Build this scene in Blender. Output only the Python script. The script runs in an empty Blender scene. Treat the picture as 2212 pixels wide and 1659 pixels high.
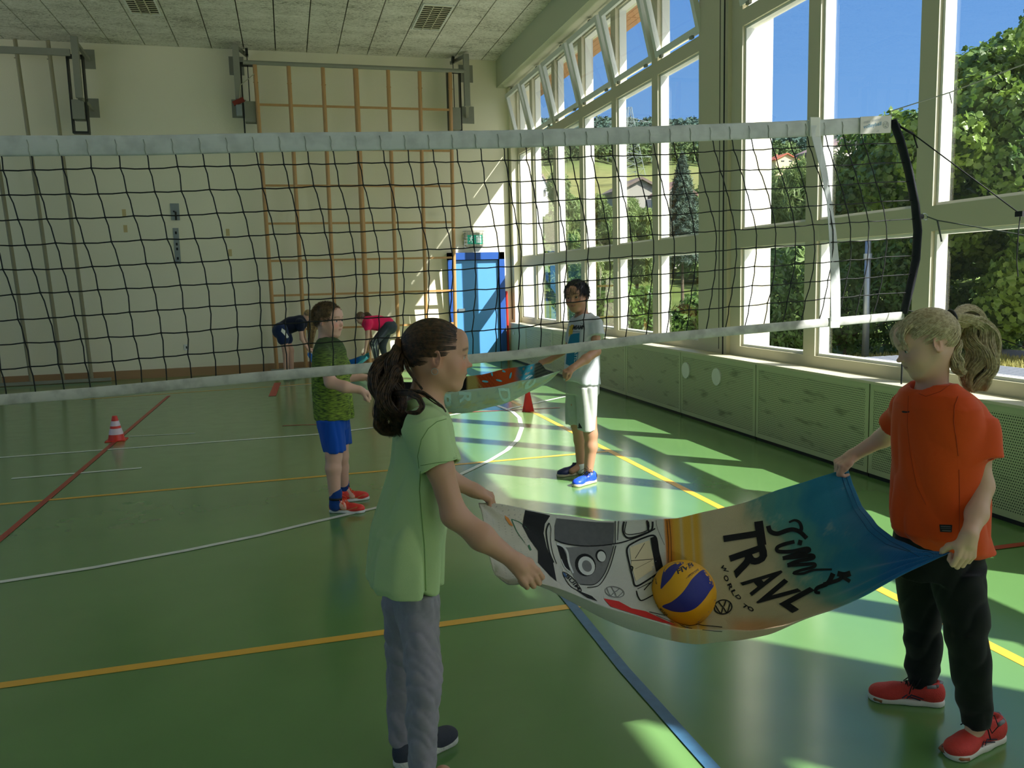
import bpy, bmesh, math, random
import numpy as np
from mathutils import Vector, Matrix
from mathutils.bvhtree import BVHTree

C = bpy.context.scene.collection
sc = bpy.context.scene
PI = math.pi

# ------------------------------------------------------------------ camera
F_PX, YAW, PITCH, ROLL, EYE = 1776.52, 0.261719, 0.125408, -0.026746, 1.5
_f = np.array([math.sin(YAW)*math.cos(PITCH), math.cos(YAW)*math.cos(PITCH), -math.sin(PITCH)])
_r = np.array([math.cos(YAW), -math.sin(YAW), 0.0]); _u = np.cross(_r, _f)
CR = _r*math.cos(ROLL)+_u*math.sin(ROLL); CU = -_r*math.sin(ROLL)+_u*math.cos(ROLL); CF = _f
CO = np.array([0.0, 0.0, EYE])
cam_data = bpy.data.cameras.new('camera'); cam = bpy.data.objects.new('camera', cam_data); C.objects.link(cam)
cam_data.sensor_width = 36.0; cam_data.lens = 36.0*F_PX/2212.0; cam_data.clip_start = 0.05; cam_data.clip_end = 3000
m = Matrix.Identity(4)
for i in range(3):
    m[i][0] = CR[i]; m[i][1] = CU[i]; m[i][2] = -CF[i]; m[i][3] = CO[i]
cam.matrix_world = m
sc.camera = cam
def ray(x, y): return CF + CR*(x-1106.0)/F_PX - CU*(y-829.5)/F_PX
def at(x, y, ax, v):
    """surveyed point: where the sight line to photo point (x, y) meets the world plane axis=v"""
    d = ray(x, y); return CO + d*(v-CO[ax])/d[ax]
def proj(P):
    d = np.asarray(P, float)-CO; z = d@CF
    return np.stack([1106.0+F_PX*(d@CR)/z, 829.5-F_PX*(d@CU)/z], -1)

# ------------------------------------------------------------------ light
sc.view_settings.view_transform = 'Standard'; sc.view_settings.look = 'None'
sc.view_settings.exposure = 0.45; sc.view_settings.gamma = 1.0; sc.view_settings.use_curve_mapping = False
sc.cycles.use_denoising = True
sc.cycles.max_bounces = 8; sc.cycles.diffuse_bounces = 5; sc.cycles.glossy_bounces = 3
sc.cycles.transmission_bounces = 4; sc.cycles.transparent_max_bounces = 24
sc.cycles.caustics_reflective = True; sc.cycles.blur_glossy = 0.6; sc.cycles.caustics_refractive = False
sc.cycles.sample_clamp_indirect = 12.0
SUN_DIR = Vector((-1.0, 1.0, -1.28)).normalized()
sun_d = bpy.data.lights.new('sun', 'SUN'); sun_d.energy = 9.5; sun_d.angle = math.radians(0.6); sun_d.color = (1.0, 0.97, 0.93)
sun = bpy.data.objects.new('sun', sun_d); C.objects.link(sun); sun.location = (12, -12, 16)
sun.rotation_euler = SUN_DIR.to_track_quat('-Z', 'Y').to_euler()
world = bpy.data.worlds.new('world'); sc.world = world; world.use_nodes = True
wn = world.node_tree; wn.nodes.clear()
def wnode(t, **k):
    n = wn.nodes.new(t)
    for a, b in k.items(): setattr(n, a, b)
    return n
w_tc = wnode('ShaderNodeTexCoord'); w_sep = wnode('ShaderNodeSeparateXYZ'); w_cr = wnode('ShaderNodeValToRGB')
w_bg = wnode('ShaderNodeBackground'); w_out = wnode('ShaderNodeOutputWorld')
wn.links.new(w_tc.outputs['Generated'], w_sep.inputs[0]); wn.links.new(w_sep.outputs[2], w_cr.inputs[0])
# broad sun aureole added to the sky behind the camera to brighten the end wall
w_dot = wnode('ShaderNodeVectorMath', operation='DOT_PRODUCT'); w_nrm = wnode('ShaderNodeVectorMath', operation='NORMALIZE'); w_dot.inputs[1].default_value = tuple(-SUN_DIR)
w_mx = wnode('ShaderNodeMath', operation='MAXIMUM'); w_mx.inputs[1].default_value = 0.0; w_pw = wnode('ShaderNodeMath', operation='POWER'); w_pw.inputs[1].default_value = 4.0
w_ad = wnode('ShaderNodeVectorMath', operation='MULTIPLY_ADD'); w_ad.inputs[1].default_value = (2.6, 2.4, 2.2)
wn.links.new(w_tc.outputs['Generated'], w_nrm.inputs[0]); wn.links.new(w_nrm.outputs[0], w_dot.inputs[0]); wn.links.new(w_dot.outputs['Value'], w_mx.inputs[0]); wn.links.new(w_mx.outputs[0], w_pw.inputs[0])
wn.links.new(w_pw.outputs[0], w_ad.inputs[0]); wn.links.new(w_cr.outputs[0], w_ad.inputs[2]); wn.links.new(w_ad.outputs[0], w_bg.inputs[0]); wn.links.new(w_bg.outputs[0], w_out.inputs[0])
e = w_cr.color_ramp.elements
e[0].position = 0.0; e[0].color = (0.42, 0.66, 0.95, 1)
e[1].position = 1.0; e[1].color = (0.075, 0.23, 0.64, 1)
x_ = e.new(0.16); x_.color = (0.20, 0.44, 0.88, 1)
x_ = e.new(0.40); x_.color = (0.110, 0.31, 0.77, 1)
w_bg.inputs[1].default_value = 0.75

# ------------------------------------------------------------------ helpers
def s2l(c): return c/12.92 if c <= 0.04045 else ((c+0.055)/1.055)**2.4
def rgb(r, g, b): return (s2l(r/255), s2l(g/255), s2l(b/255), 1.0)
def new_mat(name):
    mt = bpy.data.materials.new(name); mt.use_nodes = True
    return mt, mt.node_tree.nodes, mt.node_tree.links
def mat(name, col, rough=0.6, metal=0.0, spec=0.5, noise=0.0, scale=20.0, bump=0.0, bscale=200.0, sheen=0.0, stretch=None, sss=0.0, coat=0.0, trans=0.0):
    mt, n, l = new_mat(name); b = n['Principled BSDF']
    b.inputs['Base Color'].default_value = col; b.inputs['Roughness'].default_value = rough
    b.inputs['Metallic'].default_value = metal; b.inputs['Specular IOR Level'].default_value = spec
    if sheen: b.inputs['Sheen Weight'].default_value = sheen
    if coat: b.inputs['Coat Weight'].default_value = coat
    if sss:
        b.inputs['Subsurface Weight'].default_value = sss; b.inputs['Subsurface Radius'].default_value = (0.012, 0.004, 0.002); b.inputs['Subsurface Scale'].default_value = 1.0
    tc = n.new('ShaderNodeTexCoord'); src = tc.outputs['Object']
    if stretch:
        mp = n.new('ShaderNodeMapping'); mp.inputs['Scale'].default_value = stretch; l.new(src, mp.inputs[0]); src = mp.outputs[0]
    if noise:
        t = n.new('ShaderNodeTexNoise'); t.inputs['Scale'].default_value = scale; t.inputs['Detail'].default_value = 4; l.new(src, t.inputs[0])
        mx = n.new('ShaderNodeMix'); mx.data_type = 'RGBA'; mx.blend_type = 'MIX'
        mx.inputs[6].default_value = tuple(c*(1-noise) for c in col[:3])+(1,); mx.inputs[7].default_value = tuple(min(1, c*(1+noise)) for c in col[:3])+(1,)
        l.new(t.outputs[0], mx.inputs[0]); l.new(mx.outputs[2], b.inputs['Base Color'])
    if bump:
        t = n.new('ShaderNodeTexNoise'); t.inputs['Scale'].default_value = bscale; t.inputs['Detail'].default_value = 3; l.new(src, t.inputs[0])
        bp = n.new('ShaderNodeBump'); bp.inputs['Strength'].default_value = bump; bp.inputs['Distance'].default_value = 0.01
        l.new(t.outputs[0], bp.inputs['Height']); l.new(bp.outputs[0], b.inputs['Normal'])
    return mt
def emit(name, col, s):
    mt, n, l = new_mat(name); b = n['Principled BSDF']; b.inputs['Base Color'].default_value = col
    b.inputs['Emission Color'].default_value = col; b.inputs['Emission Strength'].default_value = s; return mt

class MB:
    """collects simple shapes into one mesh"""
    def __init__(s): s.v = []; s.f = []; s.mi = []
    def add(s, vs, fs, mi=0):
        o = len(s.v); s.v += [tuple(map(float, v)) for v in vs]; s.f += [tuple(i+o for i in f) for f in fs]; s.mi += [mi]*len(fs); return s
    def box(s, x0, y0, z0, x1, y1, z1, mi=0):
        v = [(x0,y0,z0),(x1,y0,z0),(x1,y1,z0),(x0,y1,z0),(x0,y0,z1),(x1,y0,z1),(x1,y1,z1),(x0,y1,z1)]
        return s.add(v, [(0,3,2,1),(4,5,6,7),(0,1,5,4),(1,2,6,5),(2,3,7,6),(3,0,4,7)], mi)
    def hexa(s, v, mi=0):
        return s.add(v, [(0,3,2,1),(4,5,6,7),(0,1,5,4),(1,2,6,5),(2,3,7,6),(3,0,4,7)], mi)
    def bar(s, a, b, w, h, up=(0,0,1), mi=0):
        a = Vector(a); b = Vector(b); d = (b-a).normalized(); up = Vector(up)
        r = d.cross(up)
        if r.length < 1e-4: r = d.cross(Vector((0,1,0)))
        r.normalize(); u = r.cross(d).normalized()
        v = []
        for p in (a, b):
            for sx, sy in ((-1,-1),(1,-1),(1,1),(-1,1)): v.append(p+r*sx*w/2+u*sy*h/2)
        return s.add(v, [(0,3,2,1),(4,5,6,7),(0,1,5,4),(1,2,6,5),(2,3,7,6),(3,0,4,7)], mi)
    def tube(s, pts, rad, n=8, mi=0, cap=True, flat=None):
        pts = [Vector(p) for p in pts]; k = len(pts)
        if isinstance(rad, (int, float)): rad = [rad]*k
        vs = []; prev = None
        for i, p in enumerate(pts):
            d = (pts[min(i+1, k-1)]-pts[max(i-1, 0)])
            if d.length < 1e-9: d = Vector((0,0,1))
            d.normalize()
            if prev is None:
                r = d.cross(Vector((0,0,1)))
                if r.length < 1e-3: r = d.cross(Vector((0,1,0)))
            else: r = prev - d*prev.dot(d)
            r.normalize(); prev = r; u = d.cross(r)
            for j in range(n):
                a = 2*PI*j/n; vs.append(p+(r*math.cos(a)+u*math.sin(a)*(flat or 1))*rad[i])
        fs = [(i*n+j, i*n+(j+1)%n, (i+1)*n+(j+1)%n, (i+1)*n+j) for i in range(k-1) for j in range(n)]
        if cap: fs += [tuple(range(n-1, -1, -1)), tuple((k-1)*n+j for j in range(n))]
        return s.add(vs, fs, mi)
    def lathe(s, prof, o=(0,0,0), n=24, mi=0, axis='z'):
        vs = []
        for r, z in prof:
            for j in range(n):
                a = 2*PI*j/n; p = (r*math.cos(a), r*math.sin(a), z)
                if axis == 'x': p = (p[2], p[0], p[1])
                if axis == 'y': p = (p[0], p[2], p[1])
                vs.append((p[0]+o[0], p[1]+o[1], p[2]+o[2]))
        k = len(prof)
        fs = [(i*n+j, i*n+(j+1)%n, (i+1)*n+(j+1)%n, (i+1)*n+j) for i in range(k-1) for j in range(n)]
        fs += [tuple(range(n-1, -1, -1)), tuple((k-1)*n+j for j in range(n))]
        return s.add(vs, fs, mi)
    def build(s, name, mats, parent=None, smooth=False, bevel=0.0):
        me = bpy.data.meshes.new(name); me.from_pydata(s.v, [], s.f)
        if not isinstance(mats, (list, tuple)): mats = [mats]
        for mt in mats: me.materials.append(mt)
        if len(mats) > 1: me.polygons.foreach_set('material_index', s.mi)
        if smooth: me.polygons.foreach_set('use_smooth', [True]*len(me.polygons))
        me.update()
        o = bpy.data.objects.new(name, me); C.objects.link(o)
        if parent is not None: attach(o, parent)
        if bevel:
            bv = o.modifiers.new('bevel', 'BEVEL'); bv.width = bevel; bv.segments = 2; bv.limit_method = 'ANGLE'
        return o
def attach(o, parent):
    """parent keeping world placement (parents are only translated / rotated Empties or meshes)"""
    o.parent = parent; o.matrix_parent_inverse = world_of(parent).inverted()
def world_of(o):
    mw = Matrix.LocRotScale(o.location, o.rotation_euler, o.scale)
    return (world_of(o.parent) @ o.matrix_parent_inverse @ mw) if o.parent else mw
def np_mesh(name, v, f, mats, parent=None, smooth=True):
    me = bpy.data.meshes.new(name)
    v = np.ascontiguousarray(v, np.float32); f = np.ascontiguousarray(f, np.int32)
    me.vertices.add(len(v)); me.vertices.foreach_set('co', v.ravel())
    k = f.shape[1]; me.loops.add(f.size); me.loops.foreach_set('vertex_index', f.ravel())
    me.polygons.add(len(f)); me.polygons.foreach_set('loop_start', np.arange(0, f.size, k, dtype=np.int32))
    me.polygons.foreach_set('loop_total', np.full(len(f), k, np.int32))
    me.polygons.foreach_set('use_smooth', np.full(len(f), smooth, bool))
    me.update(calc_edges=True)
    if not isinstance(mats, (list, tuple)): mats = [mats]
    for mt in mats: me.materials.append(mt)
    o = bpy.data.objects.new(name, me); C.objects.link(o)
    if parent is not None: attach(o, parent)
    return o
def thing(name, label, cat, loc=(0,0,0), group=None, kind=None, rz=0):
    o = bpy.data.objects.new(name, None); C.objects.link(o); o.location = loc; o.rotation_euler = (0,0,rz); o.empty_display_size = 0.1
    return tag(o, label, cat, group, kind)
def tag(o, label=None, cat=None, group=None, kind=None):
    if label: o['label'] = label
    if cat: o['category'] = cat
    if group: o['group'] = group
    if kind: o['kind'] = kind
    return o
def struct(o, label=None):
    o['kind'] = 'structure'
    if label: o['label'] = label
    return o
def text_tris(txt, font=None, bold=0.0, shear=0.0, res=3, sub=0.0):
    """a string as flat triangles, x from 0 to its width, cap height about 0.7"""
    cu = bpy.data.curves.new('lettering', 'FONT'); cu.body = txt; cu.offset = bold; cu.shear = shear; cu.resolution_u = res
    o = bpy.data.objects.new('lettering', cu); C.objects.link(o)
    dg = bpy.context.evaluated_depsgraph_get(); me = bpy.data.meshes.new_from_object(o.evaluated_get(dg))
    bm = bmesh.new(); bm.from_mesh(me); bmesh.ops.triangulate(bm, faces=bm.faces[:])
    bmesh.ops.remove_doubles(bm, verts=bm.verts[:], dist=1e-5)
    if sub:
        for _ in range(4):
            ed = [e2 for e2 in bm.edges if e2.calc_length() > sub]
            if not ed: break
            bmesh.ops.subdivide_edges(bm, edges=ed, cuts=1, use_grid_fill=False)
            bmesh.ops.triangulate(bm, faces=[f2 for f2 in bm.faces if len(f2.verts) > 3])
    v = np.array([tuple(x.co) for x in bm.verts]); bm.verts.index_update()
    f = np.array([[x.index for x in q.verts] for q in bm.faces])
    bm.free(); bpy.data.objects.remove(o); bpy.data.curves.remove(cu); bpy.data.meshes.remove(me)
    return v, f
# ================================================================== THE HALL
XC, XR, XF, YB, H = 3.92, 4.03, 4.25, 15.17, 5.49      # bulkhead face, cabinet face, window frame face, end wall, ceiling
XL, YR = -9.0, -9.0                                    # far side wall, wall behind
M = {}
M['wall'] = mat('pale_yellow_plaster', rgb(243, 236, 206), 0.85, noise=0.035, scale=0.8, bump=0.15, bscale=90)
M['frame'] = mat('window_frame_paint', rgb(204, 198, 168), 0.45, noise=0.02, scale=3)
M['white'] = mat('white_paint', rgb(225, 226, 215), 0.5)
M['plaster_out'] = mat('white_exterior_render', rgb(205, 205, 200), 0.9, bump=0.5, bscale=120)
M['cab'] = mat('cabinet_green_cream', rgb(184, 192, 150), 0.45, noise=0.03, scale=2)
M['steel'] = mat('painted_grey_steel', rgb(146, 146, 130), 0.5, 0.1, noise=0.05)
M['steel_dark'] = mat('dark_steel', rgb(58, 58, 54), 0.5, 0.6)
M['metal'] = mat('galvanised_metal', rgb(150, 158, 160), 0.4, 0.7, noise=0.06, scale=30)
M['wood'] = mat('varnished_beech', rgb(190, 146, 92), 0.4, noise=0.14, scale=6, stretch=(12, 12, 1))
M['wood_dark'] = mat('worn_grey_wood', rgb(150, 142, 112), 0.6, noise=0.15, scale=6, stretch=(12, 12, 1))
M['black'] = mat('black_rubber', rgb(12, 13, 15), 0.6)
M['base'] = mat('brown_skirting_wood', rgb(168, 132, 92), 0.5, noise=0.08, scale=4)
M['blue_door'] = mat('light_blue_laminate', rgb(92, 156, 214), 0.35, noise=0.02)
M['blue_frame'] = mat('dark_blue_paint', rgb(40, 84, 160), 0.4)

# floor: poured sports floor with slight sheen
def floor_mat():
    mt, n, l = new_mat('green_sports_floor'); b = n['Principled BSDF']
    tc = n.new('ShaderNodeTexCoord'); t = n.new('ShaderNodeTexNoise'); t.inputs['Scale'].default_value = 1.3; t.inputs['Detail'].default_value = 5
    l.new(tc.outputs['Object'], t.inputs[0])
    r = n.new('ShaderNodeValToRGB'); r.color_ramp.elements[0].position = 0.3; r.color_ramp.elements[1].position = 0.7
    r.color_ramp.elements[0].color = rgb(96, 136, 78); r.color_ramp.elements[1].color = rgb(104, 145, 85)
    l.new(t.outputs[0], r.inputs[0]); l.new(r.outputs[0], b.inputs['Base Color'])
    t2 = n.new('ShaderNodeTexNoise'); t2.inputs['Scale'].default_value = 6; t2.inputs['Detail'].default_value = 6; l.new(tc.outputs['Object'], t2.inputs[0])
    mr = n.new('ShaderNodeMapRange'); mr.inputs[3].default_value = 0.14; mr.inputs[4].default_value = 0.26
    l.new(t2.outputs[0], mr.inputs[0]); l.new(mr.outputs[0], b.inputs['Roughness'])
    b.inputs['Specular IOR Level'].default_value = 0.5; b.inputs['Coat Weight'].default_value = 0.32; b.inputs['Coat Roughness'].default_value = 0.15
    return mt
M['floor'] = floor_mat()
floor = struct(MB().box(XL, YR, -0.12, 4.6, YB+0.2, 0).build('floor', M['floor']))
LM = {'white': mat('white_line_paint', rgb(225, 228, 218), 0.35), 'yellow': mat('yellow_line_paint', rgb(232, 178, 62), 0.35),
      'red': mat('red_line_paint', rgb(176, 62, 48), 0.4), 'blue': mat('blue_tape', rgb(64, 108, 142), 0.45, noise=0.35, scale=22)}
LZ = [0.0010]
def ribbon(name, pts, w, m_, z=0.0012):
    LZ[0] += 0.0002; z = LZ[0]
    b = MB(); P = [Vector((p[0], p[1], 0)) for p in pts]; L = []
    for i, p in enumerate(P):
        d = (P[min(i+1, len(P)-1)]-P[max(i-1, 0)]).normalized(); nrm = Vector((-d.y, d.x, 0))*w/2
        L += [p+nrm+Vector((0,0,z)), p-nrm+Vector((0,0,z))]
    b.add(L, [(2*i, 2*i+1, 2*i+3, 2*i+2) for i in range(len(P)-1)])
    return b.build(name, LM[m_], floor)
YW = 0.055
ribbon('yellow_line', [(2.63, -6), (2.63, 12.4)], 0.055, 'yellow')
ribbon('yellow_line', [(-8.5, 6.47), (2.66, 6.58)], 0.05, 'yellow', 0.0014)
ribbon('yellow_line', [(-8.5, 3.36), (1.30, 3.45)], 0.055, 'yellow', 0.0014)
ribbon('yellow_line', [at(180, 863, 2, 0), at(620, 833, 2, 0), at(790, 818, 2, 0)], 0.05, 'yellow')
ribbon('white_line', [(-8.5, 8.40), (0.30, 8.47), (1.05, 8.72), (2.02, 9.28)], 0.05, 'white')
ribbon('white_line', [at(25, 1034, 2, 0), at(306, 1011, 2, 0)], 0.05, 'white')
ribbon('white_line', [at(280, 943, 2, 0), at(422, 936, 2, 0)], 0.03, 'white')
ribbon('white_line', [at(600, 836, 2, 0), at(690, 829, 2, 0)], 0.04, 'white')
arc = [at(x, y, 2, 0) for x, y in ((-500, 1290), (-200, 1277), (0, 1258), (200, 1227), (400, 1190), (560, 1157), (680, 1128), (815, 1097), (905, 1067), (1010, 1018), (1060, 994), (1095, 973), (1118, 950), (1127, 925), (1122, 903), (1108, 890), (1096, 885))]
ribbon('white_line', arc, 0.045, 'white')
ribbon('white_line', [at(1100, 886, 2, 0), at(1042, 864, 2, 0)], 0.05, 'white')
ribbon('white_line', [at(1096, 884, 2, 0), at(1165, 869, 2, 0), at(1225, 856, 2, 0), at(1290, 842, 2, 0)], 0.05, 'white')
ribbon('red_line', [at(-40, 1200, 2, 0), at(365, 855, 2, 0)], 0.045, 'red')
ribbon('red_line', [at(970, 893, 2, 0), at(1045, 889, 2, 0), at(1210, 881, 2, 0)], 0.035, 'red')
ribbon('red_line', [at(600, 827, 2, 0), at(588, 856, 2, 0)], 0.10, 'red')
ribbon('red_line', [at(610, 920, 2, 0), at(690, 917, 2, 0)], 0.03, 'red')
ribbon('red_line', [at(2100, 1191, 2, 0), at(2260, 1170, 2, 0)], 0.05, 'red')
ribbon('blue_line', [(1.19, 3.62), (1.18, 3.3), (1.165, 2.8), (1.17, 2.17), (1.18, 1.2)], 0.045, 'blue', 0.0016)
floor['label'] = 'green poured sports floor with painted court lines'

# end wall with the back of the room
wb = struct(MB().box(XL, YB, 0, 4.6, YB+0.25, H+0.3).build('wall_back', M['wall']))
# left wall has an unseen open band, added to let skylight in; wall behind camera closed
wl = MB().box(XL-0.25, YR, 0, XL, YB, 2.4).box(XL-0.25, YR, 5.2, XL, YB, H+0.3)
for k in range(9): wl.box(XL-0.25, YR+k*3.0, 2.4, XL, YR+k*3.0+0.3, 5.2)
struct(wl.build('wall_left', M['wall']))
struct(MB().box(XL-0.25, YR-0.25, 0, 4.6, YR, H+0.3).build('wall_rear', M['wall']))
# ceiling: wood-wool panels with dark joints
def ceil_mat():
    mt, n, l = new_mat('wood_wool_ceiling'); b = n['Principled BSDF']; b.inputs['Roughness'].default_value = 0.95
    tc = n.new('ShaderNodeTexCoord'); mp = n.new('ShaderNodeMapping'); mp.inputs['Scale'].default_value = (0.62, 1.25, 1.0); l.new(tc.outputs['Object'], mp.inputs[0])
    t = n.new('ShaderNodeTexNoise'); t.inputs['Scale'].default_value = 17; t.inputs['Detail'].default_value = 9; t.inputs['Roughness'].default_value = 0.78; t.inputs['Distortion'].default_value = 2.2
    l.new(mp.outputs[0], t.inputs[0])
    t2 = n.new('ShaderNodeTexNoise'); t2.inputs['Scale'].default_value = 2.2; t2.inputs['Detail'].default_value = 4; l.new(mp.outputs[0], t2.inputs[0])
    ad = n.new('ShaderNodeMath'); ad.operation = 'MULTIPLY_ADD'; l.new(t2.outputs[0], ad.inputs[0]); ad.inputs[1].default_value = 0.30; l.new(t.outputs[0], ad.inputs[2])
    r = n.new('ShaderNodeValToRGB'); e = r.color_ramp.elements
    e[0].position = 0.52; e[0].color = rgb(128, 126, 108); e[1].position = 0.78; e[1].color = rgb(244, 242, 230); q = e.new(0.62); q.color = rgb(214, 211, 194)
    l.new(ad.outputs[0], r.inputs[0]); l.new(r.outputs[0], b.inputs['Base Color'])
    bp = n.new('ShaderNodeBump'); bp.inputs['Strength'].default_value = 0.7; bp.inputs['Distance'].default_value = 0.01; l.new(t.outputs[0], bp.inputs['Height']); l.new(bp.outputs[0], b.inputs['Normal'])
    return mt
M['ceil'] = ceil_mat()
ce = MB().box(XL, YR, H+0.05, 4.6, YB, H+0.3, 1)
gx = 0.04; pitch = 0.515; k0 = int((XL-gx)/pitch)-1
for k in range(k0, 9):
    x0 = max(XL, gx+k*pitch+0.008); x1 = min(XC+0.0, gx+(k+1)*pitch-0.008)
    if x1-x0 < 0.05: continue
    ys = [YB, 13.93, 11.93, 9.9, 7.9, 5.9, 2.9, -0.1, -4, YR]
    for a, b_ in zip(ys[1:], ys[:-1]): ce.box(x0, a+0.0015, H, x1, b_-0.0015, H+0.05, 0)
# screws by the joints
for k in range(-8, 8):
    for yy in (13.80, 14.05, 12.3, 11.8, 10.6):
        for sx in (-0.045, 0.045):
            xx = gx+k*pitch+sx
            if xx < XC-0.05: ce.box(xx-0.006, yy-0.006, H-0.002, xx+0.006, yy+0.006, H, 1)
cei = struct(ce.build('ceiling', [M['ceil'], mat('dark_joint', rgb(50, 50, 38), 0.9)]))
# ventilation / lamp grilles in the ceiling
def grille(x0, x1, y0, y1, label):
    t = thing('ceiling_grille', label, 'grille', ((x0+x1)/2, (y0+y1)/2, H-0.02), 'ceiling grilles')
    MB().box(x0, y0, H-0.004, x1, y1, H-0.001).build('backing', mat('grille_back', rgb(120, 120, 100), 0.9), t)
    b = MB(); w = 0.025
    b.box(x0-w, y0-w, H-0.02, x0, y1+w, H); b.box(x1, y0-w, H-0.02, x1+w, y1+w, H); b.box(x0, y0-w, H-0.02, x1, y0, H); b.box(x0, y1, H-0.02, x1, y1+w, H)
    b.build('frame', M['white'], t)
    s_ = MB()
    for i in (1, 2): xx = x0+(x1-x0)*i/3; s_.box(xx-0.006, y0, H-0.028, xx+0.006, y1, H-0.003)
    n_ = 13
    for i in range(n_): yy = y0+(y1-y0)*(i+0.5)/n_; s_.hexa([(x0, yy-0.045, H-0.018), (x1, yy-0.045, H-0.018), (x1, yy-0.041, H-0.024), (x0, yy-0.041, H-0.024), (x0, yy+0.02, H-0.004), (x1, yy+0.02, H-0.004), (x1, yy+0.026, H-0.008), (x0, yy+0.026, H-0.008)])
    s_.build('louvre', M['frame'], t)
    return t
grille(2.15, 2.56, 12.33, 13.48, 'slatted white ceiling grille near the window side of the ceiling')
grille(-1.93, -1.56, 12.35, 13.45, 'slatted white ceiling grille cut by the top edge of the photo')

# bulkhead above the windows
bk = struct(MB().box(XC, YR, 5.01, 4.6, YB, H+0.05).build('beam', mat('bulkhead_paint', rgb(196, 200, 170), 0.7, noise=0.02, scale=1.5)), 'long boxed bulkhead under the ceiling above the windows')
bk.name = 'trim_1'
struct(MB().box(4.13, YB-0.13, 0.0, 4.25, YB, 5.01).build('trim_2', M['wall']), 'narrow wall strip in the corner beside the windows')
struct(MB().box(XL, YB-0.015, 0, 2.86, YB, 0.15).build('baseboard_back', M['base']), 'brown wooden skirting board along the end wall')

# ---------------------------------------------------------------- window wall
glass_mt, gn, gl = new_mat('window_glass'); gn.clear()
g_o = gn.new('ShaderNodeOutputMaterial'); g_t = gn.new('ShaderNodeBsdfTransparent'); g_g = gn.new('ShaderNodeBsdfGlossy'); g_m = gn.new('ShaderNodeMixShader'); g_f = gn.new('ShaderNodeLayerWeight')
g_t.inputs[0].default_value = (0.93, 0.96, 0.95, 1); g_g.inputs['Roughness'].default_value = 0.0; g_f.inputs[0].default_value = 0.5
g_p = gn.new('ShaderNodeMath'); g_p.operation = 'POWER'; g_p.inputs[1].default_value = 4.0; gl.new(g_f.outputs['Facing'], g_p.inputs[0])
g_mm = gn.new('ShaderNodeMath'); g_mm.operation = 'MULTIPLY_ADD'; g_mm.inputs[1].default_value = 0.85; g_mm.inputs[2].default_value = 0.085; g_mm.use_clamp = True
gl.new(g_p.outputs[0], g_mm.inputs[0]); gl.new(g_mm.outputs[0], g_m.inputs[0]); gl.new(g_t.outputs[0], g_m.inputs[1]); gl.new(g_g.outputs[0], g_m.inputs[2]); gl.new(g_m.outputs[0], g_o.inputs[0])
XG = XF+0.085
MOD = 1.24
def frame_rect(b, y0, y1, z0, z1, w, xa, xb):
    """rectangular frame ring in the plane x, y/z box given by outer edge"""
    b.box(xa, y0, z0, xb, y1, z0+w); b.box(xa, y0, z1-w, xb, y1, z1); b.box(xa, y0, z0+w, xb, y0+w, z1-w); b.box(xa, y1-w, z0+w, xb, y1, z1-w)
Z0, ZT0, ZT1, ZH, ZTOP = 0.80, 1.755, 1.925, 3.80, 4.97
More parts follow.
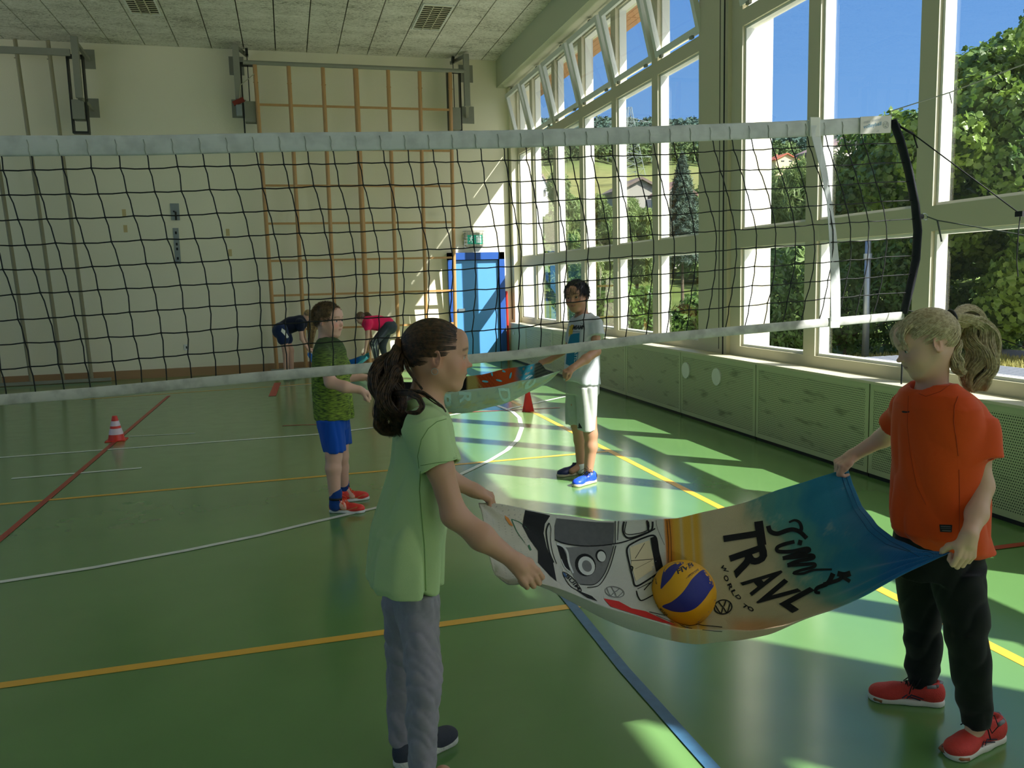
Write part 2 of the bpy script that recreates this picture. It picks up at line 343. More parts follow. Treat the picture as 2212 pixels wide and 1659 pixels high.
# bays: list of window opening edges (mullion centres); posts between
bays = [(15.17, 7.99), (7.24, 0.06), (-0.69, -7.87)]
wi = 0; sash_n = 0
glass_all = []
for bi, (yt, yb) in enumerate(bays):
    n = 6; edges = []
    for k in range(n+1):
        y = yb+(yt-yb)*k/n
        edges.append(y)
    if bi == 0: edges = [7.99, 9.11, 10.36, 11.62, 12.86, 14.10, 15.04]
    if bi == 1: edges = [0.06, 1.10, 2.34, 3.58, 4.815, 6.08, 7.24]
    for k in range(n):
        a = edges[k]; c_ = edges[k+1]
        if c_ < 1.5 and bi < 2 and c_ < 0: continue
        wi += 1
        a0 = a+(0.0 if k == 0 else 0.08); c0 = c_-(0.0 if k == n-1 else 0.08)
        b = MB()
        # frame members round the two fixed lights and the tilt light
        la = a0 if k else a+0.05
        lc = c0 if k < n-1 else c_-0.05
        b.box(XF, a, Z0-0.10, XF+0.14, c_, Z0)            # bottom rail
        b.box(XF, la, ZT0, XF+0.14, lc, ZT1)              # transom
        b.box(XF, la, ZH, XF+0.14, lc, ZH+0.15)           # head of the fixed light
        b.box(XF+0.02, la, ZTOP-0.06, XF+0.14, lc, 5.05)  # head
        b.box(XF, a, Z0, XF+0.14, la, 5.05); b.box(XF, lc, Z0, XF+0.14, c_, 5.05)
        fr = struct(b.build('window_%d' % wi, M['frame']))
        # inner white beads
        w = MB(); frame_rect(w, la, lc, Z0, ZT0, 0.022, XF+0.03, XG+0.03); frame_rect(w, la, lc, ZT1, ZH, 0.022, XF+0.03, XG+0.03); frame_rect(w, la, lc, ZH+0.15, ZTOP-0.06, 0.022, XF+0.05, XG+0.06)
        w.build('glazing_bead', M['white'], fr)
        for z0, z1 in ((Z0+0.02, ZT0-0.02), (ZT1+0.02, ZH-0.02)):
            g = MB().add([(XG, la+.02, z0), (XG, lc-.02, z0), (XG, lc-.02, z1), (XG, la+.02, z1)], [(0,1,2,3)])
            g.build('pane', glass_mt, fr)
        # tilted hopper sash, hinged at the bottom
        if bi < 2:
            t = MB(); zl, zu = 3.985, 4.86; dx = 0.21; sa, sc_ = la-0.03, lc+0.03; w_ = 0.065; th = 0.06
            def P(y, s, o): return (XF-0.01-dx*s+o*0.97, y, zl+(zu-zl)*s+o*0.22)
            def piece(y0, y1, s0, s1):
                t.hexa([P(y0, s0, 0), P(y1, s0, 0), P(y1, s0, th), P(y0, s0, th), P(y0, s1, 0), P(y1, s1, 0), P(y1, s1, th), P(y0, s1, th)])
            piece(sa, sc_, 0, 0.075); piece(sa, sc_, 0.925, 1); piece(sa, sa+w_, 0.075, 0.925); piece(sc_-w_, sc_, 0.075, 0.925)
            ts = t.build('tilt_sash', M['white'], fr)
            g = MB().add([P(sa+w_, 0.07, 0.03), P(sc_-w_, 0.07, 0.03), P(sc_-w_, 0.93, 0.03), P(sa+w_, 0.93, 0.03)], [(0,1,2,3)]); g.build('pane', glass_mt, ts)
            h = MB()
            for yy in (sa+0.16, sc_-0.16): h.box(XF-0.03, yy-0.03, 3.955, XF, yy+0.03, 3.985)
            h.build('hinge', M['steel'], ts)
# structural posts
for (a, c_) in ((7.24, 7.99), (-0.69, 0.06)):
    p = MB().box(XF+0.0, a, 0, 4.6, c_, 5.05); p.box(XF-0.04, a+0.14, 0.71, XF, c_-0.14, 5.01)
    q = struct(p.build('wall_right', M['frame']), 'painted structural post between the window bays')
    MB().box(XF-0.042, a+0.285, 0.75, XF-0.038, a+0.297, 5.0).build('seam', M['steel_dark'], q)
# parapet below windows
struct(MB().box(XF, YR, -0.1, 4.6, YB, 0.70).box(XF-0.03, YR, 0.69, XF, YB, 0.706).build('wall_right', M['frame']))
# opener rod along the heads of the tilt lights
rod = thing('window_opener_rod', 'long dark opener rod under the bulkhead with linkage clamps', 'opener rod', (XF-0.07, 9, 4.95))
MB().tube([(XF-0.07, 15.1, 4.945), (XF-0.07, 0.2, 4.945)], 0.011, 8).build('rod', mat('rod_metal', rgb(120, 100, 80), 0.5, 0.5), rod)
for yy in (15.0, 13.45, 12.2, 10.98, 9.72, 8.5, 6.6, 5.4, 4.2, 3.0):
    b = MB().box(XF-0.10, yy-0.035, 4.915, XF-0.04, yy+0.035, 4.975); b.bar((XF-0.07, yy, 4.93), (XF-0.19, yy-0.03, 4.85), 0.02, 0.02)
    b.build('clamp', M['steel_dark'], rod)

# ---------------------------------------------------------------- heater cabinets under the windows
def perf_mat():
    mt, n, l = new_mat('perforated_sheet'); b = n['Principled BSDF']; b.inputs['Roughness'].default_value = 0.45
    tc = n.new('ShaderNodeTexCoord'); sp = n.new('ShaderNodeSeparateXYZ'); l.new(tc.outputs['Object'], sp.inputs[0])
    def mth(op, a, b_=None, c=None):
        q = n.new('ShaderNodeMath'); q.operation = op
        for i, v in enumerate((a, b_, c)):
            if v is None: continue
            if isinstance(v, (int, float)): q.inputs[i].default_value = v
            else: l.new(v, q.inputs[i])
        return q.outputs[0]
    S = 0.0165
    zr = mth('DIVIDE', sp.outputs[2], S); row = mth('FLOOR', zr); par = mth('MULTIPLY', mth('MODULO', mth('ABSOLUTE', row), 2.0), 0.5)
    yr = mth('ADD', mth('DIVIDE', sp.outputs[1], S), par)
    fy = mth('SUBTRACT', mth('FRACT', yr), 0.5); fz = mth('SUBTRACT', mth('FRACT', zr), 0.5)
    d = mth('SQRT', mth('ADD', mth('MULTIPLY', fy, fy), mth('MULTIPLY', fz, fz)))
    hole = mth('LESS_THAN', d, 0.27)
    mx = n.new('ShaderNodeMix'); mx.data_type = 'RGBA'; mx.inputs[6].default_value = rgb(184, 192, 150); mx.inputs[7].default_value = rgb(38, 42, 28)
    l.new(hole, mx.inputs[0])
    # scuffs
    t = n.new('ShaderNodeTexNoise'); t.inputs['Scale'].default_value = 3.0; t.inputs['Detail'].default_value = 5; mp = n.new('ShaderNodeMapping'); mp.inputs['Rotation'].default_value = (0.6, 0, 0); mp.inputs['Scale'].default_value = (1, 1, 4)
    l.new(tc.outputs['Object'], mp.inputs[0]); l.new(mp.outputs[0], t.inputs[0])
    r = n.new('ShaderNodeValToRGB'); r.color_ramp.elements[0].position = 0.28; r.color_ramp.elements[0].color = (0.45, 0.45, 0.42, 1); r.color_ramp.elements[1].position = 0.42; r.color_ramp.elements[1].color = (1, 1, 1, 1); l.new(t.outputs[0], r.inputs[0])
    m2 = n.new('ShaderNodeMix'); m2.data_type = 'RGBA'; m2.blend_type = 'MULTIPLY'; m2.inputs[0].default_value = 1.0; l.new(mx.outputs[2], m2.inputs[6]); l.new(r.outputs[0], m2.inputs[7])
    l.new(m2.outputs[2], b.inputs['Base Color'])
    return mt
M['perf'] = perf_mat()
cab_edges = [15.04, 14.02, 12.50, 11.01, 9.52, 8.02, 6.54, 5.03, 3.53, 2.03, 0.5]
where = ['in the far corner beside the blue door', 'second from the blue door', 'third from the blue door', 'fourth from the blue door, behind the boy in the white shirt', 'to the right of the boy in the white shirt',
         'with two round holes in its front', 'behind the towel, next after the one with round holes', 'partly behind the girl in orange', 'to the right of the girl in orange', 'nearest the camera at the photo edge']
for k in range(len(cab_edges)-1):
    y1, y0 = cab_edges[k], cab_edges[k+1]
    t = thing('heater_cabinet', 'perforated green-cream heater cabinet %s' % where[k], 'heater cabinet', (XR, (y0+y1)/2, 0), 'heater cabinets under the windows')
    g = 0.006
    b = MB().box(XR+0.006, y0+g, 0.03, XF-0.03, y1-g, 0.69)
    b.build('body', M['cab'], t)
    fr = MB(); frame_rect(fr, y0+g, y1-g, 0.03, 0.69, 0.04, XR, XR+0.012)
    if k not in (0,):
        fr.build('rim', M['cab'], t)
        MB().box(XR+0.003, y0+g+0.04, 0.07, XR+0.008, y1-g-0.04, 0.65).build('perforated_front', M['perf'] if k > 2 else M['perf'], t)
    else:
        fr.box(XR+0.002, y0+g, 0.03, XR+0.01, y1-g, 0.69); fr.build('front', M['cab'], t)
        MB().lathe([(0.001, 0), (0.035, 0), (0.035, 0.012), (0.001, 0.012)], (XR-0.01, y1-0.22, 0.52), 16, axis='x').build('knob', M['white'], t)
    MB().box(XR-0.01, y0+0.001, 0.69, XF-0.03, y1-0.001, 0.708).build('lid', M['white'] if False else M['frame'], t)
    MB().box(XR+0.01, y0+g, 0.0, XF-0.03, y1-g, 0.03).build('plinth', M['black'], t)
    if k == 5:
        for yy in (7.91-0.02, 7.24):
            MB().lathe([(0.055, 0), (0.085, 0), (0.085, 0.014), (0.055, 0.014)], (XR-0.012, yy, 0.505), 28, axis='x').build('hole_ring', M['white'], t)
            MB().lathe([(0.001, 0), (0.056, 0), (0.056, 0.004), (0.001, 0.004)], (XR-0.006, yy, 0.505), 28, axis='x').build('hole', M['black'] if yy > 7.5 else mat('mesh_disc', rgb(84, 92, 66), 0.8), t)

# ---------------------------------------------------------------- blue door and exit lamp
d1 = MB(); dx0, dx1, dz = 2.88, 3.955, 2.03
d1.box(dx0, YB-0.10, 0, dx0+0.13, YB, dz).box(dx1-0.10, YB-0.10, 0, dx1, YB, dz).box(dx0, YB-0.10, dz-0.13, dx1, YB, dz)
door = struct(d1.build('door_1', M['blue_frame'])); door['label'] = 'blue exit door with dark blue frame'
MB().box(dx0+0.13, YB-0.045, 0.01, dx1-0.10, YB-0.01, dz-0.13).build('door_leaf', M['blue_door'], door)
b = MB(); b.box(dx0+0.125, YB-0.055, 0.01, dx0+0.14, YB-0.04, dz-0.12).box(dx1-0.115, YB-0.055, 0.01, dx1-0.095, YB-0.04, dz-0.12).box(dx0+0.125, YB-0.055, dz-0.145, dx1-0.1, YB-0.04, dz-0.125)
b.build('door_seal', M['black'], door)
MB().box(dx0+0.17, YB-0.07, 0.95, dx0+0.30, YB-0.045, 1.0).build('door_handle', M['metal'], door)
rp = MB().tube([(3.99, YB-0.07, 0.02), (3.985, YB-0.07, 1.30)], 0.022, 10)
tag(rp.build('red_pole', mat('red_plastic', rgb(214, 48, 36), 0.45)), 'red pole standing upright beside the blue door', 'pole')
ex = thing('exit_sign', 'green and white emergency exit lamp in a wire cage above the blue door', 'exit sign', (3.39, YB, 2.27))
MB().box(3.22, YB-0.09, 2.15, 3.57, YB, 2.40).build('housing', mat('lamp_housing', rgb(188, 186, 160), 0.5), ex, bevel=0.01)
MB().box(3.255, YB-0.094, 2.185, 3.55, YB-0.089, 2.35).build('face', emit('exit_green', rgb(20, 150, 118), 0.25), ex)
pg = MB(); yy = YB-0.097
def sgn(x0, z0, x1, z1): pg.box(x0, yy, z0, x1, yy+0.002, z1)
# running figure, arrow and door drawn as the usual white symbols
pg.lathe([(0.001, 0), (0.013, 0), (0.013, 0.002), (0.001, 0.002)], (3.345, yy, 2.325), 12, axis='y')
pg.bar((3.335, yy, 2.31), (3.325, yy, 2.262), 0.002, 0.022, (1, 0, 0)); pg.bar((3.335, yy, 2.305), (3.365, yy, 2.285), 0.002, 0.009, (0, 0, 1)); pg.bar((3.33, yy, 2.305), (3.302, yy, 2.29), 0.002, 0.009, (0, 0, 1))
pg.bar((3.325, yy, 2.262), (3.35, yy, 2.235), 0.002, 0.012, (0, 0, 1)); pg.bar((3.35, yy, 2.235), (3.345, yy, 2.205), 0.002, 0.011, (1, 0, 0)); pg.bar((3.322, yy, 2.262), (3.295, yy, 2.225), 0.002, 0.011, (0, 0, 1))
sgn(3.43, 2.205, 3.445, 2.335); sgn(3.43, 2.322, 3.52, 2.335); sgn(3.505, 2.205, 3.52, 2.335); sgn(3.455, 2.205, 3.497, 2.312)
pg.build('pictogram', emit('exit_white', (0.8, 0.9, 0.85, 1), 0.25), ex)
wc = MB()
for i in range(8):
    x = 3.19+i*0.40/7; wc.tube([(x, YB, 2.42), (x, YB-0.15, 2.42), (x, YB-0.15, 2.12), (x, YB, 2.12)], 0.0028, 5)
for z in (2.12, 2.18, 2.24, 2.30, 2.36, 2.42): wc.tube([(3.19, YB, z), (3.19, YB-0.15, z), (3.59, YB-0.15, z), (3.59, YB, z)], 0.0028, 5)
for yq in (YB-0.05, YB-0.10): wc.tube([(3.19, yq, 2.12), (3.59, yq, 2.12)], 0.0028, 5); wc.tube([(3.19, yq, 2.42), (3.59, yq, 2.42)], 0.0028, 5)
wc.build('wire_guard', M['metal'], ex)

# ---------------------------------------------------------------- small fittings on the end wall
pl = thing('wall_plate', 'grey steel wall plate with a black hook above the slotted rail', 'wall plate', (-1.76, YB, 2.8))
MB().box(-1.83, YB-0.012, 2.66, -1.69, YB, 2.94).build('plate', M['metal'], pl)
MB().tube([(-1.76, YB-0.01, 2.80), (-1.77, YB-0.09, 2.80)], 0.014, 8).box(-1.765, YB-0.025, 2.66, -1.735, YB-0.012, 2.80).build('hook', M['steel_dark'], pl)
sr = thing('slotted_rail', 'narrow vertical steel rail with square slots on the end wall', 'rail', (-1.77, YB, 2.2))
MB().box(-1.815, YB-0.014, 1.93, -1.725, YB, 2.53).build('rail', M['metal'], sr)
for z in (2.45, 2.26, 2.18, 2.02): MB().box(-1.785, YB-0.017, z-0.022, -1.755, YB-0.013, z+0.022).build('slot', M['black'], sr)
so = thing('wall_socket', 'small white wall socket low on the end wall', 'socket', (-1.74, YB, 0.5))
MB().box(-1.78, YB-0.02, 0.45, -1.70, YB, 0.55).build('plate', M['white'], so, bevel=0.004); MB().box(-1.75, YB-0.023, 0.48, -1.73, YB-0.019, 0.52).build('outlet', M['black'], so)
tp = mat('old_masking_tape', rgb(206, 184, 128), 0.7)
tw = ['upper left of the pair beside the steel plate', 'lower left of the pair beside the steel plate', 'right of the slotted rail, upper one', 'right of the slotted rail, lower one']
for (px, py), w_ in zip(((268, 460), (271, 494), (492, 502), (497, 546)), tw):
    P_ = at(px, py, 1, YB); o = MB().box(P_[0]-0.03, YB-0.002, P_[2]-0.06, P_[0]+0.03, YB, P_[2]+0.06).build('tape_strip', tp)
    tag(o, 'faded yellow tape strip, %s' % w_, 'tape', 'tape strips on the end wall')

# ---------------------------------------------------------------- climbing frames
def ladder_frame(nm, label, xs_top, xs_bot, ztop, zbot, yt_, yb_, rungs, mt, r, broad=None):
    t = thing(nm, label, 'climbing frame', ((xs_bot[0]+xs_bot[-1])/2, yb_, 0))
    for i, (a, b_) in enumerate(zip(xs_top, xs_bot)):
        m_ = MB().tube([(a, yt_, ztop), (b_, yb_, zbot)], r*(1.35 if i == broad else 1), 12)
        m_.tube([(a-r*1.2, yt_, ztop-0.28), (a+r*1.2, yt_, ztop-0.28)], 0.008, 6)
        m_.build('pole', mt, t, smooth=False)
    for z in rungs:
        f = (ztop-z)/(ztop-zbot); y = yt_+(yb_-yt_)*f
        a = xs_top[0]+(xs_bot[0]-xs_top[0])*f; b_ = xs_top[-1]+(xs_bot[-1]-xs_top[-1])*f
        MB().bar((a, y, z), (b_, y, z), 0.028, 0.036).build('rung', mt, t)
    return t
yt_, yb_ = YB-0.50, YB-0.14
tops = [at(x, y, 1, yt_) for x, y in ((550, 139), (623, 142), (697, 146), (768, 150), (838, 152), (906, 154), (972, 156))]
bots = [at(x, y, 1, yb_) for x, y in ((598, 792), (661, 788), (728, 783), (797, 780), (862, 774), (923, 770), (985, 766))]
zt = float(np.mean([p[2] for p in tops]))
rz = [at(760, y, 1, YB-0.4)[2] for y in (233, 323+0, 401, 481, 560, 634, 708)]
wf = ladder_frame('climbing_frame', 'tall wooden climbing frame of seven poles on the end wall', [p[0] for p in tops], [p[0] for p in bots], zt, 0.03, yt_, yb_, rz, M['wood'], 0.034, 3)
ra, rb_ = at(525, 137, 1, yt_), at(1005, 158, 1, yt_)
MB().tube([(ra[0], yt_-0.01, zt+0.03), (rb_[0], yt_-0.01, zt+0.03)], 0.035, 12).build('top_rail', M['steel'], wf)
MB().bar((bots[0][0]-0.1, yb_-0.02, 0.03), (bots[-1][0]+0.1, yb_-0.02, 0.03), 0.05, 0.06).build('bottom_rail', M['steel'], wf)
tops = [at(x, y, 1, yt_) for x, y in ((-45, 80), (32, 84), (103, 86))]
bots = [at(x, y, 1, yb_) for x, y in ((68, 822), (136, 817), (198, 812))]
gf = ladder_frame('climbing_frame', 'grey-brown climbing frame at the left end of the end wall', [p[0]-0.55*j for p, j in ((tops[0], 1), (tops[0], 0), (tops[1], 0), (tops[2], 0))], [p[0]-0.45*j for p, j in ((bots[0], 1), (bots[0], 0), (bots[1], 0), (bots[2], 0))], tops[1][2], 0.03, yt_, yb_, [], M['wood_dark'], 0.03)
p0, p1 = at(-60, 105, 1, yt_), at(152, 115, 1, yt_)
MB().bar((p0[0], yt_-0.02, (p0[2]+p1[2])/2), (p1[0], yt_-0.02, (p0[2]+p1[2])/2), 0.05, 0.10).build('top_rail', M['steel'], gf)
MB().bar((bots[0][0]-0.6, yb_-0.03, 0.035), (bots[2][0]+0.3, yb_-0.03, 0.035), 0.06, 0.05).build('bottom_rail', M['steel'], gf)

# swing-out brackets that carry the frames
def bracket(label, xarm, xin, sgn_, ztop, zbot, zend, xpl):
    """xarm: x of the heavy vertical arm, xin: x of the guide channel, sgn_: side the wall plates are on"""
    t = thing('wall_bracket', label, 'bracket', (xarm, YB, zbot), 'swing brackets of the climbing frames')
    ya = YB-0.50
    xp = xpl[0] if sgn_ > 0 else xpl[1]; wpl = xpl[1]-xpl[0]
    for z in (ztop-0.36, zbot-0.20):
        MB().box(xpl[0], YB-0.014, z, xpl[1], YB, z+0.30).build('wall_plate', M['steel'], t)
    MB().box(xarm-0.05, ya-0.04, zbot, xarm+0.05, ya+0.04, ztop).build('arm', M['steel'], t, bevel=0.005)
    MB().bar((xarm, ya, zbot+0.02), ((xpl[0]+xpl[1])/2, YB-0.01, zbot-0.08), 0.05, 0.05).build('strut', M['steel'], t)
    MB().bar((xarm, ya, ztop-0.06), ((xpl[0]+xpl[1])/2, YB-0.01, ztop-0.22), 0.05, 0.05).bar((xarm, ya, ztop-0.02), (xin, YB-0.1, ztop-0.06), 0.04, 0.05).build('strut', M['steel'], t)
    # guide channel
    x0, x1 = min(xin-0.10, xin+0.10), max(xin-0.10, xin+0.10)
    b_ = MB().box(x0-0.02, YB-0.36, zend, x0, YB-0.22, ztop-0.25).box(x1, YB-0.36, zend, x1+0.02, YB-0.22, ztop-0.25).box(x0-0.02, YB-0.36, zend-0.03, x1+0.02, YB-0.22, zend).box(x0-0.02, YB-0.36, ztop-0.27, x1+0.02, YB-0.22, ztop-0.23)
    b_.build('channel', M['steel_dark'], t)
    MB().box(x0+0.01, YB-0.40, zend+0.18, x1-0.01, YB-0.2, zbot-0.0).build('counterweight', M['steel'], t, bevel=0.006)
    MB().tube([(xin, YB-0.3, zbot), (xin, YB-0.3, ztop)], 0.007, 6).build('cable', M['steel_dark'], t)
    MB().lathe([(0.001, -0.02), (0.06, -0.02), (0.06, 0.02), (0.001, 0.02)], (xin, YB-0.3, ztop-0.05), 16, axis='x').build('pulley', M['steel_dark'], t)
    return t
def zx(x, y, yy=YB-0.5): p = at(x, y, 1, yy); return p[0], p[2]
xa, z1 = zx(160, 79); _, z0 = zx(175, 212); _, ze = zx(175, 280); xi = zx(172, 240, YB-0.3)[0]
bracket('grey steel swing bracket at the end of the grey-brown climbing frame', xa, xi, 1, z1, z0, ze, (at(176, 110, 1, YB)[0], at(204, 110, 1, YB)[0]))
xa, z1 = zx(508, 97); xi = zx(541, 240, YB-0.3)[0]; _, z0 = zx(520, 215); _, ze = zx(545, 285)
b2 = bracket('grey steel swing bracket at the left top corner of the wooden frame', xa, xi, -1, z1, z0, ze, (at(494, 130, 1, YB)[0], at(526, 130, 1, YB)[0]))
xa, z1 = zx(1006, 117); xi = zx(982, 240, YB-0.3)[0]; _, z0 = zx(1010, 230); _, ze = zx(985, 300)
bracket('grey steel swing bracket at the right top corner of the wooden frame', xa, xi, 1, z1, z0, ze, (at(990, 130, 1, YB)[0], at(1020, 130, 1, YB)[0]))
# a small pulley tackle tied to the middle bracket
p = at(516, 218, 1, YB-0.56); q = at(549, 160, 1, YB-0.52)
tk = thing('rope_tackle', 'small grey tackle block with red strap and cord on the middle bracket', 'tackle', tuple(p))
MB().box(p[0]-0.05, p[1]-0.03, p[2]-0.24, p[0]+0.04, p[1]+0.03, p[2]-0.06).build('block', M['metal'], tk, bevel=0.01)
MB().bar((p[0]-0.09, p[1], p[2]-0.05), (p[0]+0.08, p[1], p[2]+0.03), 0.06, 0.07).build('strap', mat('red_strap', rgb(122, 40, 24), 0.7), tk)
MB().tube([(p[0], p[1], p[2]), (p[0]+0.04, p[1], p[2]+0.25), tuple(q)], 0.008, 6).build('cord', mat('cord', rgb(176, 170, 140), 0.8), tk)
# loose hanging rope in front of the window corner and at the post
rope_m = mat('black_cord', rgb(14, 16, 16), 0.7)
for nm, lab, pts in (('hanging_cord', 'thin black cord hanging in the far window corner', [at(1097, 319, 0, 4.1), at(1107, 690, 0, 4.1)]),
                     ('hanging_cord', 'thin black cord running down the broad window post', [at(1565.7, 0, 0, 4.18), at(1563, 400, 0, 4.18), at(1561, 765, 0, 4.18)])):
    if 'broad' in lab: pts = [pts[0]+np.array([0, 0, 0.3])]+pts
    tag(MB().tube(pts, 0.008, 6).build(nm, rope_m), lab, 'cord')
# ================================================================== OUTSIDE
rng = np.random.default_rng(7)
M['soffit'] = mat('larch_soffit', rgb(176, 132, 92), 0.7, noise=0.12, scale=3, stretch=(1, 12, 1))
# roof overhang with boarded soffit
rf = MB().box(4.6, YR-2, 5.07, 5.0, YB+3, 5.40).box(XL-1, YR-2, 5.85, 4.62, YB+3, 6.0)
ro = struct(rf.build('roof', mat('roof_edge', rgb(90, 66, 48), 0.8))); ro['label'] = 'overhanging roof edge above the windows'
sf = MB()
for k in range(4): sf.box(4.6+k*0.1, YR-2, 5.05, 4.695+k*0.1, YB+3, 5.069)
for k in range(14): sf.box(4.6, YR+k*2.0, 5.045, 5.0, YR+k*2.0+0.012, 5.052)
sf.build('soffit_boards', M['soffit'], ro)
# rendered wall fins outside
for y0, y1, x1 in ((7.32, 7.72, 4.66), (11.66, 11.95, 4.47), (15.19, 15.5, 4.62), (3.3, 3.34, 4.42)):
    if x1 < 4.45 and y0 < 4: continue
    o = struct(MB().box(4.4, y0, -0.1, x1, y1, 5.05).build('pillar', M['plaster_out'])); o['label'] = 'white rendered fin outside the windows'

# terrain: level yard, then a meadow slope and a wooded ridge
def hill_h(d, a):
    """height above the hall floor at distance d, bearing a (radians from +Y towards +X)"""
    xs = np.array([0, 26, 40, 70, 110, 150, 220, 300, 400, 470, 600])
    hs = np.array([-0.25, -0.25, 0.4, 4.5, 9.5, 16.5, 29.0, 45, 66, 74, 60])
    h = np.interp(d, xs, hs)
    g = np.interp(a, [0.0, 0.30, 0.36, 0.42, 0.48, 0.56, 0.66, 0.9, 1.4], [1.04, 1.05, 1.06, 1.02, 1.0, 0.93, 0.80, 0.74, 0.7])
    return np.where(d > 60, h*(1+(g-1)*np.clip((d-60)/200, 0, 1)), h)
A = np.linspace(-0.15, 1.75, 150); D = np.concatenate([np.linspace(4.4, 60, 40), np.linspace(63, 600, 110)])
AA, DD = np.meshgrid(A, D, indexing='ij')
bump = (np.sin(AA*61+DD*0.05)+np.sin(AA*23-DD*0.031+1.3))*0.5
HH = hill_h(DD, AA)+np.clip((DD-60)/200, 0, 1)*bump*1.2
V = np.stack([np.sin(AA)*DD, np.cos(AA)*DD, HH], -1)
V[..., 0] = np.where(DD < 30, np.maximum(V[..., 0], 4.55), V[..., 0])
nA, nD = AA.shape; idx = np.arange(nA*nD).reshape(nA, nD)
F = np.stack([idx[:-1, :-1], idx[1:, :-1], idx[1:, 1:], idx[:-1, 1:]], -1).reshape(-1, 4)
def ground_mat():
    mt, n, l = new_mat('meadow_ground'); b = n['Principled BSDF']; b.inputs['Roughness'].default_value = 1.0; b.inputs['Specular IOR Level'].default_value = 0.1
    tc = n.new('ShaderNodeTexCoord'); ln = n.new('ShaderNodeVectorMath'); ln.operation = 'LENGTH'
    mv = n.new('ShaderNodeVectorMath'); mv.operation = 'MULTIPLY'; mv.inputs[1].default_value = (1, 1, 0); l.new(tc.outputs['Object'], mv.inputs[0]); l.new(mv.outputs[0], ln.inputs[0])
    t = n.new('ShaderNodeTexNoise'); t.inputs['Scale'].default_value = 0.03; t.inputs['Detail'].default_value = 5; l.new(tc.outputs['Object'], t.inputs[0])
    ad = n.new('ShaderNodeMath'); ad.operation = 'MULTIPLY_ADD'; ad.inputs[1].default_value = 60; l.new(t.outputs[0], ad.inputs[0]); l.new(ln.outputs['Value'], ad.inputs[2])
    mr = n.new('ShaderNodeMapRange'); mr.inputs[1].default_value = 0; mr.inputs[2].default_value = 500; l.new(ad.outputs[0], mr.inputs[0])
    r = n.new('ShaderNodeValToRGB'); e = r.color_ramp.elements; e[0].position = 0.0; e[0].color = rgb(84, 94, 48); e[1].position = 0.56; e[1].color = rgb(38, 58, 34)
    for p, c_ in ((0.12, rgb(82, 98, 46)), (0.30, rgb(112, 118, 66)), (0.42, rgb(122, 122, 74)), (0.52, rgb(100, 112, 62))): q = e.new(p); q.color = c_
    l.new(mr.outputs[0], r.inputs[0])
    t2 = n.new('ShaderNodeTexNoise'); t2.inputs['Scale'].default_value = 0.5; t2.inputs['Detail'].default_value = 8; l.new(tc.outputs['Object'], t2.inputs[0])
    mx = n.new('ShaderNodeMix'); mx.data_type = 'RGBA'; mx.blend_type = 'OVERLAY'; mx.inputs[0].default_value = 0.5; l.new(r.outputs[0], mx.inputs[6]); l.new(t2.outputs[0], mx.inputs[7]); l.new(mx.outputs[2], b.inputs['Base Color'])
    return mt
gr = np_mesh('ground', V.reshape(-1, 3), F, ground_mat()); struct(gr); gr['label'] = 'yard and hillside outside the windows'
# haze volume left unused; the ridge haze is tinted into the leaf colour
hz_mt, hn, hl = new_mat('air_haze'); hn.clear(); ho = hn.new('ShaderNodeOutputMaterial'); hv = hn.new('ShaderNodeVolumePrincipled')
# paved strip outside
struct(MB().box(9.0, -6, -0.25, 14.5, 14.0, -0.21).build('pavement', mat('asphalt', rgb(112, 112, 120), 0.9, noise=0.12, scale=3)), 'dark asphalt yard beyond the grass')

struct(MB().box(4.62, -14, -0.25, 8.9, 14.0, -0.2).build('pavement', mat('pale_bounce_ground', rgb(222, 218, 206), 0.9, noise=0.05, scale=3)), 'added unseen pale strip along the foot of the windows, bouncing sunlight indoors')  # out of view, added as a reflector to brighten ceiling and end wall
struct(MB().box(XL-14, -14, -0.25, XL-0.3, 20.0, -0.2).build('pavement', bpy.data.materials['pale_bounce_ground']), 'added unseen pale ground on the far side of the hall, bouncing light indoors')  # second unseen reflector, added outside the left wall openings
def hsv_mat(name, c0, c1, rough=0.6, trans=0.35, scale=1.2):
    """leaf material with per-clump variation and some light passing through"""
    mt, n, l = new_mat(name); n.clear(); o = n.new('ShaderNodeOutputMaterial'); d = n.new('ShaderNodeBsdfPrincipled'); tr = n.new('ShaderNodeBsdfTranslucent'); mx = n.new('ShaderNodeMixShader')
    tc = n.new('ShaderNodeTexCoord'); t = n.new('ShaderNodeTexNoise'); t.inputs['Scale'].default_value = scale; t.inputs['Detail'].default_value = 6; l.new(tc.outputs['Object'], t.inputs[0])
    r = n.new('ShaderNodeValToRGB'); r.color_ramp.elements[0].position = 0.35; r.color_ramp.elements[1].position = 0.68; r.color_ramp.elements[0].color = c0; r.color_ramp.elements[1].color = c1
    l.new(t.outputs[0], r.inputs[0]); l.new(r.outputs[0], d.inputs['Base Color']); l.new(r.outputs[0], tr.inputs[0]); d.inputs['Roughness'].default_value = rough; d.inputs['Specular IOR Level'].default_value = 0.4
    mx.inputs[0].default_value = trans; l.new(d.outputs[0], mx.inputs[1]); l.new(tr.outputs[0], mx.inputs[2]); l.new(mx.outputs[0], o.inputs[0]); return mt
L_plane = hsv_mat('plane_leaves', rgb(60, 92, 34), rgb(132, 158, 62), 0.42)
L_hedge = hsv_mat('hedge_leaves', rgb(44, 74, 30), rgb(104, 138, 58), 0.45, scale=1.6)
L_willow = hsv_mat('willow_leaves', rgb(92, 118, 60), rgb(150, 168, 98), 0.55, scale=1.6)
L_spruce = hsv_mat('spruce_needles', rgb(48, 68, 56), rgb(96, 118, 96), 0.7, 0.1, scale=2)
L_forest = hsv_mat('haze_tinted_leaves', rgb(52, 76, 70), rgb(80, 106, 88), 0.9, 0.1, scale=0.15)  # bluish distance haze put into the leaf colour
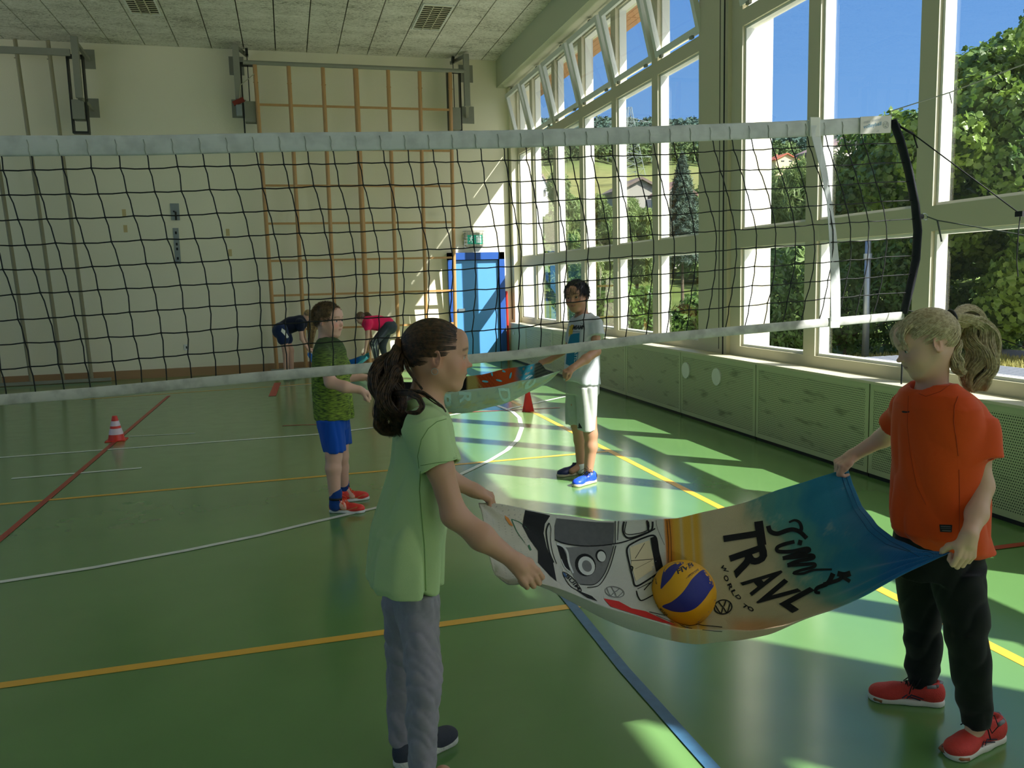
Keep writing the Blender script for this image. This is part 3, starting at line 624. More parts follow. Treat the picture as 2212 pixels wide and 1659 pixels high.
M['bark'] = mat('bark', rgb(96, 82, 66), 0.9, noise=0.2, scale=8)
LEAF = {  # outlines in the leaf plane
 'plane': np.array([(0, -.45), (.20, -.34), (.40, -.30), (.36, -.08), (.50, .14), (.26, .22), (.12, .40), (0, .55), (-.12, .40), (-.26, .22), (-.50, .14), (-.36, -.08), (-.40, -.30), (-.20, -.34)]),
 'oval': np.array([(0, -.5), (.2, -.15), (.18, .2), (0, .5), (-.18, .2), (-.2, -.15)]),
 'thin': np.array([(0, -.5), (.07, 0), (0, .5), (-.07, 0)]),
}
def leaves(P, N, size, kind, droop=0.0):
    """one leaf polygon per point P facing roughly N"""
    n = len(P); tpl = LEAF[kind]; k = len(tpl)
    N = N+rng.normal(0, 0.55, (n, 3)); N /= np.linalg.norm(N, axis=1, keepdims=True)
    T = rng.normal(0, 1, (n, 3)); T[:, 2] -= droop; T -= N*(T*N).sum(1, keepdims=True); T /= np.linalg.norm(T, axis=1, keepdims=True); B = np.cross(N, T)
    s = size*rng.uniform(0.7, 1.25, n)
    bend = (tpl[:, 0]**2)*-0.5
    V = P[:, None]+(B[:, None]*tpl[None, :, :1]+T[:, None]*tpl[None, :, 1:]+N[:, None]*bend[None, :, None])*s[:, None, None]
    return V.reshape(-1, 3), np.arange(n*k).reshape(n, k)
def clump_pts(centres, radii, n, flat=1.0):
    """points near the surfaces of many overlapping lobes, with outward normals"""
    w = np.array(radii)**2; w = w/w.sum(); ci = rng.choice(len(radii), n, p=w)
    d = rng.normal(0, 1, (n, 3)); d /= np.linalg.norm(d, axis=1, keepdims=True)
    r = np.array(radii)[ci]*rng.uniform(0.72, 1.06, n)
    c = np.array(centres)[ci]; P = c+d*r[:, None]*np.array([1, 1, flat]); return P, d
def tree(name, label, x, y, zb, crown, n, kind, size, mt, trunk_h, trunk_r, lean=(0, 0), stuff=False, cat='tree', group=None, droop=0.0, core=True):
    """crown: list of (dx, dy, z, r) lobes relative to the base"""
    t = thing(name, label, cat, (x, y, zb), group)
    cs = [(x+a, y+b, zb+c_) for a, b, c_, r in crown]; rs = [r for *_, r in crown]
    P, N = clump_pts(cs, rs, n)
    V, F_ = leaves(P, N, size, kind, droop)
    np_mesh('crown', V, F_, mt, t, smooth=False)
    b = MB(); top = Vector((x+lean[0], y+lean[1], zb+trunk_h))
    b.tube([(x, y, zb-0.1), (x+lean[0]*.4, y+lean[1]*.4, zb+trunk_h*.5), top], [trunk_r, trunk_r*.8, trunk_r*.6], 8)
    for c_, r in list(zip(cs, rs))[:14]:
        mid = (top+Vector(c_))/2+Vector((0, 0, -0.15*r)); b.tube([top, mid, Vector(c_)], [trunk_r*.5, trunk_r*.3, trunk_r*.12], 6)
    b.build('trunk', M['bark'], t, smooth=True)
    return t
def lobes_from_px(pts, depth_axis_y, spread=0.6, rr=(0.5, 0.9)):
    """crown lobes placed along a sight survey: pts = (px, py) on the vertical plane y = depth"""
    out = []
    for px, py in pts:
        p = at(px, py, 1, depth_axis_y); out.append((p[0], depth_axis_y+rng.uniform(-spread, spread), p[2], rng.uniform(*rr)))
    return out
# big plane tree on the right
tx, ty = 13.2, 12.0
pl = []
for i in range(110):
    u = rng.uniform(0, 2*PI); v = rng.uniform(-1, 1); q = math.sqrt(1-v*v)
    rad = rng.uniform(0.55, 1.0)
    pl.append((q*math.cos(u)*3.1*rad, q*math.sin(u)*2.6*rad, 3.45+v*2.75*rad, rng.uniform(0.4, 0.7)))
pt = tree('plane_tree', 'large broad-leaved plane tree filling the right hand windows', tx, ty, -0.25, pl, 60000, 'plane', 0.135, L_plane, 2.2, 0.16)
# second plane crown beyond the net post
pl2 = []
for i in range(60):
    u = rng.uniform(0, 2*PI); v = rng.uniform(-1, 1); q = math.sqrt(1-v*v); rad = rng.uniform(0.5, 1)
    pl2.append((q*math.cos(u)*1.5*rad, q*math.sin(u)*1.5*rad, 3.0+v*2.3*rad, rng.uniform(0.4, 0.65)))
tree('plane_tree', 'smaller broad-leaved tree left of the large plane tree', 13.4, 15.6, -0.25, pl2, 22000, 'plane', 0.135, L_plane, 1.6, 0.10)
# light green willow between the pillars
def round_tree(label, px0, px1, pyt, pyb, Y, n, kind, size, mt, name='willow', droop=1.2, nl=30, depth=1.0):
    a = at(px0, (pyt+pyb)/2, 1, Y); b_ = at(px1, (pyt+pyb)/2, 1, Y); zt_ = at((px0+px1)/2, pyt, 1, Y)[2]; zb_ = max(at((px0+px1)/2, pyb, 1, Y)[2], 0.3)
    cx, rx = (a[0]+b_[0])/2, (b_[0]-a[0])/2; cz, rzz = (zt_+zb_)/2, (zt_-zb_)/2
    gz = float(hill_h(np.array(math.hypot(cx, Y)), np.array(math.atan2(cx, Y))))
    L = []
    rm = min(rx, rzz)*0.38
    for i in range(nl):
        u = rng.uniform(0, 2*PI); v = rng.uniform(-1, 1); q = math.sqrt(1-v*v); rad = rng.uniform(0.3, 1)**0.6
        L.append((q*math.cos(u)*max(rx-rm, 0.1)*rad, q*math.sin(u)*max(rx*depth-rm, 0.1)*rad, cz-gz+v*max(rzz-rm, 0.1)*rad, rm*rng.uniform(0.7, 1.15)))
    return tree(name, label, cx, Y, gz, L, n, kind, size, mt, max(0.5, cz-gz), 0.05*rx+0.03, droop=droop)
round_tree('pale willow shrub seen between the white fin and the net end', 1640, 1850, 322, 560, 17.0, 24000, 'thin', 0.24, L_willow)
round_tree('feathery pale green bush outside the middle windows', 1325, 1425, 405, 660, 20.0, 16000, 'thin', 0.22, L_willow)
round_tree('feathery pale green bush outside the far windows', 1250, 1340, 385, 660, 22.0, 16000, 'thin', 0.24, L_willow)
round_tree('slender light green tree outside the far corner windows', 1165, 1258, 350, 660, 24.0, 14000, 'thin', 0.26, L_willow)
round_tree('round leafy shrub behind the girl with the orange shirt', 1960, 2330, 655, 800, 13.0, 9000, 'oval', 0.13, L_hedge, name='shrub', droop=0)
# leafy hedge along the yard
def hedge(name, label, px0, px1, pyt, pyb, Y, n, size):
    a = at(px0, pyb, 1, Y); b_ = at(px1, pyb, 1, Y); zt_ = at((px0+px1)/2, pyt, 1, Y)[2]
    L = []; w = b_[0]-a[0]; m_ = max(6, int(w/0.45)*3)
    for i in range(m_): L.append((rng.uniform(-w/2, w/2), rng.uniform(-0.4, 0.4), rng.uniform(0.3, zt_+0.25-0.35), rng.uniform(0.35, 0.5)))
    return tree(name, label, (a[0]+b_[0])/2, Y, -0.25, L, n, 'oval', size, L_hedge, 0.4, 0.05, cat='hedge', droop=0)
hedge('hedge', 'dark leafy hedge outside the lower windows beside the lamp post', 1650, 1990, 540, 760, 13.6, 16000, 0.12)
hedge('hedge', 'leafy hedge outside the lower windows left of the broad post', 1240, 1520, 575, 720, 15.6, 14000, 0.12)
hedge('hedge', 'leafy hedge under the large plane tree at the right photo edge', 1985, 2420, 612, 800, 14.2, 22000, 0.12)
# spruce
def spruce(label, px, pyt, pyb, Y, halfw_px, n, mt=L_spruce, name='spruce'):
    p = at(px, pyt, 1, Y); q = at(px, pyb, 1, Y); gz = float(hill_h(np.array(math.hypot(p[0], Y)), np.array(math.atan2(p[0], Y)))); zb_ = min(q[2], gz+0.4) if False else q[2]
    hw = halfw_px*Y/F_PX*1.05; h = p[2]-zb_
    u = rng.uniform(0, 1, n)**0.75; tier = np.floor(u*17)/17; fr = (u*17)%1
    a = rng.uniform(0, 2*PI, n); br = 0.72+0.28*np.sin(a*9+tier*40)
    r = hw*1.35*(0.06+u*0.94)*br*(0.55+0.45*fr)*rng.uniform(0.55, 1, n)**0.4
    z = p[2]-h*(tier+fr/17)-0.12*r+rng.normal(0, 0.04, n)
    P = np.stack([p[0]+np.cos(a)*r, Y+np.sin(a)*r, z], 1); N = np.stack([np.cos(a)*.5, np.sin(a)*.5, np.ones(n)*.8], 1)
    t = thing(name, label, 'tree', (p[0], Y, gz))
    V, F_ = leaves(P, N, h*0.05, 'thin', 0.3); np_mesh('crown', V, F_, mt, t, smooth=False)
    MB().tube([(p[0], Y, gz-0.2), (p[0], Y, p[2]-0.05)], [hw*0.07, 0.01], 8).build('trunk', M['bark'], t)
    return t
spruce('tall grey-green spruce seen through the window left of the broad post', 1474, 333, 560, 26.0, 62, 34000)
# houses on the slope
def house(label, px0, px1, pye, pyr, pyb, Y, wallc, roofc, gable=True):
    a = at(px0, pye, 1, Y); b_ = at(px1, pye, 1, Y); zr = at((px0+px1)/2, pyr, 1, Y)[2]; zb_ = at((px0+px1)/2, pyb, 1, Y)[2]
    x0, x1, ze = a[0], b_[0], a[2]; dp = (x1-x0)*0.8; t = thing('house', label, 'house', ((x0+x1)/2, Y, zb_))
    wm = mat('house_wall', wallc, 0.9); rm = mat('house_roof', roofc, 0.8, noise=0.15, scale=3)
    MB().box(x0, Y, zb_-2, x1, Y+dp, ze).add([(x0, Y, ze), (x1, Y, ze), ((x0+x1)/2, Y, zr), (x0, Y+dp, ze), (x1, Y+dp, ze), ((x0+x1)/2, Y+dp, zr)], [(0,1,2), (5,4,3)]).build('walls', wm, t)
    xm = (x0+x1)/2; o = (x1-x0)*0.08; th = (zr-ze)*0.10+0.1; r = MB()
    for s_, xe in ((-1, x0-o), (1, x1+o)):
        zz = ze-(zr-ze)*0.16
        r.hexa([(xe, Y-o, zz), (xm, Y-o, zr), (xm, Y+dp+o, zr), (xe, Y+dp+o, zz), (xe, Y-o, zz+th), (xm, Y-o, zr+th), (xm, Y+dp+o, zr+th), (xe, Y+dp+o, zz+th)])
    r.build('roof', rm, t)
    MB().box(xm+(x0-xm)*.55, Y+dp*.4, ze, xm+(x0-xm)*.4, Y+dp*.55, zr+th).build('chimney', mat('chimney', rgb(150, 100, 80), 0.9), t)
    for f in (0.25, 0.62):
        xx = x0+(x1-x0)*f; MB().box(xx, Y-0.06, zb_+(ze-zb_)*.45, xx+(x1-x0)*.14, Y, zb_+(ze-zb_)*.8).build('window', mat('house_window', rgb(60, 66, 72), 0.3), t)
    return t
house('white house with grey-brown gable roof above the pale bushes', 1335, 1432, 414, 388, 500, 52, rgb(150, 146, 134), rgb(104, 90, 80))
house('small white house with flat bright roof in the far corner window', 1160, 1184, 402, 380, 440, 60, rgb(215, 215, 210), rgb(150, 130, 120))
house('white house beside the spruce', 1432, 1500, 420, 395, 520, 46, rgb(160, 156, 146), rgb(130, 96, 84))
house('red-roofed farmhouse at the top of the meadow', 1676, 1722, 345, 333, 352, 120, rgb(206, 186, 150), rgb(162, 84, 58))
house('house with a dark red roof below the meadow', 1680, 1745, 402, 384, 440, 60, rgb(190, 176, 150), rgb(140, 70, 54))
house('large house with a dull mauve roof behind the willow', 1786, 1888, 322, 297, 400, 48, rgb(180, 170, 160), rgb(128, 104, 104))
# lattice pylon
def pylon():
    Y = 150; t = thing('power_pylon', 'tall lattice power pylon on the meadow', 'pylon', tuple(at(1363, 380, 1, Y)))
    ms = mat('pylon_steel', rgb(128, 138, 136), 0.6, 0.2); b = MB(); zt_, zb_ = at(1357, 232, 1, Y)[2], at(1363, 384, 1, Y)[2]; cx = at(1360, 300, 1, Y)[0]; H_ = zt_-zb_
    lv = np.linspace(0, 1, 10); w = lambda s: 1.9*(1-s)**1.1+0.35
    for i in range(len(lv)-1):
        a, c_ = lv[i], lv[i+1]; wa, wc_ = w(a), w(c_)
        cs0 = [(cx+sx*wa, Y+sy*wa, zb_+H_*a) for sx, sy in ((-1,-1),(1,-1),(1,1),(-1,1))]; cs1 = [(cx+sx*wc_, Y+sy*wc_, zb_+H_*c_) for sx, sy in ((-1,-1),(1,-1),(1,1),(-1,1))]
        for j in range(4):
            b.tube([cs0[j], cs1[j]], 0.05, 4); b.tube([cs0[j], cs1[(j+1)%4]], 0.027, 4); b.tube([cs0[(j+1)%4], cs1[j]], 0.027, 4); b.tube([cs1[j], cs1[(j+1)%4]], 0.025, 4)
    b.build('lattice_tower', ms, t)
    for f, l_ in ((0.30, 4.5), (0.56, 5.2), (0.80, 4.0)):
        m_ = MB(); z = zb_+H_*f
        for s_ in (-1, 1): m_.tube([(cx, Y, z+0.8), (cx+s_*l_, Y, z)], 0.06, 4); m_.tube([(cx, Y, z), (cx+s_*l_, Y, z)], 0.06, 4); m_.tube([(cx+s_*l_, Y, z), (cx+s_*l_, Y, z-1.0)], 0.05, 4)
        m_.build('cross_arm', ms, t)
pylon()
# forest on the ridge and hedgerow trees on the slope: countless, one mass each
def forest(name, label, n, d0, d1, a0, a1, size, mt, hgt, nl):
    a = rng.uniform(a0, a1, n); d = rng.uniform(d0, d1, n); z = hill_h(d, a)
    cx, cy = np.sin(a)*d, np.cos(a)*d; hh = hgt*rng.uniform(0.6, 1.2, n)
    P = []; N = []
    for i in range(n):
        k = nl; u = rng.normal(0, 1, (k, 3)); u /= np.linalg.norm(u, axis=1, keepdims=True); u[:, 2] = np.abs(u[:, 2])*1.0-0.1
        P.append(np.array([cx[i], cy[i], z[i]+hh[i]*.3])+u*np.array([hh[i]*.36, hh[i]*.36, hh[i]*.75])); N.append(u)
    V, F_ = leaves(np.concatenate(P), np.concatenate(N), size, 'oval'); o = np_mesh(name, V, F_, mt, None, smooth=False)
    return tag(o, label, 'forest', None, 'stuff')
forest('forest', 'dark wooded ridge on the skyline', 3200, 255, 440, 0.22, 0.95, 2.2, L_forest, 7, 60)
forest('hedgerow', 'row of bushy trees at the foot of the wooded slope', 330, 226, 262, 0.22, 0.85, 1.3, hsv_mat('far_leaves', rgb(58, 82, 40), rgb(100, 120, 64), 0.8, 0.1, scale=0.2), 5.5, 90)
forest('undergrowth', 'mixed bushes and gardens between the yard and the meadow', 220, 40, 98, 0.22, 0.80, 0.6, hsv_mat('mid_leaves', rgb(64, 92, 42), rgb(120, 142, 70), 0.7, 0.2, scale=0.6), 3.4, 240)
# lamp post, bench and fence
lp = at(1869, 765, 1, 12.6)
lpo = thing('lamp_post', 'plain grey steel lamp post in front of the hedge', 'lamp post', (lp[0], 12.6, -0.25))
MB().tube([(lp[0], 12.6, -0.25), (lp[0], 12.6, at(1868, 515, 1, 12.6)[2])], [0.065, 0.05], 14).build('post', M['metal'], lpo, smooth=True)
MB().tube([(lp[0], 12.6, at(1868, 560, 1, 12.6)[2]), (lp[0], 12.6, at(1868, 548, 1, 12.6)[2])], 0.075, 14).build('collar', M['metal'], lpo)
bn = at(2165, 790, 0, 8.2)
bo = thing('slatted_bench', 'dark slatted bench outside below the right hand window', 'bench', (7.9, bn[1], -0.25))
for k in range(9): MB().box(7.2+k*0.11, bn[1]-1.2, 0.30, 7.28+k*0.11, bn[1]+1.6, 0.335).build('slat', mat('bench_slat', rgb(120, 124, 132), 0.6), bo)
for yy in (bn[1]-0.9, bn[1]+1.2):
    for xx in (7.3, 8.0): MB().box(xx, yy, -0.25, xx+0.06, yy+0.06, 0.30).build('leg', M['steel_dark'], bo)
# tall dry grass in front of the hedge
gp = 7000; gx_ = rng.uniform(7.5, 12.2, gp); gy_ = rng.uniform(10.5, 13.0, gp); P = np.stack([gx_, gy_, np.full(gp, -0.1)], 1)
V, F_ = leaves(P, rng.normal(0, 1, (gp, 3))*np.array([1, 1, 0.05]), 0.20, 'thin', -6.0)
tag(np_mesh('grass', V, F_, hsv_mat('dry_grass', rgb(120, 122, 58), rgb(176, 164, 92), 0.8, 0.3), None, smooth=False), 'tufts of dry grass at the foot of the hedge', 'grass', None, 'stuff')
# ================================================================== VOLLEYBALL NET
NY = 3.5
net = thing('volleyball_net', 'black volleyball net with white top and bottom tapes stretched across the hall', 'volleyball net', (1.0, NY, 1.1))
def z_top(x): return float(np.interp(x, [-1.5, -1.0, -0.5, 0.0, 0.5, 0.9, 1.6, 2.3, 2.88], [2.072, 2.078, 2.088, 2.108, 2.122, 2.135, 2.167, 2.205, 2.243]))
def z_bot(x): return float(np.interp(x, [-1.5, -1.08, -0.72, -0.13, 0.34, 0.93, 1.59, 2.07, 2.98], [1.07, 1.10, 1.11, 1.135, 1.15, 1.17, 1.215, 1.235, 1.27]))
def sway(x, t):
    """sideways drift of the mesh: t = 0 at the top tape, 1 at the bottom tape"""
    f = lambda a: float(np.interp(t, [0, .15, .3, .5, .7, .85, 1], a))
    l, m_, r = f([0, .02, .045, .085, .115, .13, .14]), f([0, .022, .05, .075, .065, .05, .045]), f([0, .055, .11, .165, .165, .14, .105])
    return float(np.interp(x, [-1, .3, .9, 2.8], [l, m_, m_+.02, r]))
def belly(x, t): return 0.02*math.sin(PI*t)*math.sin(x*2.1)
def npt(x0, t, dy=0):
    z1 = z_top(x0)-0.075; z0 = z_bot(x0+0.1)+0.02
    return (x0+sway(x0, t), NY+belly(x0, t)+dy, z1+(z0-z1)*t)
def ztape(mz, half, name, mt, x0, x1, seams=True):
    b = MB(); n = 120; prof = [(-0.004, -1), (-0.0065, -.8), (-0.008, 0), (-0.0065, .8), (-0.004, 1), (0.004, 1), (0.0065, .8), (0.008, 0), (0.0065, -.8), (0.004, -1)]
    vs = []
    for i in range(n+1):
        x = x0+(x1-x0)*i/n; zc = mz(x); wv = 0.0022*math.sin(x*63)+0.001*math.sin(x*31)
        for p, q in prof: vs.append((x, NY+p*(1.0)+wv*(1 if half > .03 else .5), zc+q*half))
    k = len(prof); fs = [(i*k+j, i*k+(j+1)%k, (i+1)*k+(j+1)%k, (i+1)*k+j) for i in range(n) for j in range(k)]
    fs += [tuple(range(k)), tuple(n*k+j for j in reversed(range(k)))]
    b.add(vs, fs); return b.build(name, mt, net, smooth=True)
def tape_mat(name, col, dirt):
    mt, n, l = new_mat(name); b = n['Principled BSDF']; b.inputs['Roughness'].default_value = 0.7
    tc = n.new('ShaderNodeTexCoord'); t = n.new('ShaderNodeTexNoise'); t.inputs['Scale'].default_value = 14; t.inputs['Detail'].default_value = 6; l.new(tc.outputs['Object'], t.inputs[0])
    r = n.new('ShaderNodeValToRGB'); r.color_ramp.elements[0].position = 0.34; r.color_ramp.elements[0].color = tuple(c*dirt for c in col[:3])+(1,); r.color_ramp.elements[1].position = 0.56; r.color_ramp.elements[1].color = col
    l.new(t.outputs[0], r.inputs[0]); l.new(r.outputs[0], b.inputs['Base Color'])
    w = n.new('ShaderNodeTexWave'); w.inputs['Scale'].default_value = 60; w.bands_direction = 'Z'; l.new(tc.outputs['Object'], w.inputs[0]); bp = n.new('ShaderNodeBump'); bp.inputs['Strength'].default_value = 0.15; bp.inputs['Distance'].default_value = 0.002
    l.new(w.outputs[1], bp.inputs['Height']); l.new(bp.outputs[0], b.inputs['Normal'])
    # cloth lets some light through
    tr = n.new('ShaderNodeBsdfTranslucent'); mx = n.new('ShaderNodeMixShader'); mx.inputs[0].default_value = 0.22; o = n['Material Output']; l.new(r.outputs[0], tr.inputs[0]); l.new(b.outputs[0], mx.inputs[1]); l.new(tr.outputs[0], mx.inputs[2]); l.new(mx.outputs[0], o.inputs[0])
    return mt
M['tape'] = tape_mat('net_tape_canvas', rgb(226, 230, 228), 0.82); M['tape2'] = tape_mat('bottom_tape_canvas', rgb(226, 226, 218), 0.66)
ztape(lambda x: z_top(x)-0.037, 0.037, 'top_tape', M['tape'], -1.45, 2.875)
ztape(lambda x: z_bot(x), 0.021, 'bottom_tape', M['tape2'], -1.45, 2.99)
cord_m = mat('net_cord_black', rgb(18, 20, 18), 0.7)
xs0 = [-1.0-0.1*4+0.1*i+0.005 for i in range(42)]
R_ = 0.0026
ms = MB(); kn = MB()
tt = [i/20 for i in range(21)]
def jit(i, j, s=0.006): return (math.sin(i*12.9898+j*78.233)*43758.5453 % 1-0.5)*s
def node(i, j):   # j row 0..9 : t positions of the horizontal cords
    x0 = xs0[i]; p = npt(x0, 0.055+j*0.104 if j < 9 else 1.0)
    return (p[0]+jit(i, j, .008), p[1], p[2]+jit(i+3, j, .006))
nrow = 9
for i, x0 in enumerate(xs0):
    if x0 > 2.83: continue
    pts = [npt(x0, -0.02)]
    prev = npt(x0, -0.02)
    nodes = [npt(x0, -0.02)]+[node(i, j) for j in range(nrow)]+[npt(x0, 1.01)]
    path = []
    for a in range(len(nodes)-1):
        p, q = Vector(nodes[a]), Vector(nodes[a+1])
        path.append(p); path.append(p.lerp(q, .33)+Vector((0.004, 0, 0))); path.append(p.lerp(q, .7)+Vector((0.002, 0, 0)))
    path.append(Vector(nodes[-1])); ms.tube(path, R_, 5)
for j in range(nrow):
    path = []; n_ = sum(1 for x0 in xs0 if x0 <= 2.83)
    for i in range(n_):
        p = Vector(node(i, j)); path.append(p)
        if i < n_-1: path.append(p.lerp(Vector(node(i+1, j)), .5)+Vector((0, 0, -0.0025)))
    tt_ = 0.055+j*0.104; xe = npt(2.80, tt_); path.append(Vector((float(np.interp(xe[2], [1.30, 1.41, 1.55, 1.69, 1.82, 1.98, 2.14], [2.99, 3.02, 3.05, 3.05, 3.04, 2.99, 2.93])), NY, xe[2])))
    ms.tube(path, R_, 5)
ms.build('netting', cord_m, net, smooth=True)
for i in range(len(xs0)):
    if xs0[i] > 2.83: continue
    for j in range(nrow):
        p = node(i, j); kn.lathe([(0.001, -.0048), (.0042, -.0025), (.0048, 0), (.0042, .0025), (.001, .0048)], p, 7)
ko = kn.build('knots', cord_m, net, smooth=True); ko['kind'] = 'stuff'
# seam ripples on the top tape where the cords are stitched in
thread = mat('stitch_thread', rgb(168, 172, 160), 0.8)
for i, x0 in enumerate(xs0):
    if x0 > 2.8 or x0 < -1.1: continue
    zt_ = z_top(x0); MB().tube([(x0-0.004, NY-0.0085, zt_-0.016), (x0+0.001, NY-0.0098, zt_-0.035), (x0-0.001, NY-0.009, zt_-0.055), (x0+0.002, NY-0.0072, zt_-0.072)], 0.0016, 5).build('tape_stitch', thread, net, smooth=True)
# black side band at the window end
sb = MB(); pz = [(2.885, 2.225), (2.93, 2.14), (2.99, 1.98), (3.035, 1.82), (3.055, 1.69), (3.05, 1.55), (3.02, 1.41), (2.985, 1.28)]
pth = [(x+0.005, NY, z) for x, z in pz]
sb.tube(pth, [0.024, .026, .027, .027, .028, .027, .026, .024], 12, flat=0.45)
sb.tube([(x+0.012, NY-0.014, z) for x, z in pz], 0.006, 6)
sb.build('side_band', mat('side_band_webbing', rgb(16, 18, 30), 0.75, bump=0.3, bscale=300), net, smooth=True)
# white sideline strip hanging on the net (antenna pocket)
ws = MB(); q = [(2.445, 2.222), (2.455, 2.13), (2.50, 1.98), (2.535, 1.83), (2.555, 1.69), (2.57, 1.56), (2.578, 1.43), (2.585, 1.26)]
vs = []
for k, (x, z) in enumerate(q):
    tw_ = [0, .1, .35, .5, .25, .1, -.1, 0][k]; h = 0.026
    for s_ in (-1, 1): vs.append((x+s_*h*math.cos(tw_), NY-0.014+s_*h*math.sin(tw_), z))
n_ = len(q); vv = vs+[(a, b_-0.003, c_) for a, b_, c_ in vs]
fs = [(2*i, 2*i+1, 2*i+3, 2*i+2) for i in range(n_-1)]+[(2*n_+2*i+2, 2*n_+2*i+3, 2*n_+2*i+1, 2*n_+2*i) for i in range(n_-1)]+[(2*i, 2*i+2, 2*n_+2*i+2, 2*n_+2*i) for i in range(n_-1)]+[(2*i+1, 2*n_+2*i+1, 2*n_+2*i+3, 2*i+3) for i in range(n_-1)]
ws.add(vv, fs)
ws.build('sideline_strip', M['tape'], net)
MB().box(2.42, NY-0.018, 2.135, 2.475, NY-0.008, 2.225).box(2.555, NY-0.016, 1.225, 2.61, NY-0.006, 1.285).build('strip_loop', M['white'], net, bevel=0.003)
# printed label near the end of the top tape
lx0, lx1 = 2.70, 2.872
lb = MB(); zt0, zt1 = z_top(lx0), z_top(lx1)
lb.hexa([(lx0, NY-0.0135, zt0-0.078), (lx1, NY-0.0135, zt1-0.08), (lx1, NY-0.009, zt1-0.08), (lx0, NY-0.009, zt0-0.078), (lx0, NY-0.0135, zt0+0.002), (lx1, NY-0.0135, zt1+0.002), (lx1, NY-0.009, zt1+0.002), (lx0, NY-0.009, zt0+0.002)])
lbo = lb.build('net_label', mat('label_vinyl', rgb(214, 212, 200), 0.4), net)
def flat_text(txt, x, z, h, col, wid, parent, y, bold=0.0, slope=0.19):
    v, f = text_tris(txt, bold=bold); w = v[:, 0].max()-v[:, 0].min(); sx = wid/w; sy = h/0.7
    X = x+(v[:, 0]-v[:, 0].min())*sx; P = np.stack([X, np.full(len(v), y), z+v[:, 1]*sy+(X-x)*slope], 1)
    return np_mesh('lettering', P, f, col, parent, smooth=False)
grey_ink = mat('grey_ink', rgb(160, 170, 174), 0.6); blue_ink = mat('blue_ink', rgb(96, 150, 178), 0.6)
flat_text('max  meier', lx0+0.018, zt0-0.030, 0.014, grey_ink, 0.095, lbo, NY-0.0142)
flat_text('volleyball', lx0+0.016, zt0-0.053, 0.017, blue_ink, 0.10, lbo, NY-0.0142, bold=0.012)
flat_text('.ch', lx0+0.088, zt0-0.068, 0.009, grey_ink, 0.016, lbo, NY-0.0142)
rg = MB()
for a in np.linspace(0, 2*PI, 17)[:-1]:
    pass
cxl, czl = lx0+0.142, z_top(lx0+0.142)-0.042
for r_ in (0.0165, 0.010): rg.tube([(cxl+r_*math.cos(a), NY-0.0142, czl+r_*math.sin(a)) for a in np.linspace(0, 2*PI, 25)], 0.0007, 4)
for a0 in (0, 2.1, 4.2): rg.tube([(cxl+0.016*s_*math.cos(a0+s_*1.2), NY-0.0142, czl+0.016*s_*math.sin(a0+s_*1.2)) for s_ in np.linspace(0, 1, 8)], 0.0007, 4)
rg.build('ball_emblem', grey_ink, lbo)
# tensioning lines at the window end, running to a cleat on the wall out of view
def P3(x, y, d): q_ = ray(x, y); return CO+q_*d
ro_ = thing('tension_rope', 'dark tensioning rope from the top corner of the net to a black cleat', 'rope', (2.95, NY, 2.2), 'net tensioning ropes')
a = np.array([2.905, NY, 2.205]); r1 = at(1942, 272, 1, NY-0.01); r2 = at(1973, 290, 1, NY-0.04); r3 = at(2204, 462, 1, 3.05)
MB().tube([a, r1], 0.012, 8).build('webbing', mat('webbing', rgb(20, 22, 26), 0.7), ro_)
def ringm(c_, r_, name, parent, ax='y'):
    b = MB(); b.tube([(c_[0]+r_*math.cos(t_), c_[1]+0.3*r_*math.sin(t_), c_[2]+r_*math.sin(t_)) for t_ in np.linspace(0, 2*PI, 21)], 0.0022, 6); return b.build(name, M['metal'], parent, smooth=True)
ringm(r1, 0.011, 'ring', ro_)
MB().tube([r1, (r1+r2)/2, r2], [0.005, .006, .007], 6).tube([r2, r3], 0.0032, 6).tube([r2, at(1982, 320, 1, NY-0.05)], 0.004, 6).build('rope', rope_m, ro_, smooth=True)
cl = MB().box(r3[0]-0.01, r3[1]-0.02, r3[2]-0.012, r3[0]+0.05, r3[1]+0.02, r3[2]+0.012); cl.tube([r3+np.array([0, 0, -.01]), at(2200, 500, 1, 3.04), at(2196, 560, 1, 3.05), at(2199, 598, 1, 3.05)], 0.0025, 6)
cl.build('cleat', M['black'], ro_)
r4 = np.array([3.085, NY, float(at(1995, 468, 1, NY)[2])]); r5 = at(2212, 508, 1, 3.05)
ro2 = thing('tension_rope', 'grey middle tensioning rope from the bowed side of the net', 'rope', tuple(r4), 'net tensioning ropes')
MB().tube([r4+np.array([-0.03, 0, 0]), r4], 0.013, 8).build('webbing', bpy.data.materials['webbing'], ro2); ringm(r4+np.array([0.014, 0, 0]), 0.016, 'ring', ro2)
k2 = at(2025, 476, 1, NY-0.05); MB().tube([r4+np.array([.028, 0, 0]), k2, r5, r5+(r5-k2)*0.6], 0.0032, 6).tube([k2, at(2030, 500, 1, NY-.05), at(2034, 522, 1, NY-.05)], 0.0045, 6).build('rope', mat('grey_cord', rgb(92, 96, 90), 0.7), ro2, smooth=True)
ro3 = thing('tension_rope', 'dark bottom tensioning rope of the net beside the blond ponytail', 'rope', (3.0, NY, 1.2), 'net tensioning ropes')
MB().tube([at(1952, 668, 1, NY), at(2040, 690, 1, NY-0.1), at(2130, 720, 1, 3.3), at(2230, 757, 1, 3.1)], 0.0032, 6).build('rope', rope_m, ro3)
tag(MB().tube([at(1950, 750, 1, NY-0.05), at(1947, 830, 1, NY-0.06)], 0.004, 6).tube([at(1951, 690, 1, NY-0.03), at(1950, 750, 1, NY-0.05)], 0.0035, 6).build('rope_end', rope_m), 'short black rope end hanging below the net corner in front of the sill', 'rope')
gy_m = mat('white_guy_line', rgb(196, 192, 180), 0.7)
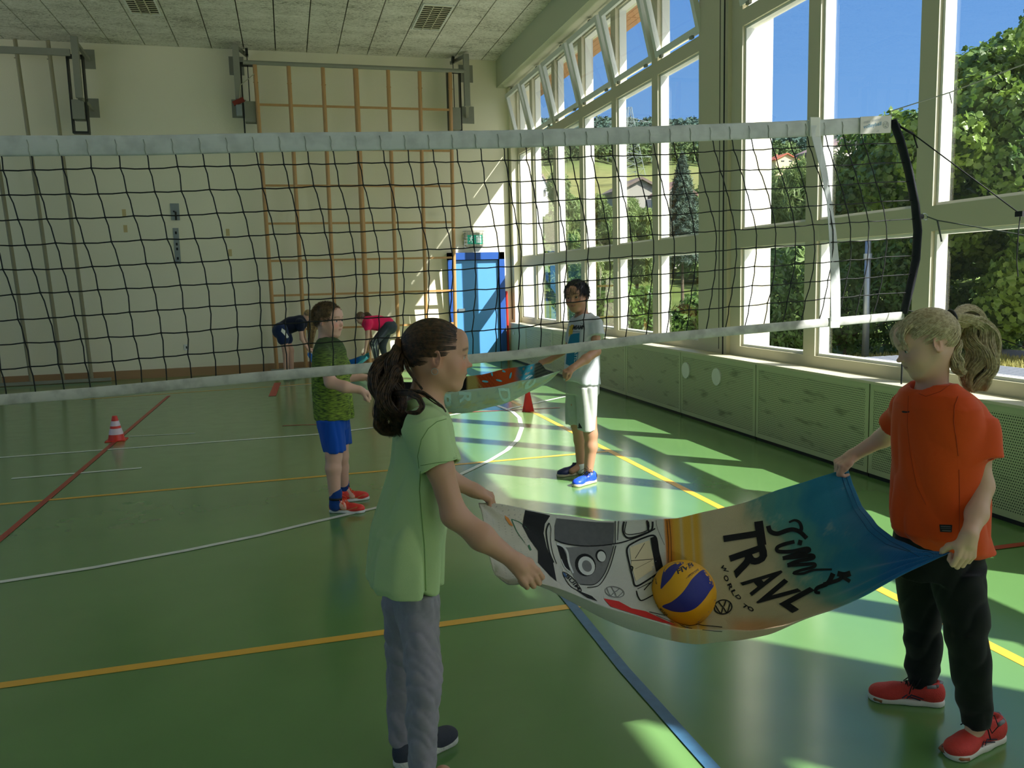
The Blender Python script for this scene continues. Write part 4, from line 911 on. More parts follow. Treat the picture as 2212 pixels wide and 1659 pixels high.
gy = thing('guy_line', 'thin white guy line crossing the right hand window above the net', 'guy line', (3.2, 3.3, 2.3))
g1, g2, g3 = at(1925, 240, 1, 3.5), at(2051, 200, 1, 3.2), at(2230, 132, 1, 2.9)
MB().tube([np.array([2.88, NY, 2.235]), g1, g2, g3, g3+(g3-g2)*0.5], 0.0026, 6).tube([g2, at(2054, 212, 1, 3.2), at(2056, 224, 1, 3.2), at(2052, 205, 1, 3.2)], 0.0022, 6).build('line', gy_m, gy, smooth=True)

# ================================================================== CONES
cone_red = mat('cone_orange_red', rgb(228, 58, 40), 0.4); cone_dark = mat('cone_red', rgb(206, 46, 32), 0.4)
c1 = at(252, 951, 2, 0); co = thing('traffic_cone', 'orange training cone with two white bands on the shaded floor', 'cone', tuple(c1))
MB().lathe([(0.082, 0.004), (0.024, 0.245), (0.022, 0.25), (0.001, 0.25)], tuple(c1), 32).build('body', cone_red, co, smooth=False)
b = MB(); b.hexa([(c1[0]+0.095*sx, c1[1]+0.095*sy, z) for z in (0, 0.008) for sx, sy in ((-1, -1), (1, -1), (1, 1), (-1, 1))]); b.build('foot', cone_red, co, bevel=0.003)
rc = lambda z: 0.082+(0.024-0.082)*(z-0.004)/0.241+0.0012
bandm = mat('cone_band', rgb(236, 214, 226), 0.5)
for z0, z1 in ((0.065, 0.125), (0.150, 0.200)): MB().lathe([(rc(z0)-0.003, z0), (rc(z0), z0), (rc(z1), z1), (rc(z1)-0.003, z1)], tuple(c1), 32).build('white_band', bandm, co)
c2 = at(1141, 888, 2, 0); co2 = thing('traffic_cone', 'plain red training cone standing on the shadowed centre stripe', 'cone', tuple(c2))
MB().lathe([(0.070, 0.003), (0.026, 0.225), (0.022, 0.228), (0.001, 0.228)], tuple(c2), 8).build('body', cone_dark, co2)
MB().lathe([(0.075, 0), (0.075, 0.004), (0.06, 0.006), (0.001, 0.006)], tuple(c2), 8).build('foot', cone_dark, co2)
# ================================================================== smooth-body modelling
def nrm(v): v = np.asarray(v, float); return v/np.linalg.norm(v)
class Body:
    """one continuous surface grown round tapered limbs, ovals and lofted sections"""
    def __init__(s): s.ops = []; s.fold = None
    def cap(s, a, b, ra, rb, k=0.012, mode='u'): s.ops.append(('c', np.array(a, float), np.array(b, float), ra, rb, k, mode)); return s
    def chain(s, pts, rs, k=0.012):
        for i in range(len(pts)-1): s.cap(pts[i], pts[i+1], rs[i], rs[i+1], k)
        return s
    def ell(s, c, r, ax=None, k=0.015, mode='u'):
        s.ops.append(('e', np.array(c, float), np.array(r, float), np.eye(3) if ax is None else np.array(ax), 0, k, mode)); return s
    def loft(s, rows, ang=0.0, k=0.015, mode='u', p=2.0):
        """rows: (z, x, y, rx, ry) from bottom to top; rx along the facing axis, ry sideways"""
        rows = sorted(rows); s.ops.append(('l', np.array(rows, float), ang, p, 0, k, mode)); return s
    def cut(s, pt, n, k=0.002): s.ops.append(('p', np.array(pt, float), nrm(n), 0, 0, k, 's')); return s   # removes the side n points to
    def sleeve(s, a, b, ra, rb, hollow=.0, k=.03):
        """tube with a clean flat hem at b"""
        s.ops.append(('f', np.array(a, float), np.array(b, float), ra, rb, k, 'u'))
        if hollow: a = np.array(a, float); b = np.array(b, float); d = nrm(b-a); s.ops.append(('f', b-d*hollow, b+d*.004, rb-.0115, rb-.0105, .003, 's'))
        return s
    @staticmethod
    def dist(o, P):
        t = o[0]
        if t == 'c':
            _, a, b, ra, rb = o[:5]; ab = b-a; L = max(ab@ab, 1e-12); h = np.clip((P-a)@ab/L, 0, 1)
            return np.linalg.norm(P-a-h[:, None]*ab, axis=1)-(ra+(rb-ra)*h)
        if t == 'f':
            _, a, b, ra, rb = o[:5]; ab = b-a; L = math.sqrt(ab@ab); u = ab/L; x = (P-a)@u; h = np.clip(x/L, 0, 1); rad = np.linalg.norm(P-a-x[:, None]*u, axis=1)-(ra+(rb-ra)*h)
            return np.maximum(rad, np.maximum(x-L, -x))
        if t == 'e':
            _, c, r, ax = o[:4]; q = (P-c)@ax.T; k0 = np.linalg.norm(q/r, axis=1); k1 = np.linalg.norm(q/(r*r), axis=1)+1e-9
            return k0*(k0-1)/k1
        if t == 'l':
            _, R_, ang, p = o[:4]; z = P[:, 2]; zz = R_[:, 0]
            cx, cy, rx, ry = (np.interp(z, zz, R_[:, i]) for i in (1, 2, 3, 4))
            ca, sa = math.cos(ang), math.sin(ang); dx, dy = P[:, 0]-cx, P[:, 1]-cy; u = (dx*ca+dy*sa)/rx; v = (-dx*sa+dy*ca)/ry
            if p == 2.0:
                k0 = np.sqrt(u*u+v*v); k1 = np.sqrt((u/rx)**2+(v/ry)**2)+1e-9; d = np.where(k0 < 0.3, (k0-1)*np.minimum(rx, ry), k0*(k0-1)/k1)
            else: d = ((np.abs(u)**p+np.abs(v)**p)**(1/p)-1)*np.minimum(rx, ry)
            return np.maximum(d, np.maximum(z-zz[-1], zz[0]-z))
        if t == 'p': return -((P-o[1])@o[2])
    def f(s, P, ops=None):
        d = np.full(len(P), 1e3)
        for o in (s.ops if ops is None else ops):
            q = Body.dist(o, P); k, mode = o[5], o[6]
            if mode == 'u': h = np.maximum(k-np.abs(d-q), 0)/k; d = np.minimum(d, q)-h*h*k*0.25
            elif mode == 's': q = -q; h = np.maximum(k-np.abs(d-q), 0)/k; d = np.maximum(d, q)+h*h*k*0.25
            elif mode == 'i': h = np.maximum(k-np.abs(d-q), 0)/k; d = np.maximum(d, q)+h*h*k*0.25
        if s.fold is not None: d = d+s.fold(P)
        return d
    def bounds(s):
        lo, hi = np.full(3, 1e9), np.full(3, -1e9)
        for o in s.ops:
            if o[6] != 'u': continue
            if o[0] in 'cf': pts = np.array([o[1]-o[3], o[1]+o[3], o[2]-o[4], o[2]+o[4]])
            elif o[0] == 'e': m_ = o[2].max(); pts = np.array([o[1]-m_, o[1]+m_])
            else:
                R_ = o[1]; m_ = np.maximum(R_[:, 3], R_[:, 4]); pts = np.array([[(R_[:, 1]-m_).min(), (R_[:, 2]-m_).min(), R_[0, 0]], [(R_[:, 1]+m_).max(), (R_[:, 2]+m_).max(), R_[-1, 0]]])
            lo = np.minimum(lo, pts.min(0)); hi = np.maximum(hi, pts.max(0))
        return lo-0.03, hi+0.03
    def mesh(s, h):
        lo, hi = s.bounds(); n = 10; nb = np.ceil((hi-lo)/(h*n)).astype(int)+1; N = nb*n+1
        V = np.full(N, 1.0, np.float32)
        bi = np.stack(np.meshgrid(*[np.arange(k) for k in nb], indexing='ij'), -1).reshape(-1, 3)
        ctr = lo+(bi+0.5)*h*n; half = h*n*0.5*math.sqrt(3)
        D = s.f(ctr); opsd = [Body.dist(o, ctr) for o in s.ops]
        g = np.stack(np.meshgrid(*[np.arange(n+1)]*3, indexing='ij'), -1).reshape(-1, 3)*h
        act = np.abs(D) < half*1.5+0.03
        for i in np.nonzero(~act & (D < 0))[0]:
            a = bi[i]*n; V[a[0]:a[0]+n+1, a[1]:a[1]+n+1, a[2]:a[2]+n+1] = -1.0
        for i in np.nonzero(act)[0]:
            ops = [o for o, d in zip(s.ops, opsd) if o[6] != 'u' or d[i] < half*1.25+0.05]
            if not any(o[6] == 'u' for o in ops): continue
            v = s.f(lo+bi[i]*h*n+g, ops); a = bi[i]*n
            V[a[0]:a[0]+n+1, a[1]:a[1]+n+1, a[2]:a[2]+n+1] = v.reshape(n+1, n+1, n+1)
        # surface nets
        I = V < 0
        c = I[:-1, :-1, :-1].astype(np.int8)
        tot = np.zeros(np.array(V.shape)-1, np.int8)
        for dx in (0, 1):
            for dy in (0, 1):
                for dz in (0, 1): tot += I[dx:V.shape[0]-1+dx, dy:V.shape[1]-1+dy, dz:V.shape[2]-1+dz]
        cells = np.stack(np.nonzero((tot > 0) & (tot < 8)), 1); m = len(cells)
        idm = np.full(tot.shape, -1, np.int32); idm[cells[:, 0], cells[:, 1], cells[:, 2]] = np.arange(m)
        acc = np.zeros((m, 3)); cnt = np.zeros(m)
        for ax in range(3):
            o1, o2 = [i for i in range(3) if i != ax]
            for u in (0, 1):
                for w in (0, 1):
                    A = cells.copy(); A[:, o1] += u; A[:, o2] += w; B = A.copy(); B[:, ax] += 1
                    va = V[A[:, 0], A[:, 1], A[:, 2]]; vb = V[B[:, 0], B[:, 1], B[:, 2]]; x = (va < 0) != (vb < 0)
                    t = np.where(x, va/np.where(x, va-vb, 1), 0); P = A.astype(float); P[:, ax] += t
                    acc[x] += P[x]; cnt[x] += 1
        verts = lo+acc/cnt[:, None]*h; quads = []
        for ax in range(3):
            o1, o2 = [i for i in range(3) if i != ax]
            sl = [slice(1, -1)]*3; sl[ax] = slice(0, -1); sl2 = list(sl); sl2[ax] = slice(1, None)
            a = I[tuple(sl)]; b = I[tuple(sl2)]
            for flip, msk in ((0, a & ~b), (1, ~a & b)):
                E = np.stack(np.nonzero(msk), 1)
                if not len(E): continue
                E[:, o1] += 1; E[:, o2] += 1
                q = []
                for du, dw in ((-1, -1), (0, -1), (0, 0), (-1, 0)):
                    K = E.copy(); K[:, o1] += du; K[:, o2] += dw; q.append(idm[K[:, 0], K[:, 1], K[:, 2]])
                q = np.stack(q, 1)
                if (flip == 1) != (ax == 1): q = q[:, ::-1]
                quads.append(q)
        return verts, np.concatenate(quads)
def grow(body, name, h, mt, parent, paint=None):
    v, f = body.mesh(h); o = np_mesh(name, v, f, mt, parent)
    if paint is not None:
        col = np.ones((len(v), 4), np.float32); col[:, :3] = paint(v)
        at_ = o.data.color_attributes.new('tint', 'FLOAT_COLOR', 'POINT'); at_.data.foreach_set('color', col.ravel())
    return o
def tint_mat(name, rough=0.5, spec=0.4, bump=0.0, bscale=400, sss=0.0):
    mt, n, l = new_mat(name); b = n['Principled BSDF']; a = n.new('ShaderNodeVertexColor'); a.layer_name = 'tint'
    l.new(a.outputs[0], b.inputs['Base Color']); b.inputs['Roughness'].default_value = rough; b.inputs['Specular IOR Level'].default_value = spec
    if bump:
        tc = n.new('ShaderNodeTexCoord'); t = n.new('ShaderNodeTexNoise'); t.inputs['Scale'].default_value = bscale; l.new(tc.outputs['Object'], t.inputs[0]); bp = n.new('ShaderNodeBump'); bp.inputs['Strength'].default_value = bump; bp.inputs['Distance'].default_value = 0.002; l.new(t.outputs[0], bp.inputs['Height']); l.new(bp.outputs[0], b.inputs['Normal'])
    return mt
def cloth_folds(amp, seed, vert=0.5, freq=16):
    amp *= 1.25; freq *= 2.7
    r = np.random.default_rng(seed); K = r.normal(0, 1, (5, 3))*np.array([1, 1, vert])*freq; ph = r.uniform(0, 6.28, 5); W = r.normal(0, 1, (2, 3))*6
    def fn(P):
        w = np.sin(P@W[0])*0.9; d = 0
        for i in range(5): d = d+np.sin(P@K[i]+ph[i]+w*1.5)*(1.0/(1+i*0.4))
        return amp*(0.55-np.abs(d)*0.62)
    return fn
def frame_of(fwd, up):
    f = nrm(fwd); r = nrm(np.cross(f, up)); u = np.cross(r, f); return r, f, u      # right, forward, up
def head(B, c, fwd, up, H, neck_to=None, neck_r=0.045, boy=False):
    """child's head; local x = the person's right"""
    r, f, u = frame_of(fwd, up); ax = np.array([r, f, u])
    def L(x, y, z): return c+(r*x+f*y+u*z)*H
    def e(x, y, z, a, b, g, k=0.05, mode='u'): B.ell(L(x, y, z), np.array([a, b, g])*H, ax, k*H, mode)
    def cp(p, q, ra, rb, k=0.05, mode='u'): B.cap(L(*p), L(*q), ra*H, rb*H, k*H, mode)
    e(0, -.075, .12, .345, .43, .375)
    e(0, .10, -.10, .285, .29, .36, .12)
    for s in (-1, 1):
        cp((s*.235, -.03, -.17), (s*.10, .22, -.40), .075, .07, .12)
        e(s*.155, .22, -.15, .115, .11, .12, .12)
    e(0, .265, -.415, .085, .075, .075, .10)
    e(0, .27, -.24, .13, .11, .11, .10)
    cp((-.15, .315, .075), (.15, .315, .075), .04, .04, .09)
    e(0, .30, .20, .20, .10, .16, .12)
    cp((0, .345, .03), (0, .405, -.10), .026, .036, .05)
    e(0, .438, -.125, .042, .045, .036, .03)
    for s in (-1, 1): e(s*.042, .405, -.138, .028, .032, .025, .02)
    for s in (-1, 1): e(s*.140, .40, .005, .082, .060, .045, .06, 's')
    for s in (-1, 1):
        e(s*.138, .296, .003, .052, .052, .052, .01)
        cp((s*.080, .345, .008), (s*.138, .368, .032), .011, .013, .02); cp((s*.138, .368, .032), (s*.200, .335, .010), .013, .011, .02)
        cp((s*.085, .343, -.010), (s*.138, .358, -.030), .008, .009, .015); cp((s*.138, .358, -.030), (s*.197, .332, -.006), .009, .008, .015)
    cp((-.075, .352, -.248), (0, .388, -.238), .012, .020, .02); cp((.075, .352, -.248), (0, .388, -.238), .012, .020, .02)
    cp((-.060, .355, -.275), (.060, .355, -.275), .012, .012, .02); e(0, .372, -.280, .055, .026, .020, .02)
    cp((-.078, .385, -.258), (.078, .385, -.258), .006, .006, .012, 's')
    for s in (-1, 1):
        earax = np.array([nrm(r*s*0.8-f*0.5), nrm(f*0.8+r*s*.5), u])
        B.ell(L(s*.345, -.045, -.015), np.array([.030, .085, .125])*H, earax, .03*H)
        B.ell(L(s*.372, -.030, -.01), np.array([.022, .050, .085])*H, earax, .015*H, 's')
        B.ell(L(s*.352, -.020, -.06), np.array([.022, .030, .040])*H, earax, .015*H)
    if neck_to is not None: B.cap(L(0, -.12, -.18), neck_to, neck_r*1.0, neck_r*1.12, .18*H)
    return ax, L
def face_paint(c, ax, H, base, brow, lip=(0.42, 0.13, 0.11), cheek=0.35, extra=None):
    base = np.array(base[:3]); brow = np.array(brow[:3]); lip = np.array(lip)
    def fn(P):
        q = (P-c)@ax.T/H; x = np.abs(q[:, 0]); y = q[:, 1]; z = q[:, 2]
        col = np.tile(base, (len(P), 1))
        def blend(w, cc): nonlocal col; w = np.clip(w, 0, 1)[:, None]; col = col*(1-w)+np.array(cc)*w
        fr = (y > 0.15)
        ck = np.exp(-(((x-.17)/.09)**2+((z+.13)/.10)**2))*(y > 0.1); blend(ck*cheek, base*np.array([1.12, .62, .58]))
        nt = np.exp(-((x/.06)**2+((z+.12)/.06)**2))*(y > .36); blend(nt*.3, base*np.array([1.05, .7, .66]))
        arc_ = 0.100+0.022*np.cos((x-.14)/.085*1.4); bw = np.exp(-(((z-arc_)/.016)**2))*((x > .055) & (x < .225))*fr; blend(bw*.85, brow)
        lpz = np.exp(-(((z+.258)/.030)**2))*(x < .085-.0*z)*(y > .30); blend(lpz*.8, lip)
        ms_ = np.exp(-(((z+.258)/.007)**2))*(x < .08)*(y > .30); blend(ms_*.8, lip*.35)
        ns = np.exp(-(((x-.030)/.014)**2+((z+.158)/.010)**2))*(y > .36); blend(ns*.8, base*.25)
        el = np.exp(-(((x-.14)/.07)**2))*np.exp(-(((z-.022)/.012)**2))*(y > .30)*((x > .07) & (x < .21)); blend(el*.75, brow*.45)
        ea = np.exp(-(((x-.36)/.05)**2))*(np.abs(z+.02) < .13)*(np.abs(y+.04) < .11); blend(ea*.3, base*np.array([1.1, .62, .55]))
        if extra is not None: col = extra(P, q, col)
        return col
    return fn
def eyes(L, H, f, iris, parent, ax):
    """eyeballs just proud of the lids"""
    r, fw, u = ax
    for s in (-1, 1):
        c = L(s*.138, .306, .003); v = []; R_ = .0610*H
        b = MB(); prof = []
        for k in range(13): t = PI*k/12; prof.append((max(R_*math.sin(t), 1e-5), -R_*math.cos(t)))
        b.lathe(prof, (0, 0, 0), 20)
        rot = np.stack([r, -u, fw], 1) if False else np.stack([r, u, fw], 1)
        V = np.array(b.v)@rot.T+c; b.v = [tuple(x) for x in V]
        loc = (np.array([np.mean([V[i] for i in q], axis=0) for q in b.f])-c)@fw/R_
        b.mi = [2 if d > .955 else (1 if d > .80 else 0) for d in loc]
        b.build('eye', [EYE_W, iris, EYE_P], parent, smooth=True)
EYE_W = mat('eye_white', rgb(196, 190, 184), 0.2); EYE_P = mat('pupil', rgb(8, 8, 8), 0.1)
def hand(B, w, d, n, side, sc=1.0, curl=(65, 80, 50), spread=0.0, thumb=None, grip=None):
    """five fingers: w wrist, d along the metacarpals, n the side the fingers close to, side picks the thumb edge"""
    d = nrm(d); n = nrm(np.array(n)-d*(np.array(n)@d)); l = np.cross(d, n)*side
    off = [.0255, .0088, -.0080, -.0235]; fw = [.066, .069, .066, .060]
    ln = [(.033, .021, .017), (.036, .024, .018), (.033, .022, .017), (.026, .017, .014)]; rr = [(.0084, .0076, .0070, .0060), (.0086, .0078, .0071, .0061), (.0082, .0075, .0068, .0059), (.0074, .0066, .0060, .0053)]
    B.cap(w, w+d*.025*sc, .021*sc, .022*sc, .015)
    for o, fl in zip(off, fw): B.cap(w+d*.006*sc+l*o*.55*sc, w+(d*fl+l*o)*sc, .0130*sc, .0094*sc, .007)
    B.cap(w+(d*.012+l*.012+n*.004)*sc, w+(d*.040+l*.026+n*.006)*sc, .0135*sc, .0115*sc, .010)
    for i in range(4):
        p = w+(d*fw[i]+l*off[i]-n*.002)*sc; a = 0.0
        c_ = curl if not isinstance(curl[0], (tuple, list)) else curl[i]
        for j in range(3):
            a += math.radians(c_[j]); dd = d*math.cos(a)+n*math.sin(a)+l*spread*(1.5-i)*.1; q = p+nrm(dd)*ln[i][j]*sc
            B.cap(p, q, rr[i][j]*sc, rr[i][j+1]*sc, .0022); p = q
    p = w+(d*.034+l*.027+n*.007)*sc; t_ = thumb or [(.75, .45, .5), (.85, .0, .55), (.9, -.25, .4)]
    for (a, b_, c_), q_, r0, r1 in zip(t_, (.026, .024, .018), (.0118, .0100, .0088), (.0100, .0088, .0070)):
        q = p+nrm(d*a+l*b_+n*c_)*q_*sc; B.cap(p, q, r0*sc, r1*sc, .006); p = q
def strands(name, paths, rad, mt, parent):
    """hair strands: list of (k,3) arrays"""
    hc = bpy.data.hair_curves.new(name); hc.add_curves([len(p) for p in paths]); P = np.concatenate(paths).astype(np.float32)
    hc.attributes['position'].data.foreach_set('vector', P.ravel())
    ra = hc.attributes.new('radius', 'FLOAT', 'POINT'); R_ = []
    for p in paths: t = np.linspace(0, 1, len(p)); R_.append(rad*(1-0.7*t**3)*np.minimum(1, .35+t*5))
    ra.data.foreach_set('value', np.concatenate(R_).astype(np.float32)); hc.materials.append(mt)
    o = bpy.data.objects.new(name, hc); C.objects.link(o); attach(o, parent); return o
def hair_mat(name, dark, light, rough=0.45, sc_=45):
    mt, n, l = new_mat(name); b = n['Principled BSDF']; tc = n.new('ShaderNodeTexCoord'); t = n.new('ShaderNodeTexNoise'); t.inputs['Scale'].default_value = sc_; t.inputs['Detail'].default_value = 3
    l.new(tc.outputs['Object'], t.inputs[0]); r = n.new('ShaderNodeValToRGB'); r.color_ramp.elements[0].position = .35; r.color_ramp.elements[0].color = dark; r.color_ramp.elements[1].position = .68; r.color_ramp.elements[1].color = light
    l.new(t.outputs[0], r.inputs[0]); l.new(r.outputs[0], b.inputs['Base Color']); b.inputs['Roughness'].default_value = rough; b.inputs['Specular IOR Level'].default_value = 0.5; return mt
hrng = np.random.default_rng(11)
def pony_cap(c, ax, H, tie, n, wav=0.0, lift=0.02, hairline=0.20, seed=1):
    """strands combed from the hairline over the skull to the tie; tie in head units"""
    ctr = np.array([0, -.075, .12]); R_ = np.array([.345, .43, .375]); g = np.random.default_rng(seed); out = []
    td = nrm((np.array(tie)-ctr)/R_)
    while len(out) < n:
        v = nrm(g.normal(0, 1, 3)); q = ctr+v*R_
        if q[1] > hairline+0.09+g.normal(0, .045) and q[2] < .27: continue           # face
        if q[1] > -.14 and q[2] < .02: continue                     # ear and cheek
        if q[1] > .15 and q[2] < .12: continue
        if q[2] < -.20: continue
        if v@td > 0.985: continue
        k = 12; th = math.acos(np.clip(v@td, -1, 1)); axx = nrm(np.cross(v, td)); ph = g.uniform(0, 6.28); o = lift*g.uniform(.6, 1.3)
        pts = []
        for i in range(k):
            t = i/(k-1)*th*0.97; w = v*math.cos(t)+np.cross(axx, v)*math.sin(t)
            s = i/(k-1); bul = 1+o*math.sin(PI*min(1, s*1.05))*1.0+0.035
            p = ctr+w*R_*bul+axx*wav*math.sin(s*9+ph)*math.sin(PI*s)
            pts.append(p)
        out.append(c+(np.array(pts)*H)@ax)
    return out
def tail(guide, rad, n, wave=0.006, wf=9, k=22, seed=3, frizz=0.0, short=0.35):
    """strands of a ponytail round a guide line"""
    g = np.random.default_rng(seed); G = np.array(guide, float); L_ = np.concatenate([[0], np.cumsum(np.linalg.norm(np.diff(G, axis=0), axis=1))]); L_ /= L_[-1]; out = []
    R_ = np.array(rad, float); tr = np.linspace(0, 1, len(R_)); gp_ = g.uniform(0, 6.28, 9)
    for i in range(n):
        e_ = 1-short*g.uniform(0, 1)**2; s = np.linspace(0, e_, k); P = np.stack([np.interp(s, L_, G[:, j]) for j in range(3)], 1)
        P[1:-1] = (P[:-2]+2*P[1:-1]+P[2:])/4
        T = np.gradient(P, axis=0); T /= np.linalg.norm(T, axis=1, keepdims=True)+1e-9; a = np.cross(T, [0.1, 1, 0.05]); a /= np.linalg.norm(a, axis=1, keepdims=True)+1e-9; b = np.cross(T, a)
        th = g.uniform(0, 6.28); q = math.sqrt(g.uniform(0.05, 1)); r = np.interp(s, tr, R_)*q; lock = int(th/6.28*6)
        w = wave*np.sin(s*wf+gp_[lock]+g.normal(0, .35)); w2 = wave*np.cos(s*wf*.8+gp_[lock+1]+g.normal(0, .35)); fz = g.normal(0, frizz, (k, 3))*s[:, None]
        out.append(P+a*(r*math.cos(th)+w*np.minimum(1, s*4))[:, None]+b*(r*math.sin(th)+w2*np.minimum(1, s*4))[:, None]+fz)
    return out
def J(px, py, Y): return at(px, py, 1, Y)
def mpp(px, py, Y): p = at(px, py, 1, Y); return float((p-CO)@CF)/F_PX
def rows_px(rows, Y, ry):
    """silhouette rows (py, px_left, px_right[, half depth[, Y]]) to loft rows"""
    out = []
    for r in rows:
        py, a, b = r[:3]; yy = r[4] if len(r) > 4 else Y; m_ = (a+b)/2; p = at(m_, py, 1, yy); w = (b-a)/2*mpp(m_, py, yy)
        # sight line is oblique: turn the seen width into a width along x
        out.append((p[2], p[0], yy, w, r[3] if len(r) > 3 and r[3] else ry))
    return out
# ================================================================== PEOPLE
def shoe(nm, heel, toe, sc, mats, parent, laces=None, sole_h=0.022, ankle=None, w=0.043, detail=None):
    """upper and sole of one shoe; heel / toe: floor points"""
    heel = np.array([heel[0], heel[1], 0.0]); toe = np.array([toe[0], toe[1], 0.0]); f = nrm(toe-heel); L_ = np.linalg.norm(toe-heel); s = np.cross([0, 0, 1], f); ax = np.array([f, s, [0, 0, 1]])
    P = lambda a, b, c_: heel+f*a*L_+s*b+np.array([0, 0, c_])
    so = Body(); so.cap(P(.14, 0, .010), P(.45, 0, .010), w*.80, w*.78, .02); so.cap(P(.45, 0, .010), P(.84, .004, .010), w*.78, w*.92, .02); so.cut(P(0, 0, 0.0005), (0, 0, -1)); so.cut(P(0, 0, sole_h), (0, 0, 1), .006)
    so_ = grow(so, 'sole', .0035, mats[1], parent)
    u = Body(); k = .03
    u.ell(P(.17, 0, .035), (.17*L_, w*.78, .040), ax, k); u.cap(P(.16, 0, .062), P(.24, 0, .066), w*.66, w*.62, k); u.cap(P(.30, 0, .045), P(.62, 0, .032), w*.68, w*.74, k); u.ell(P(.80, .003, .026), (.20*L_, w*.92, .030), ax, k)
    u.cut(P(0, 0, .010), (0, 0, -1)); u.ell(P(.20, 0, .105), (.12*L_, w*.50, .036), ax, .012, 's')
    up = grow(u, 'upper', .0032, mats[0], parent)
    if laces is not None:
        lb = MB()
        for i in range(5):
            t = .36+i*.065; h = .088-i*.0085; ww = w*.42
            lb.tube([P(t, -ww, h-.010), P(t+.01, 0, h+.004), P(t+.045, ww, h-.014)], .0022, 5); lb.tube([P(t, ww, h-.010), P(t+.01, 0, h+.005), P(t+.045, -ww, h-.014)], .0022, 5)
        for sg in (-1, 1):
            lb.tube([P(.36, 0, .094), P(.33, sg*.030, .108), P(.40, sg*.055, .090), P(.45, sg*.045, .066), P(.39, sg*.014, .088)], .0019, 5); lb.tube([P(.36, 0, .094), P(.43, sg*.022, .085), P(.50, sg*.050, .050)], .0019, 5)
        lb.tube([P(.30, 0, .105), P(.36, .0, .128), P(.42, .01, .132)], .0017, 5)
        lb.build('laces', laces, parent, smooth=True)
    if detail: detail(P, w, L_, up)
    return P
SK = {'G': rgb(196, 150, 124), 'O': rgb(212, 172, 148), 'B': rgb(222, 176, 156), 'W': rgb(184, 136, 106), 'F': rgb(214, 170, 146)}
skin = tint_mat('skin', 0.48, 0.42, 0.05, 600)
def fabric(name, col, noise=0.06, scale=5, bump=0.25, bscale=900, rough=0.85, stretch=None, tr=0.0):
    mt = mat(name, col, rough, noise=noise, scale=scale, bump=bump, bscale=bscale, sheen=0.15, spec=0.2, stretch=stretch)
    if tr:
        n, l = mt.node_tree.nodes, mt.node_tree.links; t = n.new('ShaderNodeBsdfTranslucent'); t.inputs[0].default_value = col; mx = n.new('ShaderNodeMixShader'); mx.inputs[0].default_value = tr
        l.new(n['Principled BSDF'].outputs[0], mx.inputs[1]); l.new(t.outputs[0], mx.inputs[2]); l.new(mx.outputs[0], n['Material Output'].inputs[0])
    return mt

# ---------------------------------------------------------------- girl in the pale green shirt
Y0 = 2.22
G = thing('person', 'girl with brown ponytail, pale green T-shirt and grey trousers holding the towel', 'person', (0.33, 2.25, 0))
gb = Body(); gH = .196
gc = J(947, 768, Y0); gfw, gup = np.array([.975, -.15, -.06]), np.array([-.03, 0, 1.])
neck0 = J(918, 872, Y0+.01); gax, gL = head(gb, gc, gfw, gup, gH, neck_to=neck0, neck_r=.040)
sh_n, sh_f = J(921, 917, 2.08), J(925, 903, 2.36)
gb.cap(neck0, (sh_n+sh_f)/2+np.array([0, 0, -.03]), .043, .07, .03); gb.cap(sh_n+np.array([.0, .03, 0]), sh_f-np.array([0, .03, 0]), .036, .036, .04)
gb.loft(rows_px([(920, 880, 955, .10), (1000, 870, 945, .10), (1150, 850, 930, .09), (1280, 855, 935, .10)], Y0, .1), .15)
el_n, wr_n = J(981, 1112, 2.03), J(1112, 1212, 2.0)
gb.chain([sh_n, J(950, 1010, 2.05), el_n], [.040, .034, .0315], .02); gb.chain([el_n, J(1040, 1160, 2.01), wr_n], [.0315, .0325, .0215], .02)
hand(gb, wr_n, (.66, -.08, -.75), (-.15, .95, -.25), 1, .98, ((28, 92, 60), (32, 95, 60), (36, 95, 60), (42, 92, 60)), thumb=[(.6, .1, .8), (.75, -.25, .75), (.6, -.5, .6)])
el_f, wr_f = J(962, 1030, 2.46), J(1022, 1058, 2.46)
gb.chain([sh_f, J(950, 980, 2.42), el_f, wr_f], [.038, .033, .031, .0215], .02)
hand(gb, wr_f, (.80, -.10, -.42), (-.15, .2, -1), 1, .95, ((50, 70, 45), (58, 75, 45), (62, 78, 45), (66, 78, 45)), thumb=[(.8, -.1, .35), (.9, -.25, .5), (.85, -.3, .45)])
# legs under the trousers, ankles
hipn, hipf = J(902, 1290, 2.13), J(880, 1290, 2.32)
ankn, ankf = np.array([.335, 2.10, .07]), J(872, 1606, 2.44)
g_near = [(1275, 858, 938, .062, 2.16), (1335, 856, 946, .09, 2.17), (1380, 868, 947, .075, 2.14), (1440, 876, 956, .068, 2.11), (1464, 879, 957, .066, 2.10), (1512, 879, 948, .062, 2.10), (1560, 879, 946, .058, 2.10), (1608, 881, 943, .055, 2.10), (1659, 884, 941, .052, 2.10), (1715, 880, 946, .054, 2.10)]
gb.loft([(z, x, y, a*.66, b*.6) for z, x, y, a, b in rows_px(g_near, 2.1, .05)], .1, .02); gb.cap(ankn+np.array([0, 0, .08]), ankn, .028, .028); gb.chain([J(880, 1300, 2.33), J(875, 1400, 2.38), J(870, 1476, 2.42), J(868, 1540, 2.44), ankf], [.048, .038, .034, .030, .027], .02); gb.cap(ankn, ankn+np.array([.02, 0, -.03]), .022, .020); gb.cap(ankf, ankf+np.array([.03, .01, -.03]), .024, .020)
gbody = grow(gb, 'body', .0029, skin, G, face_paint(gc, gax, gH, SK['G'], rgb(80, 56, 40), (0.36, .13, .11), .55))
eyes(gL, gH, gfw, mat('iris_green', rgb(70, 84, 70), .2), G, gax)
